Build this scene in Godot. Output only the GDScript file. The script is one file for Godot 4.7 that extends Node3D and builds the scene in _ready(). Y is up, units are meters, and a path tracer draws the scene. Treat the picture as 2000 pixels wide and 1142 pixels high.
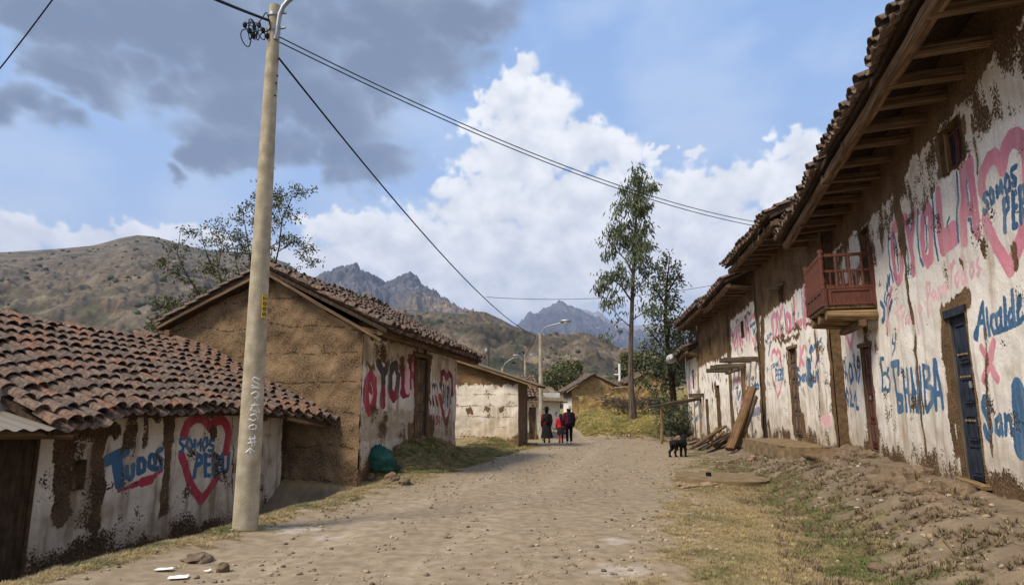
extends Node3D
# A dirt street in an Andean village: whitewashed mud-brick houses on both sides, hills behind.

const FPX := 1250.0
const EYE := Vector3(0, 1.6, 0)
const PITCH := 0.17731
var rng := RandomNumberGenerator.new()
var taken := {}
var M := {}
var nz := FastNoiseLite.new()
var nz2 := FastNoiseLite.new()

# ---------------------------------------------------------------- mesh collector
class Geo:
	var v := PackedVector3Array()
	var n := PackedVector3Array()
	var t := PackedVector2Array()
	var c := PackedColorArray()
	var ix := PackedInt32Array()
	var col := Color.WHITE
	func vert(p: Vector3, nn: Vector3, uv: Vector2) -> int:
		v.append(p); n.append(nn); t.append(uv); c.append(col)
		return v.size() - 1
	# corners counter-clockwise seen from outside
	func quad(a: Vector3, b: Vector3, cc: Vector3, d: Vector3, ua := Vector2(0, 0), uc := Vector2(1, 1)):
		var nn := (b - a).cross(cc - a)
		if nn.length_squared() < 1e-14: nn = (cc - a).cross(d - a)
		nn = nn.normalized()
		var i := v.size()
		vert(a, nn, ua); vert(b, nn, Vector2(uc.x, ua.y)); vert(cc, nn, uc); vert(d, nn, Vector2(ua.x, uc.y))
		ix.append_array(PackedInt32Array([i, i + 2, i + 1, i, i + 3, i + 2]))
	func tri(a: Vector3, b: Vector3, cc: Vector3):
		var nn := (b - a).cross(cc - a).normalized()
		var i := v.size()
		vert(a, nn, Vector2(0, 0)); vert(b, nn, Vector2(1, 0)); vert(cc, nn, Vector2(0.5, 1))
		ix.append_array(PackedInt32Array([i, i + 2, i + 1]))
	# box: centre, three half-axes
	func box(o: Vector3, x: Vector3, y: Vector3, z: Vector3):
		if x.cross(y).dot(z) < 0: z = -z
		quad(o - x - y + z, o + x - y + z, o + x + y + z, o - x + y + z, Vector2.ZERO, Vector2(x.length(), y.length()) * 2)
		quad(o + x - y - z, o - x - y - z, o - x + y - z, o + x + y - z, Vector2.ZERO, Vector2(x.length(), y.length()) * 2)
		quad(o + x - y + z, o + x - y - z, o + x + y - z, o + x + y + z, Vector2.ZERO, Vector2(z.length(), y.length()) * 2)
		quad(o - x - y - z, o - x - y + z, o - x + y + z, o - x + y - z, Vector2.ZERO, Vector2(z.length(), y.length()) * 2)
		quad(o - x + y + z, o + x + y + z, o + x + y - z, o - x + y - z, Vector2.ZERO, Vector2(x.length(), z.length()) * 2)
		quad(o - x - y - z, o + x - y - z, o + x - y + z, o - x - y + z, Vector2.ZERO, Vector2(x.length(), z.length()) * 2)
	# sawn or hewn timber from a to b; uv v runs along the grain
	func beam(a: Vector3, b: Vector3, w: float, h: float, jit := 0.0, segs := 1, r: RandomNumberGenerator = null, up := Vector3.UP):
		var d := (b - a).normalized()
		if absf(d.dot(up)) > 0.97: up = Vector3(1, 0, 0.2)
		var x := d.cross(up).normalized() * w * 0.5
		var y := x.cross(d).normalized() * h * 0.5
		var L := (b - a).length()
		var rings := []
		for i in segs + 1:
			var f := float(i) / segs
			var p := a.lerp(b, f)
			var k := 1.0
			if jit > 0.0:
				p += x.normalized() * r.randf_range(-jit, jit) + y.normalized() * r.randf_range(-jit, jit)
				k = 1.0 + r.randf_range(-jit, jit) * 3.0
			var cx := x * k
			var cy := y * k
			var ch := 0.72
			rings.append([p - cx * ch - cy, p + cx * ch - cy, p + cx - cy * ch, p + cx + cy * ch, p + cx * ch + cy, p - cx * ch + cy, p - cx + cy * ch, p - cx - cy * ch])
		var u0 := (r.randf() if r else 0.0)
		for i in segs:
			for j in 8:
				var k2 := (j + 1) % 8
				var A = rings[i]; var B = rings[i + 1]
				quad(A[k2], A[j], B[j], B[k2], Vector2(u0 + j * 0.13, L * i / segs * 0.4), Vector2(u0 + (j + 1) * 0.13, L * (i + 1) / segs * 0.4))
		for e in 2:
			var R = rings[0] if e == 0 else rings[segs]
			var ctr := a if e == 0 else b
			for j in 8:
				if e == 0: tri(ctr, R[j], R[(j + 1) % 8])
				else: tri(ctr, R[(j + 1) % 8], R[j])
	func tube(pts: Array, rad: Array, sides := 8, caps := true):
		var base := v.size()
		var x := Vector3.ZERO
		var acc := 0.0
		for i in pts.size():
			var d: Vector3
			if i == 0: d = pts[1] - pts[0]
			elif i == pts.size() - 1: d = pts[i] - pts[i - 1]
			else: d = pts[i + 1] - pts[i - 1]
			d = d.normalized()
			if x == Vector3.ZERO:
				x = d.cross(Vector3.UP if absf(d.y) < 0.9 else Vector3.RIGHT).normalized()
			else:
				x = (x - d * x.dot(d)).normalized()
			var y := d.cross(x)
			if i > 0: acc += (pts[i] - pts[i - 1]).length()
			for j in sides + 1:
				var an := TAU * j / sides
				var nn := x * cos(an) + y * sin(an)
				vert(pts[i] + nn * rad[i], nn, Vector2(float(j) / sides, acc * 0.4))
		for i in pts.size() - 1:
			for j in sides:
				var a := base + i * (sides + 1) + j
				var b := a + 1
				var cc := b + sides + 1
				var d2 := a + sides + 1
				ix.append_array(PackedInt32Array([a, cc, b, a, d2, cc]))
		if caps:
			for e in 2:
				var pi: int = 0 if e == 0 else pts.size() - 1
				var o := base + pi * (sides + 1)
				for j in sides:
					if e == 0: tri(pts[pi], v[o + j + 1], v[o + j])
					else: tri(pts[pi], v[o + j], v[o + j + 1])
	# turned shape about an axis through o along dir; prof = [[height, radius], ...]
	func lathe(o: Vector3, dir: Vector3, prof: Array, sides := 10):
		var pts := []
		var rad := []
		for p in prof:
			pts.append(o + dir * p[0]); rad.append(p[1])
		tube(pts, rad, sides, true)
	# lumpy closed body: noise-swollen ellipsoid
	func blob(o: Vector3, b: Basis, rx: Vector3, amp: float, f: float, noise: FastNoiseLite, rings := 10, segs := 14, flat := -2.0):
		var P := []
		for i in rings + 1:
			var th := PI * i / rings
			for j in segs + 1:
				var ph := TAU * (j % segs) / segs
				var d := Vector3(sin(th) * cos(ph), cos(th), sin(th) * sin(ph))
				var k := 1.0 + amp * noise.get_noise_3d(d.x * f + o.x * 31.0, d.y * f + o.y * 17.0, d.z * f + o.z * 23.0)
				var q := Vector3(d.x * rx.x, maxf(d.y, flat) * rx.y, d.z * rx.z) * k
				P.append(o + b * q)
		var base := v.size()
		for i in rings + 1:
			for j in segs + 1:
				var a: Vector3 = P[mini(i + 1, rings) * (segs + 1) + j] - P[maxi(i - 1, 0) * (segs + 1) + j]
				var e: Vector3 = P[i * (segs + 1) + (j + 1) % segs] - P[i * (segs + 1) + (j - 1 + segs) % segs]
				var nn := e.cross(a)
				var out: Vector3 = P[i * (segs + 1) + j] - o
				if nn.length_squared() < 1e-12: nn = out
				if nn.dot(out) < 0: nn = -nn
				vert(P[i * (segs + 1) + j], nn.normalized(), Vector2(float(j) / segs, float(i) / rings))
		var s := 1.0 if b.determinant() > 0 else -1.0
		for i in rings:
			for j in segs:
				var a2 := base + i * (segs + 1) + j
				var b2 := a2 + 1
				var c2 := b2 + segs + 1
				var d2 := a2 + segs + 1
				if s > 0: ix.append_array(PackedInt32Array([a2, d2, c2, a2, c2, b2]))
				else: ix.append_array(PackedInt32Array([a2, c2, d2, a2, b2, c2]))
	# rows x cols grid of points, smooth normals turned towards hint
	func grid(P: PackedVector3Array, w: int, h: int, hint: Vector3, uv: PackedVector2Array, cols: PackedColorArray, skip := {}):
		var base := v.size()
		var a0 := P[0]; var b0 := P[w - 1]; var c0 := P[(h - 1) * w]
		var sgn := 1.0 if (b0 - a0).cross(c0 - a0).dot(hint) > 0 else -1.0
		for j in h:
			for i in w:
				var k := j * w + i
				var e := P[j * w + mini(i + 1, w - 1)] - P[j * w + maxi(i - 1, 0)]
				var f := P[mini(j + 1, h - 1) * w + i] - P[maxi(j - 1, 0) * w + i]
				var nn := e.cross(f) * sgn
				nn = hint if nn.length_squared() < 1e-16 else nn.normalized()
				v.append(P[k]); n.append(nn); t.append(uv[k] if uv.size() else Vector2.ZERO); c.append(cols[k] if cols.size() else Color.WHITE)
		for j in h - 1:
			for i in w - 1:
				if skip.has(j * w + i): continue
				var a := base + j * w + i
				var b := a + 1
				var d := a + w
				var cc := d + 1
				if sgn > 0: ix.append_array(PackedInt32Array([a, cc, b, a, d, cc]))
				else: ix.append_array(PackedInt32Array([a, b, cc, a, cc, d]))
	func append(g: Geo, xf: Transform3D, color := Color.WHITE):
		var base := v.size()
		for i in g.v.size():
			v.append(xf * g.v[i]); n.append((xf.basis * g.n[i]).normalized()); t.append(g.t[i]); c.append(g.c[i] * color)
		for i in g.ix: ix.append(base + i)
	func mesh() -> ArrayMesh:
		var a := []
		a.resize(Mesh.ARRAY_MAX)
		a[Mesh.ARRAY_VERTEX] = v; a[Mesh.ARRAY_NORMAL] = n; a[Mesh.ARRAY_TEX_UV] = t; a[Mesh.ARRAY_COLOR] = c; a[Mesh.ARRAY_INDEX] = ix
		var m := ArrayMesh.new()
		m.add_surface_from_arrays(Mesh.PRIMITIVE_TRIANGLES, a)
		return m

# ---------------------------------------------------------------- naming
func numbered(s: String) -> String:
	if not taken.has(s):
		taken[s] = 0
		return s
	taken[s] += 1
	return "%s_%03d" % [s, taken[s]]
func thing(called: String, label: String, category: String, at := Vector3.ZERO, group := "") -> Node3D:
	var o := Node3D.new()
	o.name = numbered(called); add_child(o); o.position = at
	o.set_meta("label", label); o.set_meta("category", category)
	if group != "": o.set_meta("group", group)
	return o
# a mesh in world coordinates as part of a thing (which may stand anywhere, unturned)
func part(parent: Node3D, called: String, g, m: Material, label := "") -> MeshInstance3D:
	var o := MeshInstance3D.new()
	o.name = called
	o.mesh = g.mesh() if g is Geo else g
	o.material_override = m
	parent.add_child(o, true)
	var off := Vector3.ZERO
	var p: Node = parent
	while p != self:
		off += p.position
		p = p.get_parent()
	if g is Geo: o.position = -off
	if label != "": o.set_meta("label", label)
	return o
func holder(parent: Node3D, called: String) -> Node3D:
	var o := Node3D.new()
	o.name = called
	parent.add_child(o, true)
	var off := Vector3.ZERO
	var p: Node = parent
	while p != self:
		off += p.position
		p = p.get_parent()
	o.position = -off
	return o
func solo(called: String, label: String, category: String, g: Geo, m: Material, group := "") -> MeshInstance3D:
	var o := MeshInstance3D.new()
	o.name = numbered(called); o.mesh = g.mesh(); o.material_override = m
	add_child(o)
	o.set_meta("label", label); o.set_meta("category", category)
	if group != "": o.set_meta("group", group)
	return o
func setting(called: String, g: Geo, m: Material) -> MeshInstance3D:
	var o := MeshInstance3D.new()
	o.name = numbered(called); o.mesh = g.mesh(); o.material_override = m
	add_child(o)
	o.set_meta("kind", "structure")
	return o

# ---------------------------------------------------------------- photo pixel -> direction
func ray(px: float, py: float) -> Vector3:
	var x := (px - 1000.0) / FPX
	var y := -(py - 571.0) / FPX
	return Vector3(x, y * cos(PITCH) + sin(PITCH), -(cos(PITCH) - y * sin(PITCH)))
func at(px: float, py: float, depth: float) -> Vector3:
	var d := ray(px, py)
	return EYE + d * (depth / -d.z)
func on_ground(px: float, py: float) -> Vector3:
	var d := ray(px, py)
	var t := 4.0
	var last := t
	while t < 90.0:
		var p := EYE + d * t
		if p.y < gy(p.x, p.z): break
		last = t
		t += 0.15
	for k in 8:
		var m := (t + last) * 0.5
		var p2 := EYE + d * m
		if p2.y < gy(p2.x, p2.z): t = m
		else: last = m
	var q := EYE + d * t
	return Vector3(q.x, gy(q.x, q.z), q.z)

# a wall line: start, direction along it, outward normal
class Wall:
	var a: Vector3
	var u: Vector3
	var n: Vector3
	var len: float
	func _init(ax, az, bx, bz, out: Vector3):
		a = Vector3(ax, 0, az)
		var b := Vector3(bx, 0, bz)
		len = (b - a).length()
		u = (b - a) / len
		n = Vector3(u.z, 0, -u.x)
		if n.dot(out) < 0: n = -n
	func p(s: float, y: float, o := 0.0) -> Vector3:
		return a + u * s + n * o + Vector3(0, y, 0)
func wp(w: Wall, px: float, py: float, o := 0.0) -> Vector2:
	var d := ray(px, py)
	var a := w.a + w.n * o
	var det := w.u.x * (-d.z) - (-d.x) * w.u.z
	var s := (-a.x * (-d.z) - (-d.x) * -a.z) / det
	var t := (w.u.x * -a.z - w.u.z * -a.x) / det
	return Vector2(s, EYE.y + d.y * t)

# ---------------------------------------------------------------- textures and materials
func lin(r: float, g: float, b: float) -> Color:
	return Color(r, g, b).linear_to_srgb()
func noise_bytes(w: int, h: int, freq: float, oct: int, sd: int, kind := FastNoiseLite.TYPE_SIMPLEX_SMOOTH, seamless := false) -> PackedByteArray:
	var f := FastNoiseLite.new()
	f.noise_type = kind; f.frequency = freq; f.fractal_octaves = oct; f.seed = sd
	f.fractal_type = FastNoiseLite.FRACTAL_FBM if oct > 1 else FastNoiseLite.FRACTAL_NONE
	var im: Image = f.get_seamless_image(w, h, false, false, 0.15) if seamless else f.get_image(w, h)
	im.convert(Image.FORMAT_L8)
	return im.get_data()
func streak_bytes(w: int, h: int, stretch: int, freq: float, sd: int, seamless := false) -> PackedByteArray:
	var f := FastNoiseLite.new()
	f.noise_type = FastNoiseLite.TYPE_SIMPLEX_SMOOTH; f.frequency = freq; f.fractal_octaves = 4; f.seed = sd
	f.fractal_type = FastNoiseLite.FRACTAL_FBM
	var h2 := maxi(4, h / stretch)
	var im: Image = f.get_seamless_image(w, h2, false, false, 0.15) if seamless else f.get_image(w, h2)
	im.convert(Image.FORMAT_L8)
	im.resize(w, h, Image.INTERPOLATE_CUBIC)
	return im.get_data()
func rgb_tex(w: int, h: int, d: PackedByteArray) -> ImageTexture:
	var im := Image.create_from_data(w, h, false, Image.FORMAT_RGB8, d)
	im.generate_mipmaps()
	return ImageTexture.create_from_image(im)
func l_tex(w: int, h: int, d: PackedByteArray) -> ImageTexture:
	return ImageTexture.create_from_image(Image.create_from_data(w, h, false, Image.FORMAT_L8, d))
# mottled seamless colour texture between two sRGB colours, with flecks of a third
func mottle(w: int, fa: float, fb: float, ca: Color, cb: Color, cf: Color, fleck: float, sd: int) -> Array:
	var a := noise_bytes(w, w, fa, 4, sd, FastNoiseLite.TYPE_SIMPLEX_SMOOTH, true)
	var b := noise_bytes(w, w, fb, 3, sd + 1, FastNoiseLite.TYPE_SIMPLEX_SMOOTH, true)
	var d := PackedByteArray(); d.resize(w * w * 3)
	var hgt := PackedByteArray(); hgt.resize(w * w)
	for k in w * w:
		var x := a[k] / 255.0
		var y := b[k] / 255.0
		var c := ca.lerp(cb, clampf((x * 0.55 + y * 0.45 - 0.25) * 2.0, 0, 1))
		if y > 1.0 - fleck: c = c.lerp(cf, clampf((y - 1.0 + fleck) * 14.0, 0, 1))
		d[k * 3] = int(c.r * 255); d[k * 3 + 1] = int(c.g * 255); d[k * 3 + 2] = int(c.b * 255)
		hgt[k] = int(clampf(x * 0.4 + y * 0.6, 0, 1) * 255)
	return [rgb_tex(w, w, d), l_tex(w, w, hgt)]
func grain(ca: Color, cb: Color, sd: int) -> Array:
	var w := 256
	var a := streak_bytes(w, w, 12, 0.06, sd, true)
	var b := noise_bytes(w, w, 0.02, 3, sd + 5, FastNoiseLite.TYPE_SIMPLEX_SMOOTH, true)
	var d := PackedByteArray(); d.resize(w * w * 3)
	for k in w * w:
		var x := clampf((a[k] * 0.7 + b[k] * 0.3) / 255.0 * 1.8 - 0.4, 0, 1)
		var c := ca.lerp(cb, x)
		d[k * 3] = int(c.r * 255); d[k * 3 + 1] = int(c.g * 255); d[k * 3 + 2] = int(c.b * 255)
	return [rgb_tex(w, w, d), l_tex(w, w, a)]
func smat(c: Color, rough := 0.9, tex = null, hgt = null, hs := 0.5, tri := 0.0, world := true) -> StandardMaterial3D:
	var m := StandardMaterial3D.new()
	m.albedo_color = c; m.roughness = rough
	m.metallic_specular = 0.3
	if tex: m.albedo_texture = tex
	if hgt:
		m.heightmap_enabled = true; m.heightmap_texture = hgt; m.heightmap_scale = hs
	if tri > 0.0:
		m.uv1_triplanar = true; m.uv1_world_triplanar = world; m.uv1_scale = Vector3.ONE * tri
	return m
func vcol(m: StandardMaterial3D) -> StandardMaterial3D:
	m.vertex_color_use_as_albedo = true
	return m

func make_materials():
	var e := mottle(512, 0.012, 0.09, Color8(84, 67, 49), Color8(128, 105, 79), Color8(186, 170, 144), 0.2, 11)
	M.earth = smat(Color.WHITE, 0.97, e[0], e[1], 3.0, 0.8)
	M.earth_tex = e
	var e2 := mottle(512, 0.01, 0.08, Color8(150, 124, 82), Color8(188, 160, 110), Color8(200, 180, 140), 0.2, 21)
	M.tan_earth = smat(Color.WHITE, 0.97, e2[0], e2[1], 2.0, 0.5)
	var w := grain(Color8(70, 56, 43), Color8(140, 114, 88), 31)
	M.wood = smat(Color.WHITE, 0.9, w[0], w[1], 0.4)
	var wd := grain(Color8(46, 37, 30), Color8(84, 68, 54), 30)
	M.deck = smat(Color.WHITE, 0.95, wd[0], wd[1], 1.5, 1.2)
	var w2 := grain(Color8(92, 72, 48), Color8(160, 134, 98), 32)
	M.pale_wood = smat(Color.WHITE, 0.9, w2[0], w2[1], 0.4)
	var w3 := grain(Color8(80, 48, 40), Color8(106, 66, 54), 33)
	M.red_wood = smat(Color.WHITE, 0.62, w3[0], w3[1], 0.15)
	var w4 := grain(Color8(28, 34, 46), Color8(58, 66, 78), 34)
	M.blue_wood = smat(Color.WHITE, 0.6, w4[0], w4[1], 0.3)
	var w5 := grain(Color8(78, 42, 38), Color8(112, 64, 56), 35)
	M.maroon_wood = smat(Color.WHITE, 0.7, w5[0], w5[1], 0.2)
	var w6 := grain(Color8(64, 56, 48), Color8(116, 102, 88), 36)
	M.grey_wood = smat(Color.WHITE, 0.9, w6[0], w6[1], 0.4)
	var w7 := grain(Color8(66, 54, 42), Color8(126, 96, 66), 37)
	M.split_wood = smat(Color.WHITE, 0.9, w7[0], w7[1], 0.4)
	var tl := mottle(256, 0.02, 0.12, Color8(110, 94, 86), Color8(216, 204, 196), Color8(236, 232, 222), 0.22, 41)
	M.tiles = []
	for c in [Color8(176, 155, 142), Color8(166, 152, 142), Color8(162, 154, 147), Color8(190, 157, 137), Color8(150, 143, 137), Color8(176, 163, 153)]:
		M.tiles.append(smat(c, 0.95, tl[0], tl[1], 0.5, 2.3))
	M.tile_mix = vcol(smat(Color.WHITE, 0.95, tl[0], tl[1], 0.5, 2.3))
	M.old_tiles = [M.tiles[4], M.tiles[2], M.tiles[1], M.tiles[5]]
	var cn := mottle(512, 0.008, 0.12, Color8(132, 122, 102), Color8(192, 182, 160), Color8(112, 102, 86), 0.22, 51)
	M.concrete = smat(Color.WHITE, 0.9, cn[0], cn[1], 0.15, 0.7)
	M.slab = smat(Color8(196, 180, 160), 0.95, cn[0], cn[1], 0.6, 0.8)
	var st := mottle(256, 0.015, 0.09, Color8(84, 70, 56), Color8(132, 114, 94), Color8(160, 146, 126), 0.15, 61)
	M.stone = smat(Color.WHITE, 0.95, st[0], st[1], 1.0, 1.6)
	M.pale_stone = smat(Color(1.25, 1.25, 1.25), 0.95, st[0], st[1], 1.0, 1.6)
	M.metal = smat(Color8(142, 146, 150), 0.45); M.metal.metallic = 0.7
	M.cable = smat(Color8(24, 24, 26), 0.6)
	M.glass = smat(Color8(24, 32, 46), 0.1); M.glass.metallic_specular = 0.6
	M.zinc = smat(Color8(132, 124, 112), 0.6); M.zinc.metallic = 0.35
	M.pale_roof = smat(Color8(176, 168, 156), 0.9, cn[0], cn[1], 0.5, 0.5)
	M.paper = smat(Color8(226, 224, 218), 0.9)
	M.black = smat(Color8(22, 21, 20), 0.8)
	M.bark = smat(Color.WHITE, 0.95, w6[0], w6[1], 1.0)
	M.dark_bark = smat(Color8(150, 140, 128), 0.95, w[0], w[1], 1.0)
	# ground: neutral grain that multiplies the vertex colour of the place
	var g := mottle(512, 0.012, 0.3, Color8(204, 199, 192), Color8(255, 253, 250), Color8(170, 162, 152), 0.2, 71)
	M.ground = vcol(smat(Color.WHITE, 0.98, g[0], g[1], 0.7, 0.7))
	M.stones = vcol(smat(Color.WHITE, 0.95, g[0], null, 0.5, 3.0))
	M.blade = vcol(smat(Color.WHITE, 0.85)); M.blade.backlight = Color(0.3, 0.3, 0.18)
	M.leaf = vcol(smat(Color.WHITE, 0.6)); M.leaf.backlight = Color(0.35, 0.4, 0.2)
	var hr := mottle(512, 0.01, 0.06, Color8(150, 146, 144), Color8(255, 255, 255), Color8(255, 255, 255), 0.01, 81)
	M.hill = vcol(smat(Color.WHITE, 0.98, hr[0], null, 1.0, 0.006))

# ---------------------------------------------------------------- painted plaster, in wall coordinates
# each stroke: [x0, y0, zoom, colour index, pen width in metres, points] where points / zoom + (x0, y0) are photo pixels on that wall
var FR := {"a": [1720.0, 240.0, 4.757], "b": [1720.0, 440.0, 4.757], "c": [1700.0, 640.0, 4.393], "d": [1490.0, 540.0, 8.16], "e": [1490.0, 660.0, 6.719],
	"f": [700.0, 690.0, 7.14], "g": [1340.0, 600.0, 7.1375], "h": [180.0, 780.0, 4.3925], "k": [1480.0, 520.0, 3.567], "m": [1340.0, 560.0, 3.569], "p": [0.0, 0.0, 1.0]}
const PAL := [Color8(0, 0, 0), Color8(204, 124, 142), Color8(50, 88, 128), Color8(222, 170, 178), Color8(152, 46, 64), Color8(56, 52, 54), Color8(116, 38, 56), Color8(112, 118, 146)]

func wall_points(w: Wall, fr: String, pts: Array) -> PackedVector2Array:
	var f = FR[fr]
	var out := PackedVector2Array()
	for i in range(0, pts.size(), 2):
		out.append(wp(w, f[0] + pts[i] / f[2], f[1] + pts[i + 1] / f[2]))
	return out

# returns a material for the rectangle s0..s1, y0..y1 of the wall
func plaster(w: Wall, s0: float, s1: float, y0: float, y1: float, res: float, sp: Dictionary) -> StandardMaterial3D:
	var W := int(ceil((s1 - s0) / res))
	var H := int(ceil((y1 - y0) / res))
	var sd: int = sp.get("seed", 1)
	var k1 := 0.24 * res / 0.0125
	var fine := noise_bytes(W, H, k1, 3, sd)
	var mid := noise_bytes(W, H, 0.014 * res / 0.0125, 5, sd + 1)
	var big := noise_bytes(W, H, 0.004 * res / 0.0125, 3, sd + 2)
	var strk := streak_bytes(W, H, 14, 0.05 * res / 0.0125, sd + 3)
	var ink := PackedByteArray(); ink.resize(W * H)
	var bare := PackedByteArray(); bare.resize(W * H)
	for q in sp.get("bare", []):   # polygons of missing plaster (255) or half-lost plaster (120)
		var P := wall_points(w, q[0], q[2])
		fill_poly(bare, W, H, P, s0, y1, res, q[1])
	for q in sp.get("bare_strokes", []):
		draw_stroke(bare, W, H, wall_points(w, q[0], q[3]), s0, y1, res, q[2], q[1])
	for q in sp.get("ink", []):
		draw_stroke(ink, W, H, wall_points(w, q[0], q[3]), s0, y1, res, q[2], q[1])
	for q in sp.get("rect", []):   # bare rectangles given in metres on the wall
		fill_poly(bare, W, H, PackedVector2Array([Vector2(q[0], q[1]), Vector2(q[2], q[1]), Vector2(q[2], q[3]), Vector2(q[0], q[3])]), s0, y1, res, q[4] if q.size() > 4 else 255)
	var white: Color = sp.get("white", Color8(233, 227, 218))
	var earth: Color = sp.get("earth", Color8(104, 83, 62))
	var grime: Color = sp.get("grime", Color8(150, 132, 108))
	var b0: float = sp.get("base0", 0.5)
	var b1: float = sp.get("base1", 0.5)
	var dirt: float = sp.get("dirt", 0.45)
	var holes: float = sp.get("holes", 0.12)
	var wear: float = sp.get("wear", 0.25)
	var gr: float = sp.get("grimy", 0.35)
	var courses: float = sp.get("courses", 0.0)
	var pebble := earth.lerp(Color8(200, 184, 156), 0.45)
	var soft := Image.create_from_data(W, H, false, Image.FORMAT_L8, bare)
	soft.resize(maxi(8, W / 5), maxi(8, H / 5), Image.INTERPOLATE_BILINEAR)
	soft.resize(W, H, Image.INTERPOLATE_BILINEAR)
	var lost := soft.get_data()
	var d := PackedByteArray(); d.resize(W * H * 3)
	var hh := PackedByteArray(); hh.resize(W * H)
	for j in H:
		var y := y1 - j * res
		var cy := 0.0
		for i in W:
			var k := j * W + i
			var f := fine[k] / 255.0
			var m := mid[k] / 255.0
			var b := big[k] / 255.0
			var st := strk[k] / 255.0
			if courses > 0.0: cy = absf(fposmod((y + (b - 0.5) * 0.22 + (m - 0.5) * 0.1) / courses, 1.0) - 0.5)
			var ii := clampi(i + int((m - 0.5) * 14), 0, W - 1)
			var jj := clampi(j + int((st - 0.5) * 18), 0, H - 1)
			var bv := lost[jj * W + ii] / 255.0
			var base := b0 + (b1 - b0) * float(i) / W
			var e := (y - base) / dirt        # 0 at the foot, 1 where the splashed zone ends
			# how firmly the plaster still sits here
			var q := 0.5 - bv + (m - 0.5) * 0.6 + (f - 0.5) * 0.32 + (st - 0.5) * 0.3
			if e < 2.5: q = minf(q, (e - 0.5) * 0.42 + (m - 0.5) * 0.75 + (st - 0.5) * 0.4 + (f - 0.5) * 0.4)
			q = minf(q, (f * 0.3 + m * 0.7 - 0.25 - holes * 0.6) * 1.6)
			if cy > 0.455: q = minf(q, (f * 0.55 + m * 0.45 - 0.43) * 1.2)
			var on := smoothstep(-0.16, 0.06, q) if e < 2.5 else smoothstep(-0.07, 0.05, q)
			var c := earth * (0.62 + 0.38 * m + 0.38 * f)
			var h := 0.12 + 0.5 * f + 0.2 * m
			if f > 0.7: c = c.lerp(pebble, clampf((f - 0.7) * 4.0, 0, 0.6))
			if f < 0.28 and m < 0.5:
				c = c * 0.72; h -= 0.12
			if cy > 0.47 and st + f * 0.6 < 0.86:
				c = c * 0.72; h -= 0.3
			if on > 0.0:
				var w2 := white.lerp(grime, clampf((b - 0.35) * 0.5 * gr, 0, 0.5))
				var stain := clampf((st - 0.55) * 2.2, 0, 1) * gr + clampf((m - 0.6) * 1.6, 0, 0.5) * gr
				if e < 4.5: stain += clampf(1.0 - e * 0.24 + (m - 0.5) * 1.2 + (st - 0.5), 0, 1) * (0.2 + 0.4 * f)
				stain += bv * (0.5 * m + 0.25 * f)
				w2 = w2.lerp(grime, clampf(stain, 0, 0.85)) * (0.92 + 0.14 * f)
				var p := ink[k]
				if p > 0:
					var a := smoothstep(wear - 0.05, wear + 0.08, f * 0.28 + m * 0.36 + st * 0.36)
					w2 = w2.lerp(PAL[p] * (0.86 + 0.28 * m), a * (0.95 - 0.5 * clampf((st - 0.5) * 1.8, 0, 1) - 0.15 * f))
				c = c.lerp(w2, on)
				h = lerpf(h, 0.74 + 0.14 * f, on)
			d[k * 3] = clampi(int(c.r * 255), 0, 255); d[k * 3 + 1] = clampi(int(c.g * 255), 0, 255); d[k * 3 + 2] = clampi(int(c.b * 255), 0, 255)
			hh[k] = clampi(int(h * 255), 0, 255)
	var mt := smat(Color.WHITE, 0.95, rgb_tex(W, H, d), l_tex(W, H, hh), 2.2)
	mt.metallic_specular = 0.2
	return mt

func fill_poly(buf: PackedByteArray, W: int, H: int, P: PackedVector2Array, s0: float, y1: float, res: float, val: int):
	var q := PackedVector2Array()
	var lo := 1e9; var hi := -1e9
	for p in P:
		var z := Vector2((p.x - s0) / res, (y1 - p.y) / res)
		q.append(z); lo = minf(lo, z.y); hi = maxf(hi, z.y)
	for j in range(maxi(0, int(lo)), mini(H - 1, int(hi)) + 1):
		var xs := []
		for i in q.size():
			var a := q[i]; var b := q[(i + 1) % q.size()]
			if (a.y <= j) != (b.y <= j): xs.append(a.x + (j - a.y) / (b.y - a.y) * (b.x - a.x))
		xs.sort()
		for k in range(0, xs.size() - 1, 2):
			for x in range(maxi(0, int(xs[k])), mini(W - 1, int(xs[k + 1])) + 1):
				buf[j * W + x] = val
func draw_stroke(buf: PackedByteArray, W: int, H: int, P: PackedVector2Array, s0: float, y1: float, res: float, pen: float, val: int):
	var r := pen * 0.5 / res
	for i in P.size() - 1:
		var a := Vector2((P[i].x - s0) / res, (y1 - P[i].y) / res)
		var b := Vector2((P[i + 1].x - s0) / res, (y1 - P[i + 1].y) / res)
		var ab := b - a
		var l2 := maxf(ab.length_squared(), 0.0001)
		for y in range(maxi(0, int(minf(a.y, b.y) - r)), mini(H - 1, int(maxf(a.y, b.y) + r + 1)) + 1):
			for x in range(maxi(0, int(minf(a.x, b.x) - r)), mini(W - 1, int(maxf(a.x, b.x) + r + 1)) + 1):
				var p := Vector2(x, y) - a
				var t := clampf(p.dot(ab) / l2, 0, 1)
				if (p - ab * t).length_squared() <= r * r: buf[y * W + x] = val

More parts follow.
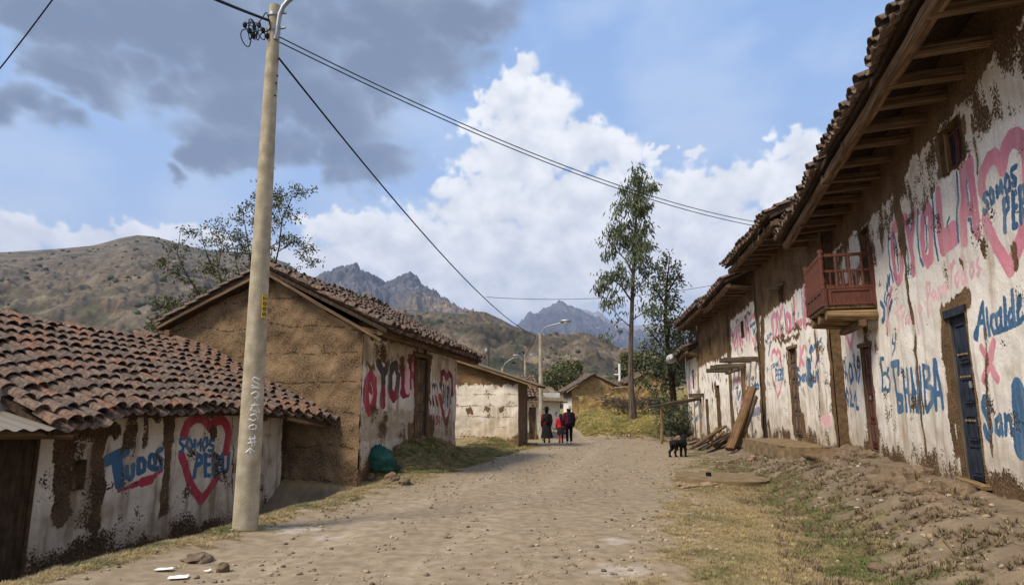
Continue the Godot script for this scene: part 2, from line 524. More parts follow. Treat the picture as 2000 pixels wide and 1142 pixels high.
# ---------------------------------------------------------------- sky
var white_puffs := [[1022, 130, 34, 26], [985, 200, 62, 58], [1045, 225, 100, 75], [1000, 300, 110, 90], [1130, 290, 110, 66], [1200, 300, 60, 44], [940, 400, 130, 70], [690, 455, 110, 42], [800, 500, 230, 75], [1100, 410, 220, 110], [1300, 410, 200, 80],
	[1420, 372, 120, 46], [1510, 350, 80, 40], [1566, 292, 48, 44], [1560, 340, 70, 50], [1250, 480, 330, 110], [1000, 510, 400, 110], [1420, 520, 300, 130], [1650, 480, 200, 120], [860, 600, 400, 60],
	[40, 462, 70, 32], [130, 472, 110, 24], [290, 458, 90, 22], [372, 474, 80, 26], [560, 520, 120, 40], [1285, 296, 26, 11], [1352, 300, 26, 9]]
var grey_banks := [[430, 90, 300, 130], [600, 210, 230, 100], [260, 60, 260, 90], [720, 50, 270, 80], [660, 310, 170, 55], [350, 342, 62, 18], [20, 215, 60, 40], [470, 290, 150, 50], [80, 40, 200, 50], [880, 40, 140, 60], [760, 130, 170, 70], [180, 150, 120, 50]]
func make_sky() -> PanoramaSkyMaterial:
	var f1 := FastNoiseLite.new(); f1.seed = 5; f1.frequency = 0.055; f1.fractal_octaves = 6; f1.fractal_gain = 0.55
	var f2 := FastNoiseLite.new(); f2.seed = 9; f2.frequency = 0.018; f2.fractal_octaves = 4
	var f3 := FastNoiseLite.new(); f3.seed = 15; f3.frequency = 0.16; f3.fractal_octaves = 4
	var wp_ := []
	for q in [white_puffs, grey_banks]:
		var o := []
		for b in q:
			var d := ray(b[0], b[1]).normalized()
			var az := rad_to_deg(atan2(d.x, -d.z)); var el := rad_to_deg(asin(d.y))
			var k := 0.0458 * Vector3(0, 0, -1).dot(Vector3(d.x, 0, d.z))
			o.append([az, el, b[2] * 0.047, b[3] * 0.047])
		wp_.append(o)
	var low := sky_block(1024, 256, -180.0, 180.0, 90.0, 0.0, f1, f2, f3, wp_)
	var full := Image.create(1024, 512, false, Image.FORMAT_RGB8)
	full.fill(Color8(150, 140, 124))
	# the panorama starts at -Z: shift by half a turn
	full.blit_rect(low, Rect2i(512, 0, 512, 256), Vector2i(0, 0))
	full.blit_rect(low, Rect2i(0, 0, 512, 256), Vector2i(512, 0))
	full.resize(4096, 2048, Image.INTERPOLATE_CUBIC)
	var ppd := 4096.0 / 360.0
	var fine := sky_block(int(88 * ppd), int(52 * ppd), -44.0, 44.0, 51.0, -1.0, f1, f2, f3, wp_)
	var top := int((90.0 - 51.0) * ppd)
	var half := fine.get_width() / 2
	full.blit_rect(fine, Rect2i(half, 0, fine.get_width() - half, fine.get_height()), Vector2i(0, top))
	full.blit_rect(fine, Rect2i(0, 0, half, fine.get_height()), Vector2i(4096 - half, top))
	var m := PanoramaSkyMaterial.new()
	m.panorama = ImageTexture.create_from_image(full)
	return m
func sky_block(w: int, h: int, az0: float, az1: float, el0: float, el1: float, f1, f2, f3, blobs) -> Image:
	var d := PackedByteArray(); d.resize(w * h * 3)
	for j in h:
		var el := el0 + (el1 - el0) * (j + 0.5) / h
		var ce := maxf(cos(deg_to_rad(el)), 0.15)
		var near := [[], []]
		for q in 2:
			for b in blobs[q]:
				if absf(el - b[1]) < b[3] * 2.0 + 3.0: near[q].append(b)
		for i in w:
			var az := az0 + (az1 - az0) * (i + 0.5) / w
			var x := az * ce
			var n1: float = f1.get_noise_2d(x * 4.0, el * 5.0)
			var n2: float = f2.get_noise_2d(x * 4.0, el * 6.0)
			var n3: float = f3.get_noise_2d(x * 4.0, el * 4.0)
			var cw := -1.0
			var under := 0.0
			var xaz := az + n3 * 0.7 + n1 * 0.8; var xel := el + n1 * 0.8 - n3 * 0.5
			for b in near[0]:
				var dx: float = (xaz - b[0]) / b[2]; var dy: float = (xel - b[1]) / b[3]
				var v := 1.0 - sqrt(dx * dx + dy * dy)
				if v > cw:
					cw = v; under = -dy
			var cg := -1.0
			var waz := az + n2 * 7.0 + n1 * 1.2; var wel := el + n1 * 1.3 + n2 * 2.0
			for b in near[1]:
				var dx: float = (waz - b[0]) / b[2]; var dy: float = (wel - b[1]) / b[3]
				cg = maxf(cg, 1.0 - sqrt(dx * dx + dy * dy))
			var aaz := absf(az)
			if aaz > 40.0 or el > 44.0:
				var k := clampf(maxf((aaz - 40.0) / 8.0, (el - 44.0) / 8.0), 0, 1)
				cw = lerpf(cw, 0.25 + n2 * 1.5 - maxf(el - 20.0, 0) * 0.012, k)
				cg = lerpf(cg, -0.1 + n2 * -1.1, k)
			var t := clampf(el / 42.0, 0, 1)
			var sky := Color(0.83, 0.86, 0.90).lerp(Color(0.66, 0.76, 0.90), clampf(t * 2.4, 0, 1)).lerp(Color(0.50, 0.63, 0.83), clampf(t * 1.3 - 0.25, 0, 1))
			var veil := clampf(n2 * 0.5 + 0.15, 0, 0.35)
			sky = sky.lerp(Color(0.84, 0.87, 0.92), veil)
			var ag := smoothstep(-0.15, 0.45, cg + n1 * 0.22 + n2 * 0.2)
			var gc := Color(0.59, 0.645, 0.72).lerp(Color(0.44, 0.495, 0.585), clampf(cg * 1.2 + 0.2 + n1 * 0.35, 0, 1))
			sky = sky.lerp(gc, ag * 0.95)
			var aw := smoothstep(-0.06, 0.3, cw + n1 * 0.5 + n3 * 0.25 + n2 * 0.15)
			var sh := clampf(0.62 + n1 * 0.95 + n3 * 0.2 - under * 0.22 - clampf(cw, 0, 1) * 0.12, 0, 1)
			var wc := Color(0.82, 0.835, 0.865).lerp(Color(0.95, 0.95, 0.955), sh)
			sky = sky.lerp(wc, aw * 0.97)
			var k3 := (j * w + i) * 3
			d[k3] = clampi(int(sky.r * 255), 0, 255); d[k3 + 1] = clampi(int(sky.g * 255), 0, 255); d[k3 + 2] = clampi(int(sky.b * 255), 0, 255)
	return Image.create_from_data(w, h, false, Image.FORMAT_RGB8, d)

# ---------------------------------------------------------------- the lie of the land
func curve(x: float, pts: Array) -> float:
	if x <= pts[0]: return pts[1]
	for i in range(0, pts.size() - 2, 2):
		if x <= pts[i + 2]:
			var f: float = (x - pts[i]) / (pts[i + 2] - pts[i])
			f = f * f * (3.0 - 2.0 * f)
			return lerpf(pts[i + 1], pts[i + 3], f)
	return pts[pts.size() - 1]
func edge_left(Z: float) -> float:
	if Z < 28.0: return -3.46 + 0.2345 * (Z - 8.75)
	return 1.05 + 0.02 * (Z - 28.0)
func wall_right(Z: float) -> float:
	return curve(Z, [0.0, 3.9, 4.9, 5.2, 10.75, 6.775, 16.3, 8.1, 23.1, 8.9, 27.5, 9.36, 33.8, 9.8, 37.0, 10.0, 60.0, 11.0])
func foot_right(Z: float) -> float:
	return curve(Z, [0.0, 0.35, 5.0, 0.42, 9.0, 0.52, 13.0, 0.6, 16.0, 0.62, 20.0, 0.5, 24.0, 0.4, 28.0, 0.22, 34.0, -0.05, 38.0, -0.2])
func bank_left(Z: float) -> float:
	return curve(Z, [14.2, -0.78, 15.3, -0.1, 16.2, 0.42, 17.6, 0.72, 19.0, 0.72, 21.0, 0.3, 23.0, 0.1, 25.5, 0.2, 26.6, 0.36, 29.0, 0.15, 34.0, 0.05])
func base_height(x: float, z: float) -> float:
	var Z := -z
	var h := 0.0
	var a := edge_left(Z) - x
	var r := wall_right(Z) - x
	var near := 1.0 - smoothstep(40.0, 60.0, Z)
	if Z < 40.0:
		var bl := bank_left(Z)
		h += bl * smoothstep(0.25, 1.35 if Z > 15.0 else 1.9, a)
		h += 0.07 * exp(-pow((a - 0.15) / 0.45, 2.0)) * (1.0 - smoothstep(15.0, 17.0, Z))
		h += foot_right(Z) * (1.0 - smoothstep(0.1, 2.5, r)) * (1.0 - smoothstep(36.0, 39.0, Z))
		h += 0.1 * exp(-pow((r - 1.1) / 0.5, 2.0)) * (1.0 - smoothstep(12.0, 16.0, Z))
		h -= 0.05 * exp(-pow((r - 2.4) / 0.5, 2.0)) * (1.0 - smoothstep(13.0, 17.0, Z))
	h -= 0.16 * smoothstep(27.0, 37.0, Z) * (1.0 - smoothstep(37.0, 40.0, Z))
	# the bank at the bend and the rising ground behind it
	var k := smoothstep(37.6, 39.6, Z + (x - 6.0) * 0.25) * smoothstep(3.6, 5.6, x)
	h += k * (0.95 + 0.45 * smoothstep(39.0, 50.0, Z))
	h += smoothstep(38.0, 48.0, Z) * smoothstep(9.0, 17.0, x) * 2.2
	h += smoothstep(46.0, 62.0, Z) * smoothstep(6.0, 1.0, x) * 0.8
	if Z > 60.0: h += smoothstep(60.0, 400.0, Z) * -6.0
	return h
func gy(x: float, z: float) -> float:
	var Z := -z
	var h := base_height(x, z)
	var r := wall_right(Z) - x
	var a := edge_left(Z) - x
	var rough := 0.006
	if Z < 40.0:
		rough += 0.036 * (1.0 - smoothstep(1.2, 2.6, r)) + 0.035 * smoothstep(0.1, 0.6, a)
	elif Z < 62.0: rough += 0.12
	h += nz.get_noise_2d(x * 1.3, z * 1.3) * rough * 1.5 + nz.get_noise_2d(x * 5.0 + 40.0, z * 5.0) * rough * 0.8
	h += nz2.get_noise_2d(x * 0.5, z * 0.5) * 0.04
	return h
# 0..1 how much grass grows here, and how green it is
func grass(x: float, z: float) -> Vector2:
	var Z := -z
	var a := edge_left(Z) - x
	var r := wall_right(Z) - x
	var n := nz2.get_noise_2d(x * 2.2, z * 2.2)
	var n2 := nz.get_noise_2d(x * 0.9 + 9.0, z * 0.9)
	if Z > 60.0: return Vector2(0.8, 0.4)
	if Z > 36.8 and x > 4.2 and r > -8.0:
		return Vector2(clampf(smoothstep(37.6, 38.6, Z + (x - 6.0) * 0.25) + n * 0.3, 0, 1), clampf(0.35 + n2, 0, 1))
	if a > -0.6 and a < 4.0:
		var w := smoothstep(-0.3, 0.15, a + n * 0.5)
		if Z < 15.0: w *= 1.0 - smoothstep(0.7, 1.5, a + n * 0.5)
		else: w *= 0.85
		if Z > 29.0: w *= 0.7
		return Vector2(clampf(w + n * 0.25, 0, 1), clampf(0.25 + n2 * 1.2 + (0.12 if Z > 15.5 else 0.0), 0, 1))
	var er := 1.5 + 0.256 * (Z - 6.2)
	var k := smoothstep(-0.3, 0.5, x - er + n * 0.9) * smoothstep(1.5, 2.2, r + n * 0.7)
	if Z > 15.0: k *= clampf(1.0 - (Z - 15.0) / 6.0, 0.25, 1.0) * smoothstep(0.2, 0.6, n2 + 0.45) * (1.0 - smoothstep(0.0, 2.2, r - 2.8))
	var g := clampf(0.12 + n2 * 0.9 + 0.75 * (1.0 - smoothstep(1.9, 3.0, r + n)) + (0.3 if Z > 15.0 else 0.0), 0, 1)
	# bare trodden patch in the grass
	k *= 1.0 - 0.8 * exp(-pow((x - 3.6) / 0.9, 2.0) - pow((Z - 11.6) / 1.2, 2.0))
	return Vector2(clampf(k, 0, 1), g)
func ground_color(x: float, z: float) -> Color:
	var Z := -z
	var a := edge_left(Z) - x
	var r := wall_right(Z) - x
	var n := nz.get_noise_2d(x * 1.1, z * 1.1)
	var n2 := nz2.get_noise_2d(x * 3.0, z * 3.0)
	var road := Color(0.36, 0.29, 0.205) * (1.0 + n * 0.16 + n2 * 0.14)
	var bank_soil := Color(0.22, 0.172, 0.124) * (1.0 + n * 0.3 + n2 * 0.2)
	var c := road.lerp(bank_soil, 1.0 - smoothstep(1.95, 2.45, r + n * 1.0 + n2 * 0.8))
	if Z < 15.0: c = c.lerp(bank_soil, smoothstep(0.85, 1.2, a + n2 * 0.5))
	c = c.lerp(Color(0.27, 0.21, 0.15), clampf((n + n2 * 0.6) * 1.5, 0, 0.5))
	# two worn wheel tracks of pale dust
	var u := x - edge_left(Z) + nz2.get_noise_2d(Z * 0.25, 3.0) * 0.35
	var track := maxf(exp(-pow((u - 1.35) / 0.3, 2.0)), exp(-pow((u - 2.95) / 0.3, 2.0))) * clampf(0.7 + n2 * 1.6, 0, 1)
	c = c.lerp(Color(0.45, 0.375, 0.28), track * 0.6)
	for q in [[1.3, 8.1, 0.16], [1.05, 6.85, 0.2], [-2.9, 8.9, 0.22], [-2.3, 8.4, 0.16]]:   # spilt lime
		var dd: float = Vector2((x - q[0]) * 0.7, Z - q[1]).length() + n2 * 0.16
		if dd < q[2]: c = c.lerp(Color(0.48, 0.43, 0.38), 0.75)
	var g := grass(x, z)
	var gc := Color(0.37, 0.28, 0.13).lerp(Color(0.14, 0.145, 0.05), g.y)
	c = c.lerp(gc, g.x * 0.75)
	if Z > 60.0: c = gc
	c.a = 1.0
	return c
func lines_of(lo: float, hi: float, step: float, far: float, grow: float) -> PackedFloat32Array:
	var out := PackedFloat32Array()
	var x := lo
	while x <= hi:
		out.append(x); x += step
	var s := step
	x = hi
	while x < far:
		s *= grow; x += s; out.append(x)
	s = step
	x = lo
	var pre := []
	while x > -far:
		s *= grow; x -= s; pre.append(x)
	pre.reverse()
	var all := PackedFloat32Array(pre)
	all.append_array(out)
	return all
func make_ground():
	var xs := lines_of(-8.0, 12.0, 0.085, 9000.0, 1.32)
	var zs := PackedFloat32Array()
	var z := 3.0
	var st := 0.5
	while z > -9000.0:
		zs.append(z)
		if z > -4.5: st = 0.5
		elif z > -12.0: st = 0.075
		elif z > -20.0: st = 0.11
		elif z > -42.0: st = 0.2
		elif z > -62.0: st = 0.5
		else: st *= 1.3
		z -= st
	zs.insert(0, 30.0); zs.insert(0, 300.0); zs.insert(0, 3000.0)
	var w := xs.size(); var h := zs.size()
	var P := PackedVector3Array(); P.resize(w * h)
	var C := PackedColorArray(); C.resize(w * h)
	for j in h:
		for i in w:
			var x := xs[i]; var zz := zs[j]
			P[j * w + i] = Vector3(x, gy(x, zz), zz)
			C[j * w + i] = ground_color(x, zz)
	var g := Geo.new()
	g.grid(P, w, h, Vector3.UP, PackedVector2Array(), C)
	setting("ground", g, M.ground)

# ---------------------------------------------------------------- mountains: ridge traced in pixels, given its own distance
func mountain(called: String, ridge: Array, near: float, far: float, amp: float, sd: int, rows: int, cols: int, shade: Callable, foot := 0.0, crag := 0.0) -> PackedVector3Array:
	var f := FastNoiseLite.new(); f.seed = sd; f.frequency = 1.0; f.fractal_type = FastNoiseLite.FRACTAL_RIDGED; f.fractal_octaves = 5
	var P := PackedVector3Array(); var C := PackedColorArray()
	var x0: float = ridge[0]; var x1: float = ridge[ridge.size() - 2]
	var back := 6
	var H := rows + back
	for j in H:
		for i in cols:
			var px := lerpf(x0, x1, float(i) / (cols - 1))
			var py := ridge[1] as float
			for k in range(0, ridge.size() - 2, 2):
				if px >= ridge[k] and px <= ridge[k + 2]:
					py = lerpf(ridge[k + 1], ridge[k + 3], (px - ridge[k]) / maxf(ridge[k + 2] - ridge[k], 0.001))
			var d := ray(px, py)
			var dl := Vector2(d.x, d.z).length()
			var dir := Vector3(d.x / dl, 0, d.z / dl)
			var top := d.y / dl * far
			var t := float(j) / (rows - 1)
			var dist: float
			var y: float
			if t <= 1.0:
				dist = lerpf(near, far, t)
				y = lerpf(foot, top, pow(t, 1.25))
			else:
				dist = far * (1.0 + (t - 1.0) * 0.8)
				y = top * (1.0 - (t - 1.0) * 3.0)
			var p := dir * dist
			var w := sin(clampf(t, 0, 1) * PI) * (1.0 - 0.75 * smoothstep(0.55, 0.95, t))
			var sc := 3.4 / far
			var r := f.get_noise_3d(p.x * sc, sd * 3.1, p.z * sc)
			var r2 := f.get_noise_3d(p.x * sc * 4.0, sd * 1.7, p.z * sc * 4.0)
			var r3 := f.get_noise_3d(p.x * sc * 13.0, sd * 0.9, p.z * sc * 13.0)
			y += (r * 0.8 + r2 * 0.42 + r3 * 0.2) * amp * (w + 0.03)
			if crag > 0.0: y += (r2 * 0.6 + r3 * 0.5 - 0.25) * crag * smoothstep(0.35, 0.9, t)
			p.y = EYE.y + y
			P.append(p)
			C.append(shade.call(p, t, r, r2, px))
	var g := Geo.new()
	g.grid(P, cols, H, (Vector3(0, 0.6, 1)).normalized(), PackedVector2Array(), C)
	setting(called, g, M.hill)
	return P
func make_mountains():
	var big := FastNoiseLite.new(); big.seed = 77; big.frequency = 0.004; big.fractal_octaves = 5
	var tan_hill := func(p: Vector3, t: float, r: float, r2: float, px: float) -> Color:
		var n := big.get_noise_3d(p.x, p.y * 1.5, p.z) + big.get_noise_3d(p.x * 4.0, p.y * 5.0, p.z * 4.0) * 0.8
		var c := Color(0.17, 0.138, 0.097).lerp(Color(0.27, 0.215, 0.15), clampf(n + 0.5, 0, 1))
		c = c.lerp(Color(0.07, 0.075, 0.04), clampf((n - 0.1) * 3.0, 0, 0.75))
		return c
	var rock := func(p: Vector3, t: float, r: float, r2: float, px: float) -> Color:
		var n := big.get_noise_3d(p.x * 0.5, p.y, p.z * 0.5) + big.get_noise_3d(p.x * 2.0, p.y * 3.0, p.z * 2.0) * 0.7
		var c := Color(0.10, 0.10, 0.108).lerp(Color(0.2, 0.192, 0.192), clampf(n + 0.4, 0, 1))
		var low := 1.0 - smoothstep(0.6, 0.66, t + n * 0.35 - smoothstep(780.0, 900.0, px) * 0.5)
		return c.lerp(Color(0.36, 0.26, 0.14), low * clampf(0.75 + n, 0.2, 1))  # golden tone on the lower right slope paints in a patch of sun
	var scrub := func(p: Vector3, t: float, r: float, r2: float, px: float) -> Color:
		var n := big.get_noise_3d(p.x * 1.2, p.y * 2.0, p.z * 1.2) + big.get_noise_3d(p.x * 5.0, p.y * 6.0, p.z * 5.0) * 0.9
		var c := Color(0.10, 0.085, 0.062).lerp(Color(0.24, 0.185, 0.122), clampf(n * 1.1 + 0.42, 0, 1))
		return c.lerp(Color(0.06, 0.065, 0.035), clampf(n * -1.2 + 0.1, 0, 0.7))
	var far_rock := func(p: Vector3, t: float, r: float, r2: float, px: float) -> Color:
		var n := big.get_noise_3d(p.x * 0.3, p.y * 0.6, p.z * 0.3)
		return Color(0.11, 0.112, 0.12).lerp(Color(0.21, 0.2, 0.2), clampf(n + 0.4, 0, 1))
	var sunlit_gold := func(p: Vector3, t: float, r: float, r2: float, px: float) -> Color:
		return Color(0.50, 0.38, 0.26) * (0.9 + 0.25 * big.get_noise_3d(p.x * 0.2, p.y * 0.4, p.z * 0.2))  # bright gold puts the sunlight on this far ridge into its colour
	mountain("mountain", [900, 690, 1080, 625, 1130, 606, 1145, 604, 1160, 612, 1168, 607, 1190, 625, 1215, 630, 1240, 636, 1300, 630, 1340, 642, 1500, 660, 1700, 680], 9000, 14000, 180, 3, 40, 150, sunlit_gold)
	mountain("mountain", [860, 720, 960, 672, 1010, 637, 1022, 628, 1035, 613, 1050, 612, 1060, 606, 1075, 600, 1095, 596, 1108, 599, 1125, 606, 1150, 618, 1185, 632, 1215, 640, 1260, 655, 1330, 668, 1450, 700, 1650, 740], 4500, 8500, 330, 4, 100, 300, far_rock, 0.0, 130.0)
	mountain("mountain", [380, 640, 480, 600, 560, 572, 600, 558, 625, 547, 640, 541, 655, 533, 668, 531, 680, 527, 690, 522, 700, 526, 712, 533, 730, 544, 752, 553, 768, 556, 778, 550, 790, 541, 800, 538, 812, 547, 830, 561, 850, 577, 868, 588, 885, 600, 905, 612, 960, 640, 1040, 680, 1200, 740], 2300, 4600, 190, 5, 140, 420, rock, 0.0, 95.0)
	var h1 := mountain("hill", [-700, 560, -400, 520, -150, 500, 0, 493, 60, 490, 120, 486, 180, 480, 205, 474, 235, 465, 268, 459, 300, 462, 330, 470, 352, 477, 400, 488, 460, 492, 520, 500, 560, 514, 585, 534, 620, 560, 680, 600, 760, 650, 900, 720], 520, 2100, 55, 6, 170, 460, tan_hill)
	var h2 := mountain("hill", [420, 700, 560, 650, 640, 618, 720, 604, 800, 606, 850, 609, 900, 615, 930, 609, 948, 610, 975, 622, 1005, 638, 1040, 650, 1065, 657, 1090, 661, 1130, 655, 1150, 656, 1185, 672, 1205, 690, 1240, 712, 1300, 730, 1400, 740, 1600, 760], 380, 1500, 42, 7, 150, 420, scrub)
	# scrub and small trees that dot the two nearer hills
	var r := RandomNumberGenerator.new(); r.seed = 55
	var ball := Geo.new(); ball.blob(Vector3.ZERO, Basis(), Vector3(1, 1.1, 1), 0.5, 1.6, nz, 5, 7)
	var xf := []; var cols := []
	for q in [[h1, 7000, 460, 5.5], [h2, 6000, 420, 3.6]]:
		var P: PackedVector3Array = q[0]
		for k in q[1]:
			var j := r.randi_range(0, P.size() - q[2] * 9 - 2)
			var p := P[j].lerp(P[j + 1], r.randf())
			if big.get_noise_3d(p.x * 2.0, p.y * 2.0, p.z * 2.0) + 0.05 < r.randf() * 0.5: continue
			var s: float = q[3] * (0.35 + pow(r.randf(), 3.0))
			xf.append(Transform3D(Basis(Vector3.UP, r.randf() * 6.0) * Basis.from_scale(Vector3(s, s * 0.8, s)), p))
			cols.append(Color(0.05, 0.055, 0.025) * r.randf_range(0.6, 1.8))
	multi("hill_scrub", "dark scrub and small trees dotted over the hills", "scrub", ball.mesh(), M.blade, xf, cols)

# ---------------------------------------------------------------- building blocks of the houses
# displaced wall sheet with openings [s0, s1, y0, y1, depth]
func wall_sheet(parent: Node3D, called: String, w: Wall, s0: float, s1: float, y0: float, y1: float, step: float, openings: Array, m: Material, amp := 0.02, top = null, f := 1.0):
	var ss := PackedFloat32Array(); var ys := PackedFloat32Array()
	var k := int(ceil((s1 - s0) / step))
	for i in k + 1: ss.append(lerpf(s0, s1, float(i) / k))
	k = int(ceil((y1 - y0) / step))
	for i in k + 1: ys.append(lerpf(y0, y1, float(i) / k))
	for o in openings:
		for e in 2:
			snap(ss, o[e]); snap(ys, o[2 + e])
	ss.sort(); ys.sort()
	var P := PackedVector3Array(); var U := PackedVector2Array()
	var skip := {}
	var W := ss.size(); var H := ys.size()
	for j in H:
		for i in W:
			var s := ss[i]; var y := ys[j]
			if top != null: y = minf(y, top.call(s))
			var q := w.p(s, y)
			var d := nz.get_noise_3d(q.x * 1.1 * f, q.y * 1.1 * f, q.z * 1.1 * f) * amp * 1.5 + nz.get_noise_3d(q.x * 6.0 * f, q.y * 6.0 * f, q.z * 6.0 * f) * amp * 0.5
			P.append(q + w.n * d); U.append(Vector2((s - s0) / (s1 - s0), (y1 - y) / (y1 - y0)))
			if i < W - 1 and j < H - 1:
				for o in openings:
					var cs := (s + ss[i + 1]) * 0.5; var cy := (ys[j] + ys[j + 1]) * 0.5
					if cs > o[0] and cs < o[1] and cy > o[2] and cy < o[3]: skip[j * W + i] = true
	var g := Geo.new()
	g.grid(P, W, H, w.n, U, PackedColorArray(), skip)
	part(parent, called, g, m)
	for o in openings:
		var r := Geo.new()
		var d: float = -o[4]
		var c := [w.p(o[0], o[2], 0.03), w.p(o[1], o[2], 0.03), w.p(o[1], o[3], 0.03), w.p(o[0], o[3], 0.03)]
		var b := [w.p(o[0], o[2], d), w.p(o[1], o[2], d), w.p(o[1], o[3], d), w.p(o[0], o[3], d)]
		var mid := w.p((o[0] + o[1]) / 2, (o[2] + o[3]) / 2, d / 2)
		for e in 4:
			var a1: Vector3 = c[e]; var a2: Vector3 = c[(e + 1) % 4]; var b2: Vector3 = b[(e + 1) % 4]; var b1: Vector3 = b[e]
			if (a2 - a1).cross(b1 - a1).dot(mid - a1) > 0: r.quad(a1, a2, b2, b1)
			else: r.quad(a2, a1, b1, b2)
		part(parent, "opening_reveal", r, M.earth)
func snap(a: PackedFloat32Array, x: float):
	var best := 0
	for i in a.size():
		if absf(a[i] - x) < absf(a[best] - x): best = i
	if best == 0 or best == a.size() - 1: a.append(x)
	else: a[best] = x
# back and side walls of a house whose street front is w
func shell(parent: Node3D, w: Wall, s0: float, s1: float, depth: float, y0: float, y1: float, ridge_o: float, ridge_y: float, m: Material, sides := [true, true]):
	var g := Geo.new()
	var c := w.p((s0 + s1) / 2, (y0 + y1) / 2, -depth + 0.15)
	g.box(c, w.u * (s1 - s0) / 2, Vector3(0, (y1 - y0) / 2, 0), w.n * 0.15)
	part(parent, "back_wall", g, m)
	for e in 2:
		if not sides[e]: continue
		var s: float = s0 if e == 0 else s1
		var i := 0.2 if e == 0 else -0.2
		var h := Geo.new()
		var A := [w.p(s, y0, -0.04), w.p(s, y1, -0.04), w.p(s, ridge_y, ridge_o), w.p(s, y1, -depth), w.p(s, y0, -depth)]
		var B := []
		for p in A: B.append(p + w.u * i)
		var mid: Vector3 = (A[0] + A[3] + B[0] + B[3]) / 4
		for pass_ in [A, B]:
			for q in [[0, 1, 2], [0, 2, 4], [2, 3, 4]]:
				var n: Vector3 = (pass_[q[1]] - pass_[q[0]]).cross(pass_[q[2]] - pass_[q[0]])
				if n.dot(pass_[q[0]] - mid) > 0: h.tri(pass_[q[0]], pass_[q[1]], pass_[q[2]])
				else: h.tri(pass_[q[0]], pass_[q[2]], pass_[q[1]])
		for k in 5:
			var k2 := (k + 1) % 5
			h.quad(A[k], A[k2], B[k2], B[k])
		part(parent, "side_wall", h, m)

var tile_geo: Geo
var tile_mesh: ArrayMesh
func make_tile():
	var g := Geo.new()
	var L := 0.43
	var N := 6
	var th := 0.014
	var ring := func(z: float, r: float, inner: bool) -> Array:
		var o := []
		for k in N + 1:
			var an := PI * (0.03 + 0.94 * k / N)
			var rr := r - (th if inner else 0.0)
			o.append(Vector3(-cos(an) * rr, sin(an) * rr * 0.85, z))
		return o
	var a0 = ring.call(0.0, 0.118, false); var a1 = ring.call(L, 0.084, false)
	var b0 = ring.call(0.0, 0.118, true); var b1 = ring.call(L, 0.084, true)
	# smooth outer face
	for pair in [[a0, a1, 1.0], [b0, b1, -1.0]]:
		var base := g.v.size()
		for e in 2:
			for k in N + 1:
				var q: Vector3 = pair[e][k]
				var nn: Vector3 = Vector3(q.x, q.y, 0).normalized() * pair[2]
				g.vert(q, nn, Vector2(float(k) / N, e))
		for k in N:
			var i := base + k
			if pair[2] < 0: g.ix.append_array(PackedInt32Array([i, i + N + 1, i + 1, i + 1, i + N + 1, i + N + 2]))
			else: g.ix.append_array(PackedInt32Array([i, i + 1, i + N + 1, i + 1, i + N + 2, i + N + 1]))
	for k in N: g.quad(a0[k], b0[k], b0[k + 1], a0[k + 1])
	g.quad(a0[0], a1[0], b1[0], b0[0]); g.quad(b0[N], b1[N], a1[N], a0[N])
	tile_geo = g
	tile_mesh = g.mesh()

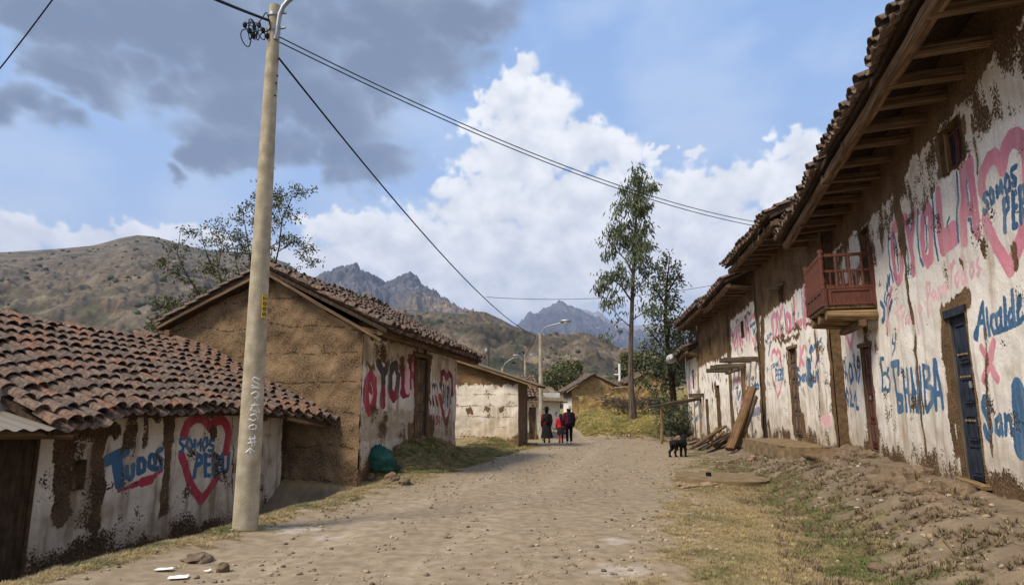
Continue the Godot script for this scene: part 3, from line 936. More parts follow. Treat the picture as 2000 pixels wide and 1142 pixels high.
# one slope of a clay tile roof over wall w; eave_o / eave_y / ridge_y are functions of s
func tiled_slope(house: Node3D, w: Wall, s0: float, s1: float, eave_o: Callable, eave_y: Callable, ridge_o: float, ridge_y: Callable, mats: Array, sd: int, keep: int, opt := {}):
	var r := RandomNumberGenerator.new(); r.seed = sd
	var deck := Geo.new()
	var n := int(ceil((s1 - s0) / 0.4))
	var up := Vector3.UP
	for i in n:
		var a := lerpf(s0, s1, float(i) / n); var b := lerpf(s0, s1, float(i + 1) / n)
		var p := [w.p(a, eave_y.call(a), eave_o.call(a)), w.p(b, eave_y.call(b), eave_o.call(b)), w.p(b, ridge_y.call(b), ridge_o), w.p(a, ridge_y.call(a), ridge_o)]
		var t := Vector3(0, -0.09, 0)
		var top := func(A, B, C, D):
			if (B - A).cross(C - A).y > 0: deck.quad(A, B, C, D)
			else: deck.quad(B, A, D, C)
		top.call(p[0], p[1], p[2], p[3])
		var q := [p[0] + t, p[1] + t, p[2] + t, p[3] + t]
		if (q[1] - q[0]).cross(q[2] - q[0]).y < 0: deck.quad(q[0], q[1], q[2], q[3])
		else: deck.quad(q[1], q[0], q[3], q[2])
		var c: Vector3 = (p[0] + p[2]) / 2
		side_quad(deck, p[0], p[1], q[1], q[0], c)
		if i == 0: side_quad(deck, p[0], p[3], q[3], q[0], c)
		if i == n - 1: side_quad(deck, p[1], p[2], q[2], q[1], c)
	var roof := part(house, "roof", deck, opt.get("deck", M.deck))
	var hold := Vector3.ZERO
	var pp: Node = roof
	while pp != self:
		hold += pp.position; pp = pp.get_parent()
	var pitch: float = opt.get("pitch", 0.225)
	var covers := []
	var chan := Geo.new()
	var cols := int((s1 - s0 - 0.1) / pitch)
	for j in cols + 1:
		var s := s0 + 0.05 + j * pitch
		var e := w.p(s, eave_y.call(s), eave_o.call(s)); var d := w.p(s, ridge_y.call(s), ridge_o)
		var V := (d - e).normalized()
		var N := w.u.cross(V)
		if N.y < 0: N = -N
		var L := (d - e).length()
		var rows := int((L + 0.05) / 0.345) + 1
		var wander := r.randf_range(-0.02, 0.02)
		for i in rows:
			if r.randf() < opt.get("missing", 0.0): continue
			var v := -0.09 + i * 0.345 + r.randf_range(-0.04, 0.04)
			if i == 0: v += r.randf_range(-0.05, 0.04)
			var X := N.cross(V)
			var b := Basis(X, N, V).rotated(N, r.randf_range(-0.1, 0.1)).rotated(X, 0.085 + r.randf_range(-0.035, 0.035)).rotated(V, r.randf_range(-0.08, 0.08))
			var pos := e + V * v + w.u * (wander + r.randf_range(-0.018, 0.018)) + N * (0.105 + r.randf_range(-0.008, 0.014))
			covers.append([Transform3D(b * Basis.from_scale(Vector3(r.randf_range(0.94, 1.06), r.randf_range(1.0, 1.2), 1.0)), pos), mats[r.randi() % mats.size()]])
			if j < cols:
				var bc := Basis(-X, -N, V).rotated(X, 0.06)
				chan.append(tile_geo, Transform3D(bc, e + V * (v - 0.03) + w.u * pitch * 0.5 + N * 0.1))
	covers.sort_custom(func(a, b): return a[0].origin.distance_squared_to(EYE) < b[0].origin.distance_squared_to(EYE))
	var rest := Geo.new()
	for k in covers.size():
		var c = covers[k]
		if k < keep:
			var o := MeshInstance3D.new()
			o.name = "tile"; o.mesh = tile_mesh; o.material_override = c[1]
			o.transform = Transform3D(c[0].basis, c[0].origin - hold)
			roof.add_child(o, true)
		else: rest.append(tile_geo, c[0])
	if rest.v.size():
		var q := part(roof, "upper_tiles", rest, mats[0]); q.set_meta("kind", "stuff")
	if chan.v.size():
		var q2 := part(roof, "channel_tiles", chan, mats[mats.size() - 1]); q2.set_meta("kind", "stuff")
	return roof
func side_quad(g: Geo, a: Vector3, b: Vector3, c: Vector3, d: Vector3, inside: Vector3):
	if (b - a).cross(c - a).dot(a - inside) > 0: g.quad(a, b, c, d)
	else: g.quad(b, a, d, c)
func const_f(x: float) -> Callable:
	return func(_s): return x
func lin_f(s0: float, y0: float, s1: float, y1: float) -> Callable:
	return func(s): return lerpf(y0, y1, (s - s0) / (s1 - s0))
# rafters that carry an eave, and the long beam on their ends
func eave_timbers(house: Node3D, w: Wall, s0: float, s1: float, count: int, o_beam: float, y_beam: Callable, y_wall: float, r: RandomNumberGenerator, m: Material, size := 0.12):
	var segs := maxi(2, int((s1 - s0) / 1.2))
	var g := Geo.new()
	g.beam(w.p(s0, y_beam.call(s0), o_beam), w.p(s1, y_beam.call(s1), o_beam), size * 1.15, size * 1.2, 0.012, segs * 2, r)
	part(house, "eave_beam", g, m)
	for i in count:
		var s := lerpf(s0 + 0.15, s1 - 0.1, (i + r.randf_range(-0.12, 0.12)) / (count - 1.0))
		var h := Geo.new()
		h.beam(w.p(s + r.randf_range(-0.08, 0.08), y_wall + r.randf_range(-0.04, 0.04), -0.2), w.p(s, y_beam.call(s) - 0.02 + r.randf_range(-0.02, 0.02), o_beam + r.randf_range(0.0, 0.14)), size * 0.85 * r.randf_range(0.8, 1.2), size * r.randf_range(0.9, 1.2), 0.01, 3, r)
		part(house, "rafter", h, m)
# panelled door leaf standing in an opening; panels = [[x0, x1, y0, y1] in 0..1, ...]
func door(house: Node3D, called: String, w: Wall, s0: float, s1: float, y0: float, y1: float, o: float, m: Material, panels: Array, inset: Material = null, label := ""):
	var g := Geo.new()
	var c := w.p((s0 + s1) / 2, (y0 + y1) / 2, o - 0.02)
	g.box(c, w.u * (s1 - s0) / 2, Vector3(0, (y1 - y0) / 2, 0), w.n * 0.02)
	var d := part(house, called, g, m, label)
	for p in panels:
		var a := lerpf(s0, s1, p[0]); var b := lerpf(s0, s1, p[1]); var e := lerpf(y0, y1, p[2]); var f := lerpf(y0, y1, p[3])
		var q := Geo.new()
		q.box(w.p((a + b) / 2, (e + f) / 2, o + 0.008), w.u * (b - a) * 0.36, Vector3(0, (f - e) * 0.42, 0), w.n * 0.009)
		part(d, "panel", q, inset if inset else m)
		var fr := Geo.new()
		for k in 2:
			var y := e if k == 0 else f
			fr.box(w.p((a + b) / 2, y, o + 0.015), w.u * (b - a) * 0.5, Vector3(0, 0.012, 0), w.n * 0.017)
			var s := a if k == 0 else b
			fr.box(w.p(s, (e + f) / 2, o + 0.013), w.u * 0.014, Vector3(0, (f - e) * 0.5 - 0.013, 0), w.n * 0.015)
		part(d, "moulding", fr, m)
	return d
func plank(house: Node3D, called: String, a: Vector3, b: Vector3, x: float, y: float, m: Material, r: RandomNumberGenerator, jit := 0.006):
	var g := Geo.new()
	g.beam(a, b, x, y, jit, 4, r)
	return part(house, called, g, m)

# ---------------------------------------------------------------- the row of houses across the street, walls facing west
func houses_right():
	var r := RandomNumberGenerator.new(); r.seed = 101
	# --- two-storey house with balcony
	var w := Wall.new(5.2, -4.9, 8.35, -16.6, Vector3(-1, 0, 0))
	var h := thing("mud_house", "tall whitewashed mud house with red balcony and blue door, painted with a pink heart", "house", w.p(5, 0.4))
	var S0 := -3.6; var S1 := 12.4; var Y0 := -0.1; var Y1 := 6.52
	var bd := [3.86, 4.62, 0.58, 2.98, 0.2]
	var rd := [8.72, 9.42, 0.72, 2.9, 0.22]
	var wn := [3.3, 4.02, 4.86, 5.5, 0.22]
	var bdoor := [8.0, 8.62, 3.62, 5.25, 0.2]
	var m := plaster(w, S0, S1, Y0, Y1, 0.0105, {"seed": 7, "base0": 0.42, "base1": 0.66, "dirt": 0.4, "holes": 0.03, "wear": 0.24, "grimy": 0.42, "ink": R1_INK(),
		"bare": [["p", 255, [2400, -900, 2050, -60, 1990, 50, 1935, 120, 1890, 185, 1880, 235, 1842, 268, 1800, 292, 1780, 310, 1765, 360, 1730, 400, 1700, 425, 1650, 470, 1590, 520, 1560, 520, 1560, 0, 2000, -900]],
			["p", 120, [2100, -60, 1990, 50, 1890, 185, 1800, 292, 1765, 360, 1700, 425, 1620, 500, 1620, 600, 1690, 560, 1735, 470, 1800, 420, 1850, 330, 1900, 300, 1925, 265, 1960, 235, 2050, 200, 2300, -100]],
			["p", 255, [1828, 268, 1850, 255, 1885, 225, 1888, 310, 1850, 345, 1832, 350]],
			["p", 255, [1842, 606, 1848, 590, 1868, 578, 1885, 562, 1895, 572, 1896, 600, 1850, 625]], ["p", 120, [1690, 640, 1715, 640, 1718, 690, 1680, 680]]],
		"bare_strokes": [["p", 255, 0.34, [1738, 290, 1748, 350, 1756, 420, 1764, 480]], ["p", 255, 0.13, [1764, 480, 1772, 540, 1781, 600, 1788, 660]], ["p", 120, 0.16, [1786, 640, 1794, 740, 1802, 820, 1812, 930]], ["p", 255, 0.06, [1788, 660, 1795, 740, 1803, 830, 1812, 920]],
			["p", 255, 0.2, [1840, 610, 1848, 690, 1858, 790, 1870, 880]], ["p", 200, 0.08, [1925, 640, 1932, 760, 1940, 880]],
			["p", 255, 0.12, [1978, 480, 1984, 520]], ["p", 120, 0.22, [1925, 480, 1935, 515]], ["p", 120, 0.2, [1845, 520, 1850, 555]], ["p", 255, 0.07, [1878, 505, 1884, 525]], ["p", 255, 0.05, [1900, 230, 1908, 300, 1914, 345]],
			["p", 255, 0.16, [1692, 680, 1702, 760, 1712, 860]], ["p", 120, 0.5, [1650, 500, 1670, 560, 1690, 640]]],
		"rect": [[12.05, 0.0, 12.5, 6.6], [11.3, 3.4, 12.5, 6.6]]})
	wall_sheet(h, "front_wall", w, S0, S1, Y0, Y1, 0.065, [bd, rd, wn, bdoor], m, 0.018)
	shell(h, w, S0, S1, 6.4, Y0, Y1, -3.2, 8.1, M.earth)
	var d1 = door(h, "blue_door", w, 3.9, 4.55, 0.62, 2.9, -0.045, M.blue_wood, [[0.2, 0.72, 0.7, 0.93], [0.22, 0.72, 0.46, 0.6], [0.22, 0.72, 0.24, 0.38], [0.2, 0.74, 0.03, 0.2]], null, "weathered dark blue panelled door")
	var g := Geo.new()
	g.box(w.p(4.24, 2.93, -0.03), w.u * 0.38, Vector3(0, 0.055, 0), w.n * 0.06); part(h, "lintel", g, M.blue_wood)
	plank(h, "jamb", w.p(4.585, 0.56, -0.05), w.p(4.585, 2.9, -0.05), 0.05, 0.07, M.grey_wood, r)
	plank(h, "jamb", w.p(3.88, 0.56, -0.06), w.p(3.88, 2.9, -0.06), 0.05, 0.07, M.blue_wood, r)
	plank(h, "threshold", w.p(3.78, 0.575, 0.04), w.p(4.7, 0.6, 0.04), 0.12, 0.05, M.pale_wood, r)
	g = Geo.new(); g.lathe(w.p(4.02, 1.86, 0.0), Vector3.UP, [[0, 0.022], [0.05, 0.03], [0.09, 0.022]], 8); part(d1, "padlock", g, M.metal)
	g = Geo.new(); g.box(w.p(4.02, 1.98, -0.02), w.u * 0.07, Vector3(0, 0.02, 0), w.n * 0.014); part(d1, "hasp", g, M.cable)
	for q in [[1.42, 0.1], [2.02, 0.12], [2.33, 0.1]]:
		g = Geo.new(); g.box(w.p(4.23, q[0], -0.02), w.u * 0.15, Vector3(0, 0.012, 0), w.n * 0.012); part(d1, "batten", g, M.pale_wood)
	var d2 = door(h, "red_door", w, 8.76, 9.38, 0.76, 2.84, -0.04, M.maroon_wood, [[0.12, 0.44, 0.8, 0.93], [0.12, 0.44, 0.53, 0.73], [0.12, 0.44, 0.3, 0.48], [0.12, 0.44, 0.05, 0.25], [0.56, 0.88, 0.8, 0.93], [0.56, 0.88, 0.53, 0.73], [0.56, 0.88, 0.3, 0.48], [0.56, 0.88, 0.05, 0.25]], M.grey_wood, "dull red double door with grey panels")
	g = Geo.new(); g.lathe(w.p(9.05, 1.75, 0.0), Vector3.UP, [[0, 0.02], [0.04, 0.03], [0.09, 0.022]], 8); part(d2, "padlock", g, M.metal)
	plank(h, "lintel", w.p(8.6, 2.9, 0.0), w.p(9.55, 2.92, 0.0), 0.1, 0.09, M.wood, r)
	plank(h, "jamb", w.p(8.73, 0.6, -0.03), w.p(8.73, 2.86, -0.03), 0.06, 0.06, M.maroon_wood, r)
	plank(h, "jamb", w.p(9.41, 0.6, -0.03), w.p(9.41, 2.86, -0.03), 0.06, 0.06, M.wood, r)
	var wd := door(h, "window", w, 3.34, 3.98, 4.9, 5.46, -0.09, M.maroon_wood, [[0.1, 0.46, 0.08, 0.92], [0.56, 0.9, 0.08, 0.92]], M.glass, "small dull red casement window") as Node3D
	plank(wd, "window_frame", w.p(3.99, 4.86, -0.06), w.p(3.99, 5.5, -0.06), 0.05, 0.05, M.pale_wood, r)
	door(h, "balcony_door", w, 8.02, 8.6, 3.64, 5.2, -0.08, M.maroon_wood, [[0.12, 0.46, 0.1, 0.9], [0.54, 0.88, 0.1, 0.9]])
	balcony(h, w, r)
	eave_timbers(h, w, -3.4, 12.35, 21, 0.9, const_f(5.95), 5.98, r, M.wood, 0.15)
	tiled_slope(h, w, -3.5, 12.45, const_f(1.06), func(s): return 6.13 + 0.03 * sin(s * 1.3) + 0.015 * sin(s * 3.7), -3.2, const_f(8.25), M.old_tiles, 201, 170, {"missing": 0.05})
	g = Geo.new(); g.quad(w.p(12.45, 8.22, -3.2), w.p(-3.5, 8.22, -3.2), w.p(-3.5, 6.3, -6.9), w.p(12.45, 6.3, -6.9)); part(h, "back_roof", g, M.old_tiles[0])
	for q in [[11.2, 5.2], [11.5, 4.6]]:
		g = Geo.new(); g.tube([w.p(q[0], 5.9, 0.25), w.p(q[0] + 0.1, 5.35, 0.12), w.p(q[0] + 0.15, q[1], 0.05)], [0.006, 0.006, 0.006], 5); part(h, "loose_cable", g, M.cable)
	# --- house with carved door
	w = Wall.new(7.9, -16.0, 8.9, -23.1, Vector3(-1, 0, 0))
	h = thing("mud_house", "whitewashed mud house with carved brown double door above a concrete step", "house", w.p(3, 0.5))
	var cd := [2.62, 3.42, 0.78, 3.34, 0.2]
	var hole := [3.4, 3.95, 4.85, 5.3, 0.4]
	m = plaster(w, -0.2, 7.05, -0.1, 7.05, 0.0135, {"seed": 17, "base0": 0.62, "base1": 0.55, "dirt": 0.42, "holes": 0.05, "wear": 0.28, "grimy": 0.3, "ink": R2_INK(),
		"bare": [["p", 255, [1470, 620, 1494, 618, 1508, 608, 1520, 596, 1534, 588, 1545, 582, 1552, 572, 1562, 566, 1570, 556, 1578, 546, 1590, 548, 1600, 540, 1640, 520, 1640, 300, 1560, 300, 1470, 450]]],
		"bare_strokes": [["p", 255, 0.45, [1490, 600, 1491, 700, 1494, 850]], ["p", 120, 0.3, [1586, 550, 1592, 620, 1600, 720, 1606, 840]], ["p", 255, 0.05, [1590, 600, 1596, 700, 1602, 800]], ["p", 255, 0.09, [1528, 668, 1545, 660, 1562, 655]], ["p", 255, 0.16, [1522, 665, 1526, 672, 1530, 660]], ["p", 255, 0.1, [1555, 632, 1562, 648, 1565, 640]], ["p", 255, 0.08, [1538, 656, 1545, 662]],
			["p", 255, 0.14, [1536, 690, 1545, 760, 1553, 850]], ["p", 255, 0.4, [1568, 820, 1572, 850]], ["p", 255, 0.4, [1502, 830, 1504, 850]], ["p", 255, 0.05, [1508, 664, 1530, 655, 1545, 645, 1565, 640, 1590, 626]]],
		"rect": [[-0.2, 0.0, 0.02, 7.1], [6.75, 0.0, 7.1, 7.1]]})
	wall_sheet(h, "front_wall", w, -0.2, 7.05, -0.1, 7.05, 0.075, [cd, hole], m, 0.02)
	shell(h, w, -0.2, 7.05, 6.0, -0.1, 7.05, -3.0, 8.5, M.earth)
	door(h, "carved_door", w, 2.66, 3.0, 0.82, 2.9, -0.04, M.grey_wood, [[0.2, 0.8, 0.78, 0.93], [0.2, 0.8, 0.52, 0.72], [0.2, 0.8, 0.33, 0.46], [0.2, 0.8, 0.05, 0.27]], M.wood, "carved brown door leaf")
	door(h, "carved_door", w, 3.02, 3.38, 0.82, 2.9, -0.04, M.grey_wood, [[0.2, 0.8, 0.78, 0.93], [0.2, 0.8, 0.52, 0.72], [0.2, 0.8, 0.33, 0.46], [0.2, 0.8, 0.05, 0.27]], M.wood, "carved brown door leaf")
	var tr = plank(h, "transom", w.p(2.6, 2.95, -0.06), w.p(3.44, 2.95, -0.06), 0.08, 0.09, M.grey_wood, r)
	plank(h, "lintel", w.p(2.5, 3.35, -0.03), w.p(3.55, 3.36, -0.03), 0.12, 0.1, M.wood, r)
	for k in 7: plank(tr, "slat", w.p(2.7 + k * 0.105, 3.0, -0.08), w.p(2.7 + k * 0.105, 3.3, -0.08), 0.035, 0.03, M.grey_wood, r)
	for s in [2.63, 3.41]: plank(h, "jamb", w.p(s, 0.7, -0.03), w.p(s, 3.3, -0.03), 0.06, 0.06, M.wood, r)
	plank(h, "window_lintel", w.p(3.2, 5.34, 0.03), w.p(4.3, 5.36, 0.03), 0.1, 0.08, M.wood, r)
	plank(h, "window_bar", w.p(3.4, 5.2, 0.12), w.p(4.6, 5.42, 0.2), 0.03, 0.03, M.wood, r)
	eave_timbers(h, w, 0.35, 6.7, 10, 0.9, const_f(6.46), 6.5, r, M.wood, 0.14)
	tiled_slope(h, w, 0.3, 6.85, const_f(1.06), func(s): return 6.63 + 0.03 * sin(s * 2.1), -3.0, const_f(8.65), M.old_tiles, 202, 110, {"missing": 0.05})
	g = Geo.new(); g.quad(w.p(6.85, 8.62, -3.0), w.p(0.3, 8.62, -3.0), w.p(0.3, 6.9, -6.4), w.p(6.85, 6.9, -6.4)); part(h, "back_roof", g, M.old_tiles[0])
	# --- house with joists left over from a lost canopy
	w = Wall.new(8.9, -23.1, 9.36, -27.5, Vector3(-1, 0, 0))
	h = thing("mud_house", "narrow whitewashed mud house with bare joists sticking out above its doorway", "house", w.p(2, 0.3))
	m = plaster(w, 0.0, 4.4, -0.3, 6.55, 0.0145, {"seed": 27, "base0": 0.45, "base1": 0.25, "dirt": 0.4, "holes": 0.05, "wear": 0.3, "grimy": 0.22, "ink": R3_INK(),
		"bare_strokes": [["g", 255, 0.5, [1060, 0, 1075, 300, 1085, 600, 1090, 1100]], ["g", 255, 0.35, [600, 60, 610, 400, 625, 760]], ["g", 255, 0.22, [620, 960, 630, 1200, 640, 1500]], ["g", 120, 0.25, [830, 900, 850, 1140]], ["g", 255, 0.04, [690, 60, 705, 300, 720, 720]], ["g", 255, 0.04, [650, 630, 740, 600]], ["g", 255, 0.06, [700, 200, 800, 160, 900, 60]]],
		"bare": [["p", 255, [1420, 630, 1432, 622, 1460, 598, 1478, 580, 1500, 560, 1500, 500, 1420, 540]]], "rect": [[0, 0, 0.12, 6]]})
	var hw := [1.78, 2.2, 4.3, 4.95, 0.35]
	var dw := [0.75, 1.45, 0.3, 2.6, 0.25]
	wall_sheet(h, "front_wall", w, 0.0, 4.4, -0.3, 6.55, 0.08, [hw], m, 0.03)
	shell(h, w, 0.0, 4.4, 6.0, -0.3, 6.5, -3.0, 7.9, M.earth)
	eave_timbers(h, w, 0.0, 4.6, 8, 0.9, lin_f(0, 6.02, 4.4, 5.76), 5.95, r, M.wood, 0.14)
	tiled_slope(h, w, -0.05, 4.7, const_f(1.05), lin_f(0, 6.2, 4.4, 5.94), -3.0, const_f(8.1), M.old_tiles, 203, 60, {"missing": 0.05})
	var jy := [3.34, 3.3, 3.2, 3.16, 3.12]
	var js := [0.25, 1.0, 1.9, 2.9, 3.7]
	for k in 5: plank(h, "joist", w.p(js[k], jy[k], -0.2), w.p(js[k] + 0.1, jy[k] + r.randf_range(-0.05, 0.05), r.randf_range(1.0, 1.3)), 0.14, 0.17, M.grey_wood, r, 0.012)
	plank(h, "cross_beam", w.p(1.6, 3.06, 0.2), w.p(4.2, 3.02, 0.25), 0.12, 0.12, M.grey_wood, r, 0.012)
	plank(h, "canopy_post", w.p(1.35, -0.1, 0.3), w.p(1.35, 3.2, 0.25), 0.14, 0.14, M.wood, r, 0.012)
	# --- house with the bare brown upper storey
	w = Wall.new(9.36, -27.5, 9.8, -33.8, Vector3(-1, 0, 0))
	h = thing("mud_house", "mud house with bare brown upper storey and white lower storey with narrow doorways", "house", w.p(3, 0.1))
	m = plaster(w, 0.0, 6.32, -0.4, 6.5, 0.017, {"seed": 37, "base0": 0.3, "base1": -0.05, "dirt": 0.5, "holes": 0.02, "wear": 0.4, "grimy": 0.2, "white": Color8(232, 225, 216), "ink": R4_INK(),
		"bare": [["p", 255, [1362, 722, 1372, 716, 1385, 706, 1398, 706, 1408, 698, 1420, 690, 1425, 686, 1436, 676, 1445, 560, 1362, 560]]],
		"bare_strokes": [["m", 255, 0.3, [185, 680, 190, 720]], ["m", 255, 0.35, [205, 680, 210, 750]]], "rect": [[5.95, 0, 6.4, 2.6, 120]]})
	var da := [4.5, 4.95, 0.05, 2.0, 0.22]; var db := [2.1, 2.7, 0.15, 2.6, 0.22]; var wv := [3.3, 3.55, 4.1, 4.9, 0.2]
	wall_sheet(h, "front_wall", w, 0.0, 6.32, -0.4, 6.5, 0.09, [da, db, wv], m, 0.03)
	shell(h, w, 0.0, 6.32, 6.0, -0.4, 6.4, -3.0, 7.8, M.earth)
	door(h, "plank_door", w, 4.5, 4.95, 0.05, 2.0, -0.12, M.wood, [])
	door(h, "plank_door", w, 2.1, 2.7, 0.15, 2.6, -0.12, M.grey_wood, [])
	plank(h, "joist", w.p(5.3, 2.2, -0.2), w.p(5.35, 2.18, 0.75), 0.2, 0.2, M.grey_wood, r, 0.012)
	plank(h, "corner_post", w.p(0.08, -0.2, 0.03), w.p(0.08, 5.6, 0.03), 0.18, 0.12, M.wood, r, 0.012)
	plank(h, "corner_post", w.p(6.3, -0.3, 0.03), w.p(6.3, 5.6, 0.03), 0.1, 0.1, M.pale_stone, r, 0.01)
	eave_timbers(h, w, 0.1, 6.6, 10, 0.9, lin_f(0, 6.02, 6.4, 5.68), 5.88, r, M.wood, 0.14)
	tiled_slope(h, w, 0.05, 6.7, const_f(1.05), lin_f(0, 6.18, 6.4, 5.86), -3.0, const_f(8.0), M.old_tiles, 204, 60, {"missing": 0.04})
	# --- low house at the end of the row
	w = Wall.new(9.8, -33.8, 10.0, -36.9, Vector3(-1, 0, 0))
	h = thing("mud_house", "low whitewashed house at the far end of the row, painted pink and blue", "house", w.p(1.5, -0.1))
	m = plaster(w, 0.0, 3.1, -0.6, 4.7, 0.018, {"seed": 47, "base0": -0.2, "base1": -0.3, "dirt": 0.8, "holes": 0.03, "wear": 0.4, "grimy": 0.25, "ink": [["m", 3, 0.9, [30, 690, 34, 740]], ["m", 1, 0.14, [68, 620, 72, 650]], ["m", 1, 0.14, [80, 610, 84, 640]], ["m", 2, 0.12, [20, 590, 26, 630]], ["m", 2, 0.2, [78, 740, 90, 735]], ["m", 2, 0.24, [68, 830, 88, 800]], ["m", 2, 0.24, [72, 930, 84, 900]]], "rect": [[0, -0.6, 0.15, 4.3], [1.3, -0.2, 1.6, 2.0]]})
	wall_sheet(h, "front_wall", w, 0.0, 3.1, -0.6, 4.7, 0.09, [[1.2, 1.42, 2.6, 3.6, 0.25]], m, 0.03)
	shell(h, w, 0.0, 3.1, 5.0, -0.6, 4.6, -2.5, 5.7, M.earth)
	eave_timbers(h, w, -0.3, 3.3, 6, 0.62, lin_f(0, 4.42, 3.1, 4.08), 4.25, r, M.wood, 0.12)
	tiled_slope(h, w, -0.3, 3.4, const_f(0.78), lin_f(0, 4.56, 3.1, 4.22), -2.5, const_f(5.9), M.old_tiles, 205, 40, {"missing": 0.04})
	plank(h, "lean_to_wall", w.p(3.25, -0.5, 0.35), w.p(3.25, 1.7, 0.35), 0.5, 0.12, M.pale_stone, r)

func balcony(h: Node3D, w: Wall, r: RandomNumberGenerator):
	var s0 := 7.95; var s1 := 9.65; var o1 := 0.95
	var g := Geo.new()
	g.box(w.p((s0 + s1) / 2, 3.585, o1 / 2), w.u * (s1 - s0) / 2, Vector3(0, 0.025, 0), w.n * o1 / 2)
	var b := part(h, "balcony", g, M.pale_wood, "red wooden balcony with turned balusters")
	for s in [8.05, 8.8, 9.55]:
		g = Geo.new()
		g.tube([w.p(s, 3.42, -0.2), w.p(s, 3.43, 0.4), w.p(s, 3.45, 0.92)], [0.12, 0.125, 0.11], 10)
		part(b, "support_log", g, M.pale_wood)
	g = Geo.new(); g.beam(w.p(s0 - 0.05, 3.25, 0.28), w.p(s1 + 0.05, 3.25, 0.28), 0.13, 0.13, 0.01, 3, r); part(b, "cross_beam", g, M.wood)
	var corner := [[s0, o1], [s1, o1]]
	var turned := func(base: Vector3, hgt: float, rad: float, knob: bool) -> Geo:
		var q := Geo.new()
		var p := [[0, 1.0], [0.08, 1.0], [0.09, 0.62], [0.13, 0.55], [0.16, 0.95], [0.22, 1.05], [0.36, 0.8], [0.46, 0.62], [0.48, 0.9], [0.52, 0.9], [0.54, 0.6], [0.66, 0.68], [0.82, 0.9], [0.9, 0.6], [0.92, 1.0], [1.0, 1.0]]
		if knob: p += [[1.01, 0.7], [1.05, 0.7], [1.08, 1.05], [1.12, 1.1], [1.16, 0.8], [1.18, 0.1]]
		var pr := []
		for e in p: pr.append([e[0] * hgt, e[1] * rad])
		q.lathe(base, Vector3.UP, pr, 10)
		return q
	for c in corner:
		part(b, "corner_post", turned.call(w.p(c[0], 3.97, c[1]), 0.7, 0.06, true), M.red_wood)
		g = Geo.new(); g.box(w.p(c[0], 3.79, c[1]), w.u * 0.05, Vector3(0, 0.18, 0), w.n * 0.05); part(b, "corner_block", g, M.red_wood)
	g = Geo.new(); g.box(w.p(s0, 4.2, 0.03), w.u * 0.045, Vector3(0, 0.6, 0), w.n * 0.03); part(b, "wall_post", g, M.red_wood)
	# rails and panel boxes: street side, then the two ends
	for y in [3.99, 4.66]:
		g = Geo.new(); g.box(w.p((s0 + s1) / 2, y, o1), w.u * ((s1 - s0) / 2 - 0.052), Vector3(0, 0.028, 0), w.n * 0.032); part(b, "rail", g, M.red_wood)
		for s in [s0, s1]:
			g = Geo.new(); g.box(w.p(s, y, o1 / 2 - 0.02), w.n * (o1 / 2 - 0.034), Vector3(0, 0.028, 0), w.u * 0.032); part(b, "rail", g, M.red_wood)
	for s in [s0, s1]:
		g = Geo.new(); g.box(w.p(s, 4.33, o1 / 2 - 0.02), w.n * (o1 / 2 - 0.034), Vector3(0, 0.02, 0), w.u * 0.022); part(b, "middle_rail", g, M.red_wood)
		g = Geo.new(); g.box(w.p(s, 3.785, o1 / 2 - 0.02), w.n * (o1 / 2 - 0.034), Vector3(0, 0.17, 0), w.u * 0.018); part(b, "panel", g, M.red_wood)
		g = Geo.new()
		var e := -0.026 if s == s0 else 0.026
		for y in [3.65, 3.93]: g.box(w.p(s + e, y, o1 / 2 - 0.02), w.n * (o1 / 2 - 0.06), Vector3(0, 0.022, 0), w.u * 0.012)
		for o in [0.08, o1 - 0.11]: g.box(w.p(s + e, 3.79, o), w.n * 0.03, Vector3(0, 0.117, 0), w.u * 0.011)
		part(b, "moulding", g, M.red_wood)
		for k in 3:
			part(b, "baluster", turned.call(w.p(s, 4.016, 0.2 + k * 0.24), 0.62, 0.036, false), M.red_wood)
		for k in 2:
			part(b, "short_baluster", turned.call(w.p(s, 4.016, 0.32 + k * 0.24), 0.3, 0.028, false), M.red_wood)
	g = Geo.new(); g.box(w.p((s0 + s1) / 2, 3.785, o1), w.u * ((s1 - s0) / 2 - 0.052), Vector3(0, 0.17, 0), w.n * 0.018); part(b, "panel", g, M.red_wood)
	g = Geo.new()
	for y in [3.65, 3.93]: g.box(w.p((s0 + s1) / 2, y, o1 + 0.026), w.u * ((s1 - s0) / 2 - 0.06), Vector3(0, 0.022, 0), w.n * 0.012)
	for k in 5: g.box(w.p(s0 + 0.1 + k * 0.375, 3.79, o1 + 0.026), w.u * 0.035, Vector3(0, 0.117, 0), w.n * 0.011)
	part(b, "moulding", g, M.red_wood)
	for k in 9: part(b, "baluster", turned.call(w.p(s0 + 0.16 + k * 0.173, 4.016, o1), 0.62, 0.036, false), M.red_wood)

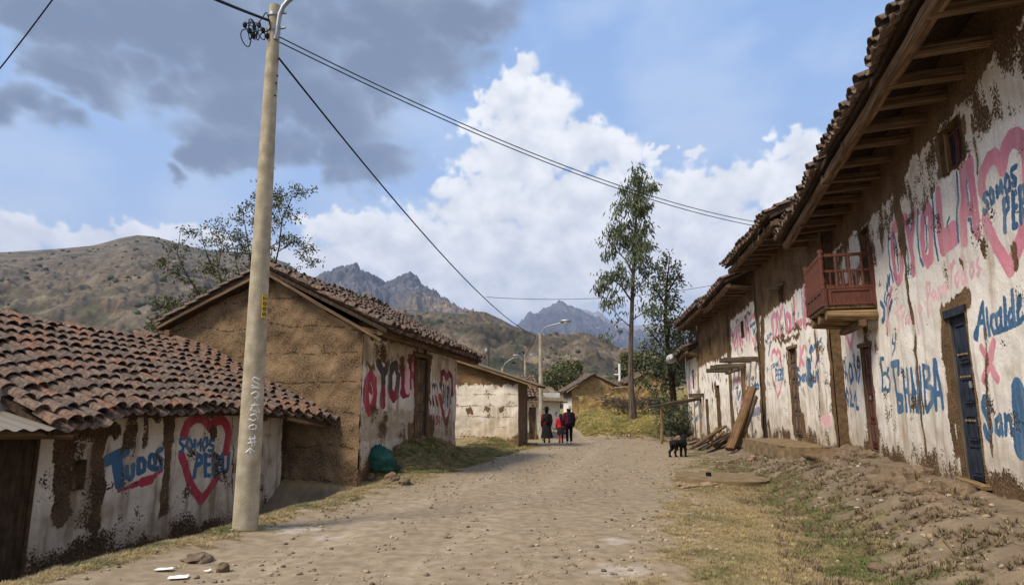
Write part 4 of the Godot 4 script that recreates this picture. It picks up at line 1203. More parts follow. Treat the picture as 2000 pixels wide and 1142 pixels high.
# ---------------------------------------------------------------- the painted lettering: [frame, colour, pen width, points]
func R1_INK() -> Array:
	return [
		# OYOLA
		["b", 1, 0.2, [122, 60, 116, 250, 138, 460, 165, 520, 195, 470, 196, 250, 182, 60, 152, -15, 122, 60]],
		["b", 1, 0.2, [228, -70, 275, 130, 300, 300, 306, 430]], ["b", 1, 0.17, [328, -125, 305, 40, 292, 160]],
		["b", 1, 0.2, [398, -60, 392, 120, 408, 290, 435, 345, 474, 300, 480, 100, 466, -110, 432, -185, 398, -60]],
		["b", 1, 0.24, [535, -300, 556, 0, 582, 215]], ["b", 1, 0.2, [600, 85, 700, 15]], ["b", 1, 0.2, [592, 205, 702, 130]],
		["a", 1, 0.22, [768, 440, 778, 760, 788, 1080]], ["a", 1, 0.2, [840, 360, 872, 700, 908, 1020]], ["a", 1, 0.2, [785, 425, 825, 400]], ["a", 1, 0.2, [785, 815, 880, 780]], ["a", 1, 0.2, [785, 560, 800, 500]],
		["a", 2, 0.06, [715, 460, 722, 800, 735, 1100]], ["a", 2, 0.06, [478, 690, 500, 900, 520, 1140, 538, 1270]], ["a", 2, 0.07, [355, 810, 346, 1000, 355, 1140, 370, 1250, 395, 1320]], ["a", 2, 0.04, [280, 845, 283, 1000]],
		["a", 2, 0.05, [415, 870, 430, 960, 440, 1140, 430, 1190]], ["a", 2, 0.05, [650, 875, 625, 960]], ["a", 2, 0.04, [805, 535, 820, 755]], ["a", 2, 0.06, [828, 895, 850, 895, 858, 1005]], ["a", 2, 0.06, [190, 930, 215, 1060, 250, 1190, 265, 1400]],
		["b", 2, 0.07, [85, 120, 76, 200, 95, 400, 120, 520]], ["b", 2, 0.05, [140, 100, 155, 200, 165, 420]],
		# heart
		["a", 1, 0.2, [945, 630, 962, 450, 1010, 335, 1065, 300, 1115, 350, 1140, 400]], ["a", 1, 0.24, [1140, 400, 1165, 240, 1210, 150, 1260, 130, 1320, 170, 1370, 300, 1385, 520]],
		["a", 1, 0.2, [975, 880, 1012, 1000, 1070, 1130]], ["b", 1, 0.22, [1070, 190, 1140, 290, 1205, 400]], ["b", 1, 0.22, [1205, 400, 1250, 270, 1320, 110, 1390, -100]],
		# SOMOS PERU
		["a", 2, 0.075, [995, 650, 965, 660, 955, 700, 985, 740, 990, 790, 970, 830, 955, 810]], ["a", 2, 0.07, [1030, 610, 1015, 680, 1025, 750, 1050, 720, 1050, 640, 1030, 610]], ["a", 2, 0.07, [1085, 680, 1080, 590, 1105, 640, 1120, 540, 1130, 640]],
		["a", 2, 0.07, [1165, 520, 1155, 590, 1170, 650, 1200, 600, 1200, 510, 1180, 480, 1165, 520]], ["a", 2, 0.075, [1270, 400, 1235, 430, 1230, 480, 1265, 520, 1260, 570, 1230, 565]],
		["a", 2, 0.09, [1140, 720, 1165, 1000]], ["a", 2, 0.08, [1145, 720, 1185, 700, 1190, 790, 1155, 860]], ["a", 2, 0.09, [1230, 660, 1250, 960]], ["a", 2, 0.08, [1230, 660, 1260, 640]], ["a", 2, 0.08, [1240, 790, 1270, 775]], ["a", 2, 0.08, [1250, 960, 1280, 945]],
		["a", 2, 0.09, [1300, 610, 1320, 910]], ["a", 2, 0.08, [1305, 600, 1345, 590, 1350, 700, 1315, 760, 1370, 880]], ["a", 2, 0.09, [1400, 560, 1410, 800, 1440, 830, 1460, 760, 1450, 520]],
		# trabajo para todos
		["b", 3, 0.06, [150, 715, 165, 800, 175, 985]], ["b", 3, 0.05, [130, 820, 205, 740]], ["b", 3, 0.05, [205, 800, 210, 930]], ["b", 3, 0.05, [210, 860, 225, 800]], ["b", 3, 0.05, [250, 830, 228, 880, 238, 920, 255, 870, 260, 910]], ["b", 3, 0.05, [262, 790, 270, 920, 290, 860, 275, 850]],
		["b", 3, 0.05, [330, 740, 340, 900, 352, 1000]], ["b", 3, 0.05, [375, 740, 360, 790, 375, 830, 395, 770, 375, 730]], ["b", 3, 0.08, [435, 540, 445, 700, 450, 840]], ["b", 3, 0.07, [435, 540, 465, 540, 465, 620, 440, 680]], ["b", 3, 0.05, [500, 600, 482, 650, 500, 690, 515, 620, 522, 680, 545, 680]],
		["b", 3, 0.05, [535, 580, 540, 660]], ["b", 3, 0.05, [540, 600, 560, 570]], ["b", 3, 0.05, [590, 540, 572, 590, 590, 640, 605, 560, 612, 620]], ["b", 3, 0.08, [680, 330, 652, 420, 662, 570]], ["b", 3, 0.07, [630, 390, 690, 340]], ["b", 3, 0.06, [715, 440, 702, 500, 720, 570, 740, 510, 725, 430]],
		["b", 3, 0.06, [778, 420, 758, 480, 772, 550, 795, 480, 766, 270, 800, 540]], ["b", 3, 0.06, [840, 350, 830, 430, 845, 490, 865, 420, 855, 350, 840, 350]], ["b", 3, 0.07, [905, 310, 890, 360, 925, 400, 900, 460]],
		# JUAN and tick
		["b", 2, 0.12, [10, 720, 40, 770, 40, 860, 22, 890]], ["b", 2, 0.07, [48, 630, 40, 700, 58, 740, 68, 650]], ["b", 2, 0.07, [58, 600, 62, 540, 78, 640]], ["b", 2, 0.07, [76, 560, 74, 470, 90, 550, 88, 460]], ["b", 2, 0.1, [110, 700, 85, 780]], ["b", 2, 0.05, [85, 780, 62, 900, 62, 1020]],
		["b", 1, 0.12, [108, 590, 90, 660]], ["b", 1, 0.07, [90, 660, 70, 760, 55, 1000]],
		# y Es CHAMBA
		["c", 2, 0.06, [192, 60, 186, 130, 208, 140]], ["c", 2, 0.06, [215, 60, 210, 140, 195, 230]],
		["c", 2, 0.1, [94, 265, 108, 535]], ["c", 2, 0.08, [94, 270, 120, 262]], ["c", 2, 0.08, [102, 400, 130, 388]], ["c", 2, 0.08, [108, 532, 138, 522]], ["c", 2, 0.09, [158, 350, 142, 400, 166, 450, 168, 530, 148, 542]],
		["c", 2, 0.14, [192, 315, 245, 300, 248, 385]], ["c", 2, 0.13, [205, 310, 215, 500, 238, 700]], ["c", 2, 0.16, [240, 705, 278, 690, 276, 600, 235, 590]],
		["c", 2, 0.1, [285, 370, 314, 710]], ["c", 2, 0.1, [314, 360, 344, 710]], ["c", 2, 0.1, [300, 545, 330, 535]], ["c", 2, 0.1, [350, 360, 362, 540, 374, 710]], ["c", 2, 0.1, [352, 360, 402, 710]], ["c", 2, 0.08, [362, 560, 390, 552]],
		["c", 2, 0.1, [398, 350, 418, 715]], ["c", 2, 0.1, [402, 360, 432, 540]], ["c", 2, 0.1, [434, 340, 440, 520, 462, 720]], ["c", 2, 0.1, [464, 330, 490, 712]], ["c", 2, 0.09, [466, 328, 508, 345, 512, 425, 478, 485]], ["c", 2, 0.1, [482, 490, 535, 520, 538, 630, 495, 712]],
		["c", 2, 0.12, [550, 290, 564, 690]], ["c", 2, 0.12, [558, 290, 626, 680]], ["c", 2, 0.09, [560, 570, 606, 560]],
		# Alcalde x San L
		["b", 2, 0.08, [955, 720, 930, 850, 905, 1050, 886, 1040, 886, 1000, 905, 955]], ["b", 2, 0.08, [955, 720, 972, 880, 985, 1030]], ["b", 2, 0.07, [925, 905, 975, 885]], ["b", 2, 0.07, [1000, 780, 1008, 900, 1020, 1015]], ["b", 2, 0.07, [1075, 830, 1045, 850, 1037, 930, 1060, 1000, 1088, 980]],
		["b", 2, 0.07, [1130, 790, 1097, 840, 1092, 930, 1108, 985, 1130, 930]], ["b", 2, 0.07, [1132, 775, 1140, 970]], ["b", 2, 0.08, [1162, 680, 1170, 800, 1178, 950]], ["b", 2, 0.07, [1215, 780, 1200, 850, 1215, 930, 1245, 860]], ["b", 2, 0.08, [1230, 610, 1238, 780, 1250, 910]], ["b", 2, 0.07, [1280, 800, 1312, 740, 1315, 655, 1285, 690, 1282, 860, 1312, 890, 1345, 850]], ["b", 2, 0.06, [1060, 1000, 1180, 960, 1320, 890]],
		["c", 1, 0.13, [968, 175, 1022, 290, 1100, 435]], ["c", 1, 0.13, [1065, 125, 1038, 270, 990, 450]],
		["c", 2, 0.14, [1030, 690, 1022, 620, 992, 612, 982, 690, 1020, 780, 1045, 870, 1040, 950, 1010, 920, 992, 860]], ["c", 2, 0.08, [1112, 770, 1087, 800, 1087, 880, 1110, 910, 1125, 850]], ["c", 2, 0.08, [1118, 755, 1138, 910]], ["c", 2, 0.08, [1155, 750, 1167, 910]], ["c", 2, 0.08, [1160, 790, 1190, 760, 1205, 820, 1218, 910, 1238, 880]], ["c", 2, 0.32, [1272, 540, 1300, 1020]],
		# 2019 2022 under the balcony
		["k", 1, 0.16, [596, 435, 650, 565]], ["k", 1, 0.16, [672, 435, 650, 565]],
		["e", 2, 0.1, [1068, 440, 1064, 310, 1085, 310, 1096, 420, 1086, 520]], ["e", 2, 0.1, [1085, 460, 1120, 480, 1125, 560]], ["e", 2, 0.1, [1150, 340, 1145, 450, 1165, 590, 1185, 520, 1175, 380, 1150, 340]], ["e", 2, 0.11, [1195, 240, 1210, 380, 1235, 540]], ["e", 2, 0.1, [1268, 380, 1240, 370, 1236, 270, 1250, 250, 1270, 330, 1276, 470, 1266, 570]],
		["e", 2, 0.1, [1048, 690, 1055, 650, 1075, 720, 1065, 870, 1090, 880]], ["e", 2, 0.1, [1102, 660, 1095, 760, 1120, 880, 1125, 760, 1102, 660]], ["e", 2, 0.1, [1148, 710, 1155, 670, 1170, 760, 1155, 880, 1196, 880]], ["e", 2, 0.1, [1205, 810, 1220, 700, 1232, 780, 1230, 920, 1266, 920]],
		["k", 1, 0.3, [566, 150, 572, 110]], ["k", 1, 0.35, [632, 150, 640, 60]]]
func R2_INK() -> Array:
	return [
		["d", 1, 0.2, [160, 700, 172, 960, 205, 990, 232, 800, 222, 640, 190, 600, 160, 650, 160, 700]], ["d", 1, 0.2, [240, 570, 270, 700, 292, 940]], ["d", 1, 0.18, [320, 490, 290, 650]], ["d", 1, 0.2, [372, 640, 395, 880, 440, 850, 442, 650, 400, 600, 372, 640]],
		["d", 1, 0.22, [490, 360, 500, 600, 512, 820]], ["d", 1, 0.22, [520, 800, 620, 720]], ["d", 1, 0.22, [668, 200, 680, 790]], ["d", 1, 0.2, [712, 210, 740, 500, 772, 750]], ["d", 1, 0.2, [690, 380, 740, 370]], ["d", 1, 0.2, [690, 600, 760, 580]],
		["d", 2, 0.05, [140, 640, 150, 980]], ["d", 2, 0.06, [220, 570, 265, 940]], ["d", 2, 0.05, [280, 470, 290, 630]], ["d", 2, 0.07, [345, 520, 375, 900]], ["d", 2, 0.06, [460, 430, 485, 830]], ["d", 2, 0.06, [625, 240, 655, 810]], ["d", 2, 0.07, [582, 575, 570, 645]], ["d", 2, 0.05, [420, 640, 430, 830]], ["d", 2, 0.05, [710, 480, 735, 770]],
		["d", 2, 0.1, [75, 940, 68, 1060, 50, 1020]], ["d", 2, 0.06, [92, 920, 90, 990, 108, 960, 112, 910]], ["d", 2, 0.06, [120, 880, 118, 950, 140, 900]], ["d", 2, 0.1, [128, 1040, 110, 1120, 90, 1250]], ["d", 3, 0.1, [125, 960, 100, 1080]],
		["e", 1, 0.15, [122, 290, 125, 185, 158, 155, 182, 210, 212, 155, 236, 210, 250, 370]], ["e", 1, 0.12, [128, 440, 142, 600, 200, 780]], ["e", 1, 0.12, [250, 575, 232, 700, 200, 780]],
		["e", 2, 0.05, [132, 345, 115, 370, 130, 400, 118, 412]], ["e", 2, 0.05, [145, 330, 140, 390, 156, 370, 145, 330]], ["e", 2, 0.05, [162, 390, 162, 330, 172, 360, 180, 320, 182, 380]], ["e", 2, 0.05, [190, 318, 186, 370, 197, 350, 190, 318]], ["e", 2, 0.05, [208, 300, 198, 330, 208, 355, 200, 385]],
		["e", 2, 0.08, [168, 410, 172, 560]], ["e", 2, 0.08, [168, 410, 190, 420, 190, 480, 172, 490]], ["e", 2, 0.08, [202, 420, 205, 550]], ["e", 2, 0.07, [202, 420, 220, 410]], ["e", 2, 0.07, [203, 480, 220, 475]], ["e", 2, 0.07, [205, 550, 222, 545]], ["e", 2, 0.08, [230, 410, 233, 550]], ["e", 2, 0.08, [230, 410, 248, 420, 245, 470, 232, 480, 250, 550]], ["e", 2, 0.08, [258, 400, 258, 530, 266, 550, 271, 520, 269, 395]],
		["e", 1, 0.16, [490, 125, 508, 220, 505, 260, 540, 345]], ["e", 1, 0.16, [535, 118, 510, 240, 490, 360]],
		["e", 2, 0.13, [480, 410, 458, 400, 456, 460, 492, 520, 490, 600, 476, 590]], ["e", 2, 0.08, [522, 490, 506, 530, 516, 570, 530, 530]], ["e", 2, 0.08, [530, 480, 536, 570]], ["e", 2, 0.08, [545, 480, 548, 560]], ["e", 2, 0.08, [548, 500, 560, 470, 572, 555]], ["e", 2, 0.34, [602, 335, 612, 480]], ["e", 2, 0.4, [605, 535, 640, 555]], ["e", 2, 0.3, [590, 340, 615, 330]],
		["e", 2, 0.08, [668, 440, 674, 570, 695, 570, 700, 440]], ["e", 2, 0.08, [712, 440, 718, 570]], ["e", 2, 0.08, [738, 420, 724, 460, 738, 510, 736, 575]],
		["e", 2, 0.12, [640, 110, 622, 180]], ["e", 2, 0.1, [645, 110, 636, 200, 645, 290]], ["e", 2, 0.06, [655, 120, 658, 180, 672, 140, 674, 90]], ["e", 2, 0.06, [682, 130, 684, 80, 696, 120]], ["e", 2, 0.06, [706, 20, 712, 100]], ["e", 2, 0.06, [735, 40, 722, 60, 735, 90, 748, 50]], ["e", 2, 0.07, [770, 0, 755, 30, 772, 50]],
		["e", 3, 0.12, [728, 170, 695, 340]], ["e", 2, 0.12, [738, 245, 712, 320]], ["e", 2, 0.06, [712, 320, 695, 390]], ["e", 3, 0.3, [790, 1090, 880, 1080]]]
func R3_INK() -> Array:
	return [["g", 1, 0.22, [640, 340, 690, 580]], ["g", 1, 0.2, [690, 290, 650, 470]], ["g", 1, 0.22, [715, 240, 725, 530]], ["g", 1, 0.22, [748, 240, 745, 400, 760, 530]], ["g", 1, 0.2, [760, 420, 795, 500]], ["g", 1, 0.22, [832, 130, 845, 440]], ["g", 1, 0.2, [850, 130, 888, 430]], ["g", 1, 0.16, [845, 300, 880, 300]], ["g", 1, 0.2, [700, 420, 690, 500]],
		["g", 1, 0.18, [902, 180, 920, 100, 945, 140, 965, 80, 985, 170]], ["g", 3, 0.14, [905, 330, 912, 420]], ["g", 1, 0.14, [930, 440, 965, 550]], ["g", 1, 0.14, [980, 410, 965, 550]],
		["g", 2, 0.13, [905, 265, 930, 240, 960, 215]], ["g", 2, 0.12, [935, 300, 942, 370, 960, 290]], ["g", 2, 0.1, [960, 280, 966, 380]], ["g", 2, 0.12, [982, 270, 985, 350, 1000, 330]], ["g", 2, 0.05, [635, 280, 630, 400]],
		["g", 2, 0.09, [895, 1060, 905, 1115]], ["g", 2, 0.09, [920, 1060, 945, 1110]], ["g", 2, 0.09, [955, 1100, 965, 1050, 985, 1100]], ["g", 2, 0.1, [1005, 1040, 1000, 1100, 1022, 1080]],
		["m", 1, 0.14, [336, 665, 345, 640, 355, 665, 368, 632, 378, 670]], ["m", 3, 0.1, [340, 760, 362, 855]], ["m", 3, 0.1, [392, 770, 362, 855]], ["m", 2, 0.09, [345, 708, 368, 700]], ["m", 2, 0.14, [362, 730, 370, 785, 382, 730]], ["m", 2, 0.1, [398, 700, 405, 830]], ["m", 2, 0.1, [388, 760, 385, 840]], ["m", 2, 0.1, [448, 680, 452, 712]], ["m", 2, 0.1, [475, 690, 500, 680]], ["m", 2, 0.1, [480, 715, 512, 705]],
		["m", 7, 0.3, [465, 880, 515, 860]]]
func R4_INK() -> Array:
	return [["m", 7, 0.12, [120, 600, 135, 650]], ["m", 7, 0.12, [150, 590, 160, 660]], ["m", 7, 0.1, [200, 570, 215, 640]], ["m", 2, 0.1, [265, 540, 275, 575]], ["m", 7, 0.1, [180, 640, 185, 690]], ["m", 3, 0.2, [240, 580, 250, 620]]]
func A_INK() -> Array:
	return [
		["h", 4, 0.2, [790, 300, 822, 210, 880, 155, 940, 155, 985, 210, 1012, 245]], ["h", 4, 0.2, [1010, 240, 1060, 180, 1110, 170, 1150, 220, 1162, 300, 1142, 440]], ["h", 4, 0.17, [762, 480, 792, 590, 850, 740, 930, 865]], ["h", 4, 0.17, [930, 865, 1000, 760, 1070, 662]],
		["h", 2, 0.065, [790, 325, 757, 340, 757, 370, 785, 400, 772, 440, 746, 450]], ["h", 2, 0.065, [820, 335, 805, 390, 825, 440, 850, 400, 840, 345, 820, 335]], ["h", 2, 0.065, [870, 430, 870, 345, 895, 395, 925, 340, 925, 430]], ["h", 2, 0.065, [960, 325, 940, 380, 955, 435, 980, 390, 975, 330, 960, 325]], ["h", 2, 0.065, [1035, 345, 1000, 350, 1000, 380, 1035, 400, 1025, 440, 995, 435]],
		["h", 2, 0.1, [887, 470, 872, 660]], ["h", 2, 0.1, [887, 475, 930, 490, 930, 540, 882, 570]], ["h", 2, 0.1, [965, 470, 965, 650]], ["h", 2, 0.08, [965, 475, 1005, 480]], ["h", 2, 0.08, [965, 560, 1000, 555]], ["h", 2, 0.08, [965, 645, 1000, 650]], ["h", 2, 0.1, [1032, 475, 1032, 640]], ["h", 2, 0.09, [1032, 480, 1080, 490, 1075, 550, 1037, 565]], ["h", 2, 0.09, [1045, 565, 1085, 640]], ["h", 2, 0.1, [1110, 470, 1110, 600, 1130, 630, 1160, 600, 1165, 470]],
		["h", 2, 0.2, [135, 520, 275, 445]], ["h", 2, 0.2, [218, 490, 228, 720]], ["h", 2, 0.09, [290, 580, 290, 660, 320, 678, 345, 640, 345, 560]], ["h", 2, 0.09, [387, 510, 390, 630, 430, 610, 440, 540, 415, 505, 387, 515]], ["h", 2, 0.09, [480, 490, 475, 570, 510, 590, 530, 540, 520, 480, 490, 475, 480, 490]], ["h", 2, 0.1, [590, 425, 550, 440, 540, 480, 590, 520, 580, 590, 530, 595]],
		["h", 4, 0.05, [212, 785, 330, 738]], ["h", 4, 0.1, [330, 738, 420, 705]], ["h", 4, 0.16, [420, 705, 490, 685]], ["h", 4, 0.1, [480, 690, 530, 650]], ["h", 4, 0.05, [530, 645, 590, 605]]]
func B_INK() -> Array:
	return [
		["f", 4, 0.26, [105, 560, 118, 390, 165, 300, 212, 380, 222, 560, 198, 740, 158, 810, 120, 750, 102, 640, 105, 560]],
		["f", 5, 0.26, [282, 140, 330, 260, 345, 520]], ["f", 6, 0.3, [345, 520, 332, 690]], ["f", 5, 0.22, [412, 140, 352, 270]], ["f", 5, 0.26, [442, 300, 445, 500, 470, 570]], ["f", 5, 0.26, [540, 570, 556, 300, 515, 160, 470, 180, 442, 300]], ["f", 6, 0.26, [460, 560, 490, 620, 540, 550]],
		["f", 6, 0.24, [622, 90, 620, 560]], ["f", 6, 0.3, [615, 550, 685, 530]], ["f", 6, 0.24, [728, 80, 722, 450]], ["f", 6, 0.24, [800, 90, 798, 560]], ["f", 6, 0.24, [730, 70, 800, 70]], ["f", 6, 0.2, [730, 300, 800, 300]], ["f", 4, 0.12, [150, 460, 165, 540]],
		["f", 6, 0.2, [1160, 420, 1165, 280, 1200, 260, 1230, 340, 1265, 270, 1300, 330, 1308, 560]], ["f", 4, 0.2, [1130, 600, 1170, 800, 1210, 970]], ["f", 4, 0.16, [1280, 790, 1250, 880, 1210, 970]],
		["f", 5, 0.09, [1020, 420, 1030, 470, 1050, 430]], ["f", 5, 0.09, [1060, 430, 1070, 480, 1085, 430]], ["f", 7, 0.1, [1095, 430, 1110, 490]], ["f", 5, 0.12, [1140, 420, 1160, 560, 1170, 700]], ["f", 5, 0.1, [1190, 440, 1195, 680]], ["f", 7, 0.1, [1215, 460, 1220, 720]], ["f", 5, 0.12, [1240, 470, 1245, 740]], ["f", 7, 0.1, [1265, 500, 1270, 740]], ["f", 5, 0.1, [1290, 520, 1290, 700]],
		["f", 6, 0.1, [990, 620, 1010, 700]], ["f", 6, 0.1, [1040, 600, 1050, 720]], ["f", 6, 0.12, [1080, 600, 1095, 720]], ["f", 4, 0.07, [1035, 980, 1050, 870, 1062, 980]], ["f", 4, 0.07, [1108, 870, 1082, 890, 1110, 940, 1088, 990]], ["f", 4, 0.07, [1130, 880, 1126, 1000]], ["f", 3, 0.4, [690, 300, 680, 470]], ["f", 3, 0.2, [580, 120, 575, 230]]]

# ---------------------------------------------------------------- houses on the near side, walls facing east
func houses_left():
	var r := RandomNumberGenerator.new(); r.seed = 301
	var g: Geo
	# --- low house below the road
	var w := Wall.new(-7.0, -8.75, -5.4, -14.8, Vector3(1, 0, 0))
	var h := thing("mud_house", "low house with clay tile roof and red heart on its stained wall", "house", w.p(3, -0.7))
	var m := plaster(w, -2.6, 6.62, -1.15, 1.85, 0.0095, {"seed": 57, "base0": -0.72, "base1": -0.72, "dirt": 0.4, "holes": 0.04, "wear": 0.24, "grimy": 0.7, "white": Color8(206, 197, 186), "earth": Color8(84, 68, 54), "grime": Color8(120, 104, 86), "ink": A_INK(),
		"bare_strokes": [["h", 255, 0.3, [675, 80, 662, 330]], ["h", 190, 0.2, [662, 330, 640, 640, 610, 980]], ["h", 150, 0.28, [345, 100, 318, 330, 300, 480]], ["h", 110, 0.2, [300, 480, 260, 800, 240, 1000]], ["h", 150, 0.14, [465, 100, 440, 250, 425, 400]], ["h", 255, 0.24, [110, 260, 190, 245]], ["h", 220, 0.34, [60, 150, 30, 600, 0, 1050]], ["h", 130, 0.4, [-90, 200, -120, 1000]], ["h", 200, 0.3, [-250, 300, -260, 1000]], ["h", 255, 0.22, [1028, 262, 1034, 282]], ["h", 160, 0.06, [1200, 150, 1205, 600, 1210, 800]], ["h", 120, 0.12, [1245, 480, 1235, 600]], ["h", 160, 0.1, [540, 470, 570, 540]]]})
	var hole := [1.32, 1.52, 0.36, 0.8, 0.3]
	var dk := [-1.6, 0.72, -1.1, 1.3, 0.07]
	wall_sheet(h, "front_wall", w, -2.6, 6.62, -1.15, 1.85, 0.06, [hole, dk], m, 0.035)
	door(h, "plank_door", w, -1.6, 0.72, -1.1, 1.3, -0.035, M.deck, [])  # added dark sheet standing in for the shade inside the doorway
	shell(h, w, -2.6, 6.62, 6.0, -1.15, 1.7, -2.9, 3.1, M.earth)
	var eo := func(s): return curve(s, [-2.6, 0.95, 0.4, 0.9, 1.6, 0.42, 4.2, 0.36, 5.8, 0.55, 7.1, 1.1])
	var ey := func(s): return 1.6 - (eo.call(s) - 0.35) * 0.42 + 0.015 * sin(s * 4.0) - 0.06
	var ry := func(s): return 3.14 + 0.05 * sin(s * 1.1) - 0.1 * smoothstep(4.0, 7.0, s)
	tiled_slope(h, w, 0.1, 7.15, eo, ey, -2.9, ry, M.tiles, 302, 300, {"pitch": 0.235})
	g = Geo.new(); g.quad(w.p(7.15, 3.05, -2.9), w.p(0.1, 3.12, -2.9), w.p(0.1, 1.6, -6.2), w.p(7.15, 1.6, -6.2)); part(h, "back_roof", g, M.tiles[2])
	var rid := holder(h, "ridge")
	for k in 17:
		var s := 0.3 + k * 0.4
		var o := MeshInstance3D.new(); o.name = "ridge_tile"; o.mesh = tile_mesh; o.material_override = M.tiles[r.randi() % 4]
		var z := w.u.rotated(Vector3.UP, r.randf_range(-0.12, 0.12))
		var x := Vector3.UP.cross(z)
		o.transform = Transform3D(Basis(x, Vector3.UP, z) * Basis.from_scale(Vector3(1.25, 1.1, 1.1)), w.p(s, ry.call(s) + 0.05, -2.9))
		rid.add_child(o, true)
	for s in [1.2, 2.6, 4.0, 5.4, 6.4]: plank(h, "rafter", w.p(s, 1.62, -0.15), w.p(s, ey.call(s) - 0.13, eo.call(s) - 0.1), 0.09, 0.09, M.wood, r, 0.012)
	plank(h, "eave_pole", w.p(5.9, 1.36, 0.55), w.p(7.1, 1.12, 1.0), 0.1, 0.1, M.wood, r, 0.01)
	# corrugated sheet over the side doorway
	var lt := thing("corrugated_sheet", "rusty grey corrugated sheet roof over the dark doorway beside the tile eave", "roof sheet", w.p(-0.6, -0.7, 0.5))
	var P := PackedVector3Array()
	var nn := 61
	for j in 3:
		for i in nn:
			var s := lerpf(-2.4, 0.2, float(i) / (nn - 1))
			P.append(w.p(s, 1.62 - j * 0.13 + 0.018 * sin(i * 1.26) - 0.05 * (s + 2.4) * 0.4, 0.0 + j * 0.55))
	g = Geo.new(); g.grid(P, nn, 3, Vector3.UP, PackedVector2Array(), PackedColorArray()); part(lt, "sheet", g, M.zinc)
	plank(lt, "beam", w.p(-2.3, 1.36, 0.85), w.p(0.6, 1.22, 0.7), 0.1, 0.11, M.wood, r, 0.01)
	plank(lt, "post", w.p(-1.2, -1.0, 0.7), w.p(-1.2, 1.3, 0.75), 0.1, 0.1, M.wood, r, 0.01)
	# --- earth gable house
	w = Wall.new(-3.5, -15.0, -1.83, -21.2, Vector3(1, 0, 0))
	h = thing("mud_house", "brown rammed earth house with bare gable and graffiti covered white side", "house", w.p(2, 0.2))
	var dd := [3.12, 3.98, 0.72, 3.0, 0.15]
	m = plaster(w, 0.0, 6.42, -0.5, 3.6, 0.0115, {"seed": 67, "base0": 0.1, "base1": 0.25, "dirt": 0.75, "holes": 0.07, "wear": 0.26, "grimy": 0.55, "white": Color8(222, 214, 206), "ink": B_INK(),
		"bare_strokes": [["f", 255, 0.3, [870, 40, 840, 200, 820, 700, 780, 1100]], ["f", 255, 0.24, [990, 100, 970, 500, 950, 1000]], ["f", 120, 0.5, [60, 20, 500, -20, 900, 0]], ["f", 120, 0.8, [60, 980, 500, 980, 800, 1000, 1300, 1080]], ["f", 255, 0.12, [120, 180, 230, 210]], ["f", 255, 0.1, [370, 870, 400, 920]], ["f", 120, 0.3, [1380, 500, 1330, 520]]],
		"rect": [[0, 3.25, 6.42, 3.7], [2.75, 0.2, 3.1, 1.2], [4.0, 0.2, 4.5, 1.2]]})
	wall_sheet(h, "front_wall", w, 0.0, 6.42, -0.5, 3.6, 0.07, [dd], m, 0.035)
	door(h, "plank_door", w, 3.16, 3.94, 0.74, 2.95, -0.06, M.grey_wood, [[0.15, 0.85, 0.68, 0.92], [0.15, 0.85, 0.42, 0.6], [0.15, 0.85, 0.06, 0.34]], M.wood, "weathered grey panelled door")
	for s in [3.12, 3.98]: plank(h, "jamb", w.p(s, 0.65, 0.0), w.p(s, 3.05, 0.0), 0.07, 0.08, M.wood, r)
	plank(h, "lintel", w.p(2.9, 3.06, 0.0), w.p(4.2, 3.06, 0.0), 0.12, 0.12, M.wood, r)
	# gable wall
	var wg := Wall.new(-3.5, -15.0, -3.5 - 0.9655 * 5.5, -15.0 - 0.2601 * 5.5, Vector3(0, 0, 1))
	var gtop := func(s): return minf(3.3 + s * 0.58, 4.82 - (s - 2.62) * 0.4) + 0.02 * sin(s * 5.0)
	var gm := gable_mat(wg, 0.0, 5.5, -1.2, 4.95)
	wall_sheet(h, "gable_wall", wg, 0.0, 5.5, -1.2, 4.95, 0.06, [], gm, 0.055, gtop)
	shell(h, w, 0.5, 6.42, 5.4, -0.5, 3.5, -2.62, 4.7, M.earth, [false, true])
	var far := Geo.new(); far.box(wg.p(5.4, 1.2, -0.5), wg.u * 0.1, Vector3(0, 2.4, 0), wg.n * 0.48); part(h, "return_wall", far, M.earth)
	var ey2 := lin_f(-0.4, 3.36, 6.8, 3.12)
	tiled_slope(h, w, -0.32, 6.75, const_f(0.75), ey2, -2.62, lin_f(-0.4, 4.98, 6.8, 4.8), [M.tiles[1], M.tiles[2], M.tiles[4], M.tiles[0]], 303, 300, {})
	eave_timbers(h, w, -0.25, 6.7, 8, 0.55, lin_f(-0.4, 3.3, 6.8, 3.06), 3.45, r, M.wood, 0.13)
	# back slope, with its broken lower edge
	var wb := Wall.new(wg.p(5.3, 0).x, wg.p(5.3, 0).z, wg.p(5.3, 0).x + 1.67, wg.p(5.3, 0).z - 6.2, Vector3(-1, 0, 0))
	tiled_slope(h, wb, -0.3, 6.7, const_f(0.35), const_f(3.62), -2.68, const_f(4.96), [M.tiles[1], M.tiles[2], M.tiles[4]], 304, 60, {})
	# verge boards and beam ends under the tiles on the gable
	plank(h, "verge_board", wg.p(-0.6, 3.1, 0.3), wg.p(2.6, 4.86, 0.3), 0.04, 0.07, M.wood, r, 0.012)
	plank(h, "verge_board", wg.p(2.62, 4.86, 0.3), wg.p(5.65, 3.58, 0.3), 0.04, 0.07, M.wood, r, 0.012)
	plank(h, "ridge_beam", wg.p(2.6, 4.72, 0.34), wg.p(2.6, 4.7, -2.0), 0.13, 0.13, M.wood, r, 0.012)
	plank(h, "purlin", wg.p(5.35, 3.45, 0.3), wg.p(5.35, 3.45, -1.5), 0.16, 0.16, M.wood, r, 0.012)
	for k in 5:
		var a := wg.p(5.5 + k * 0.16, 3.45 - k * 0.14, 0.3 - 0.1 * (k % 2))
		plank(h, "broken_rafter", a, wg.p(6.0 + k * 0.2, 3.15 - k * 0.16, -0.3), 0.13, 0.08, M.wood, r, 0.02)
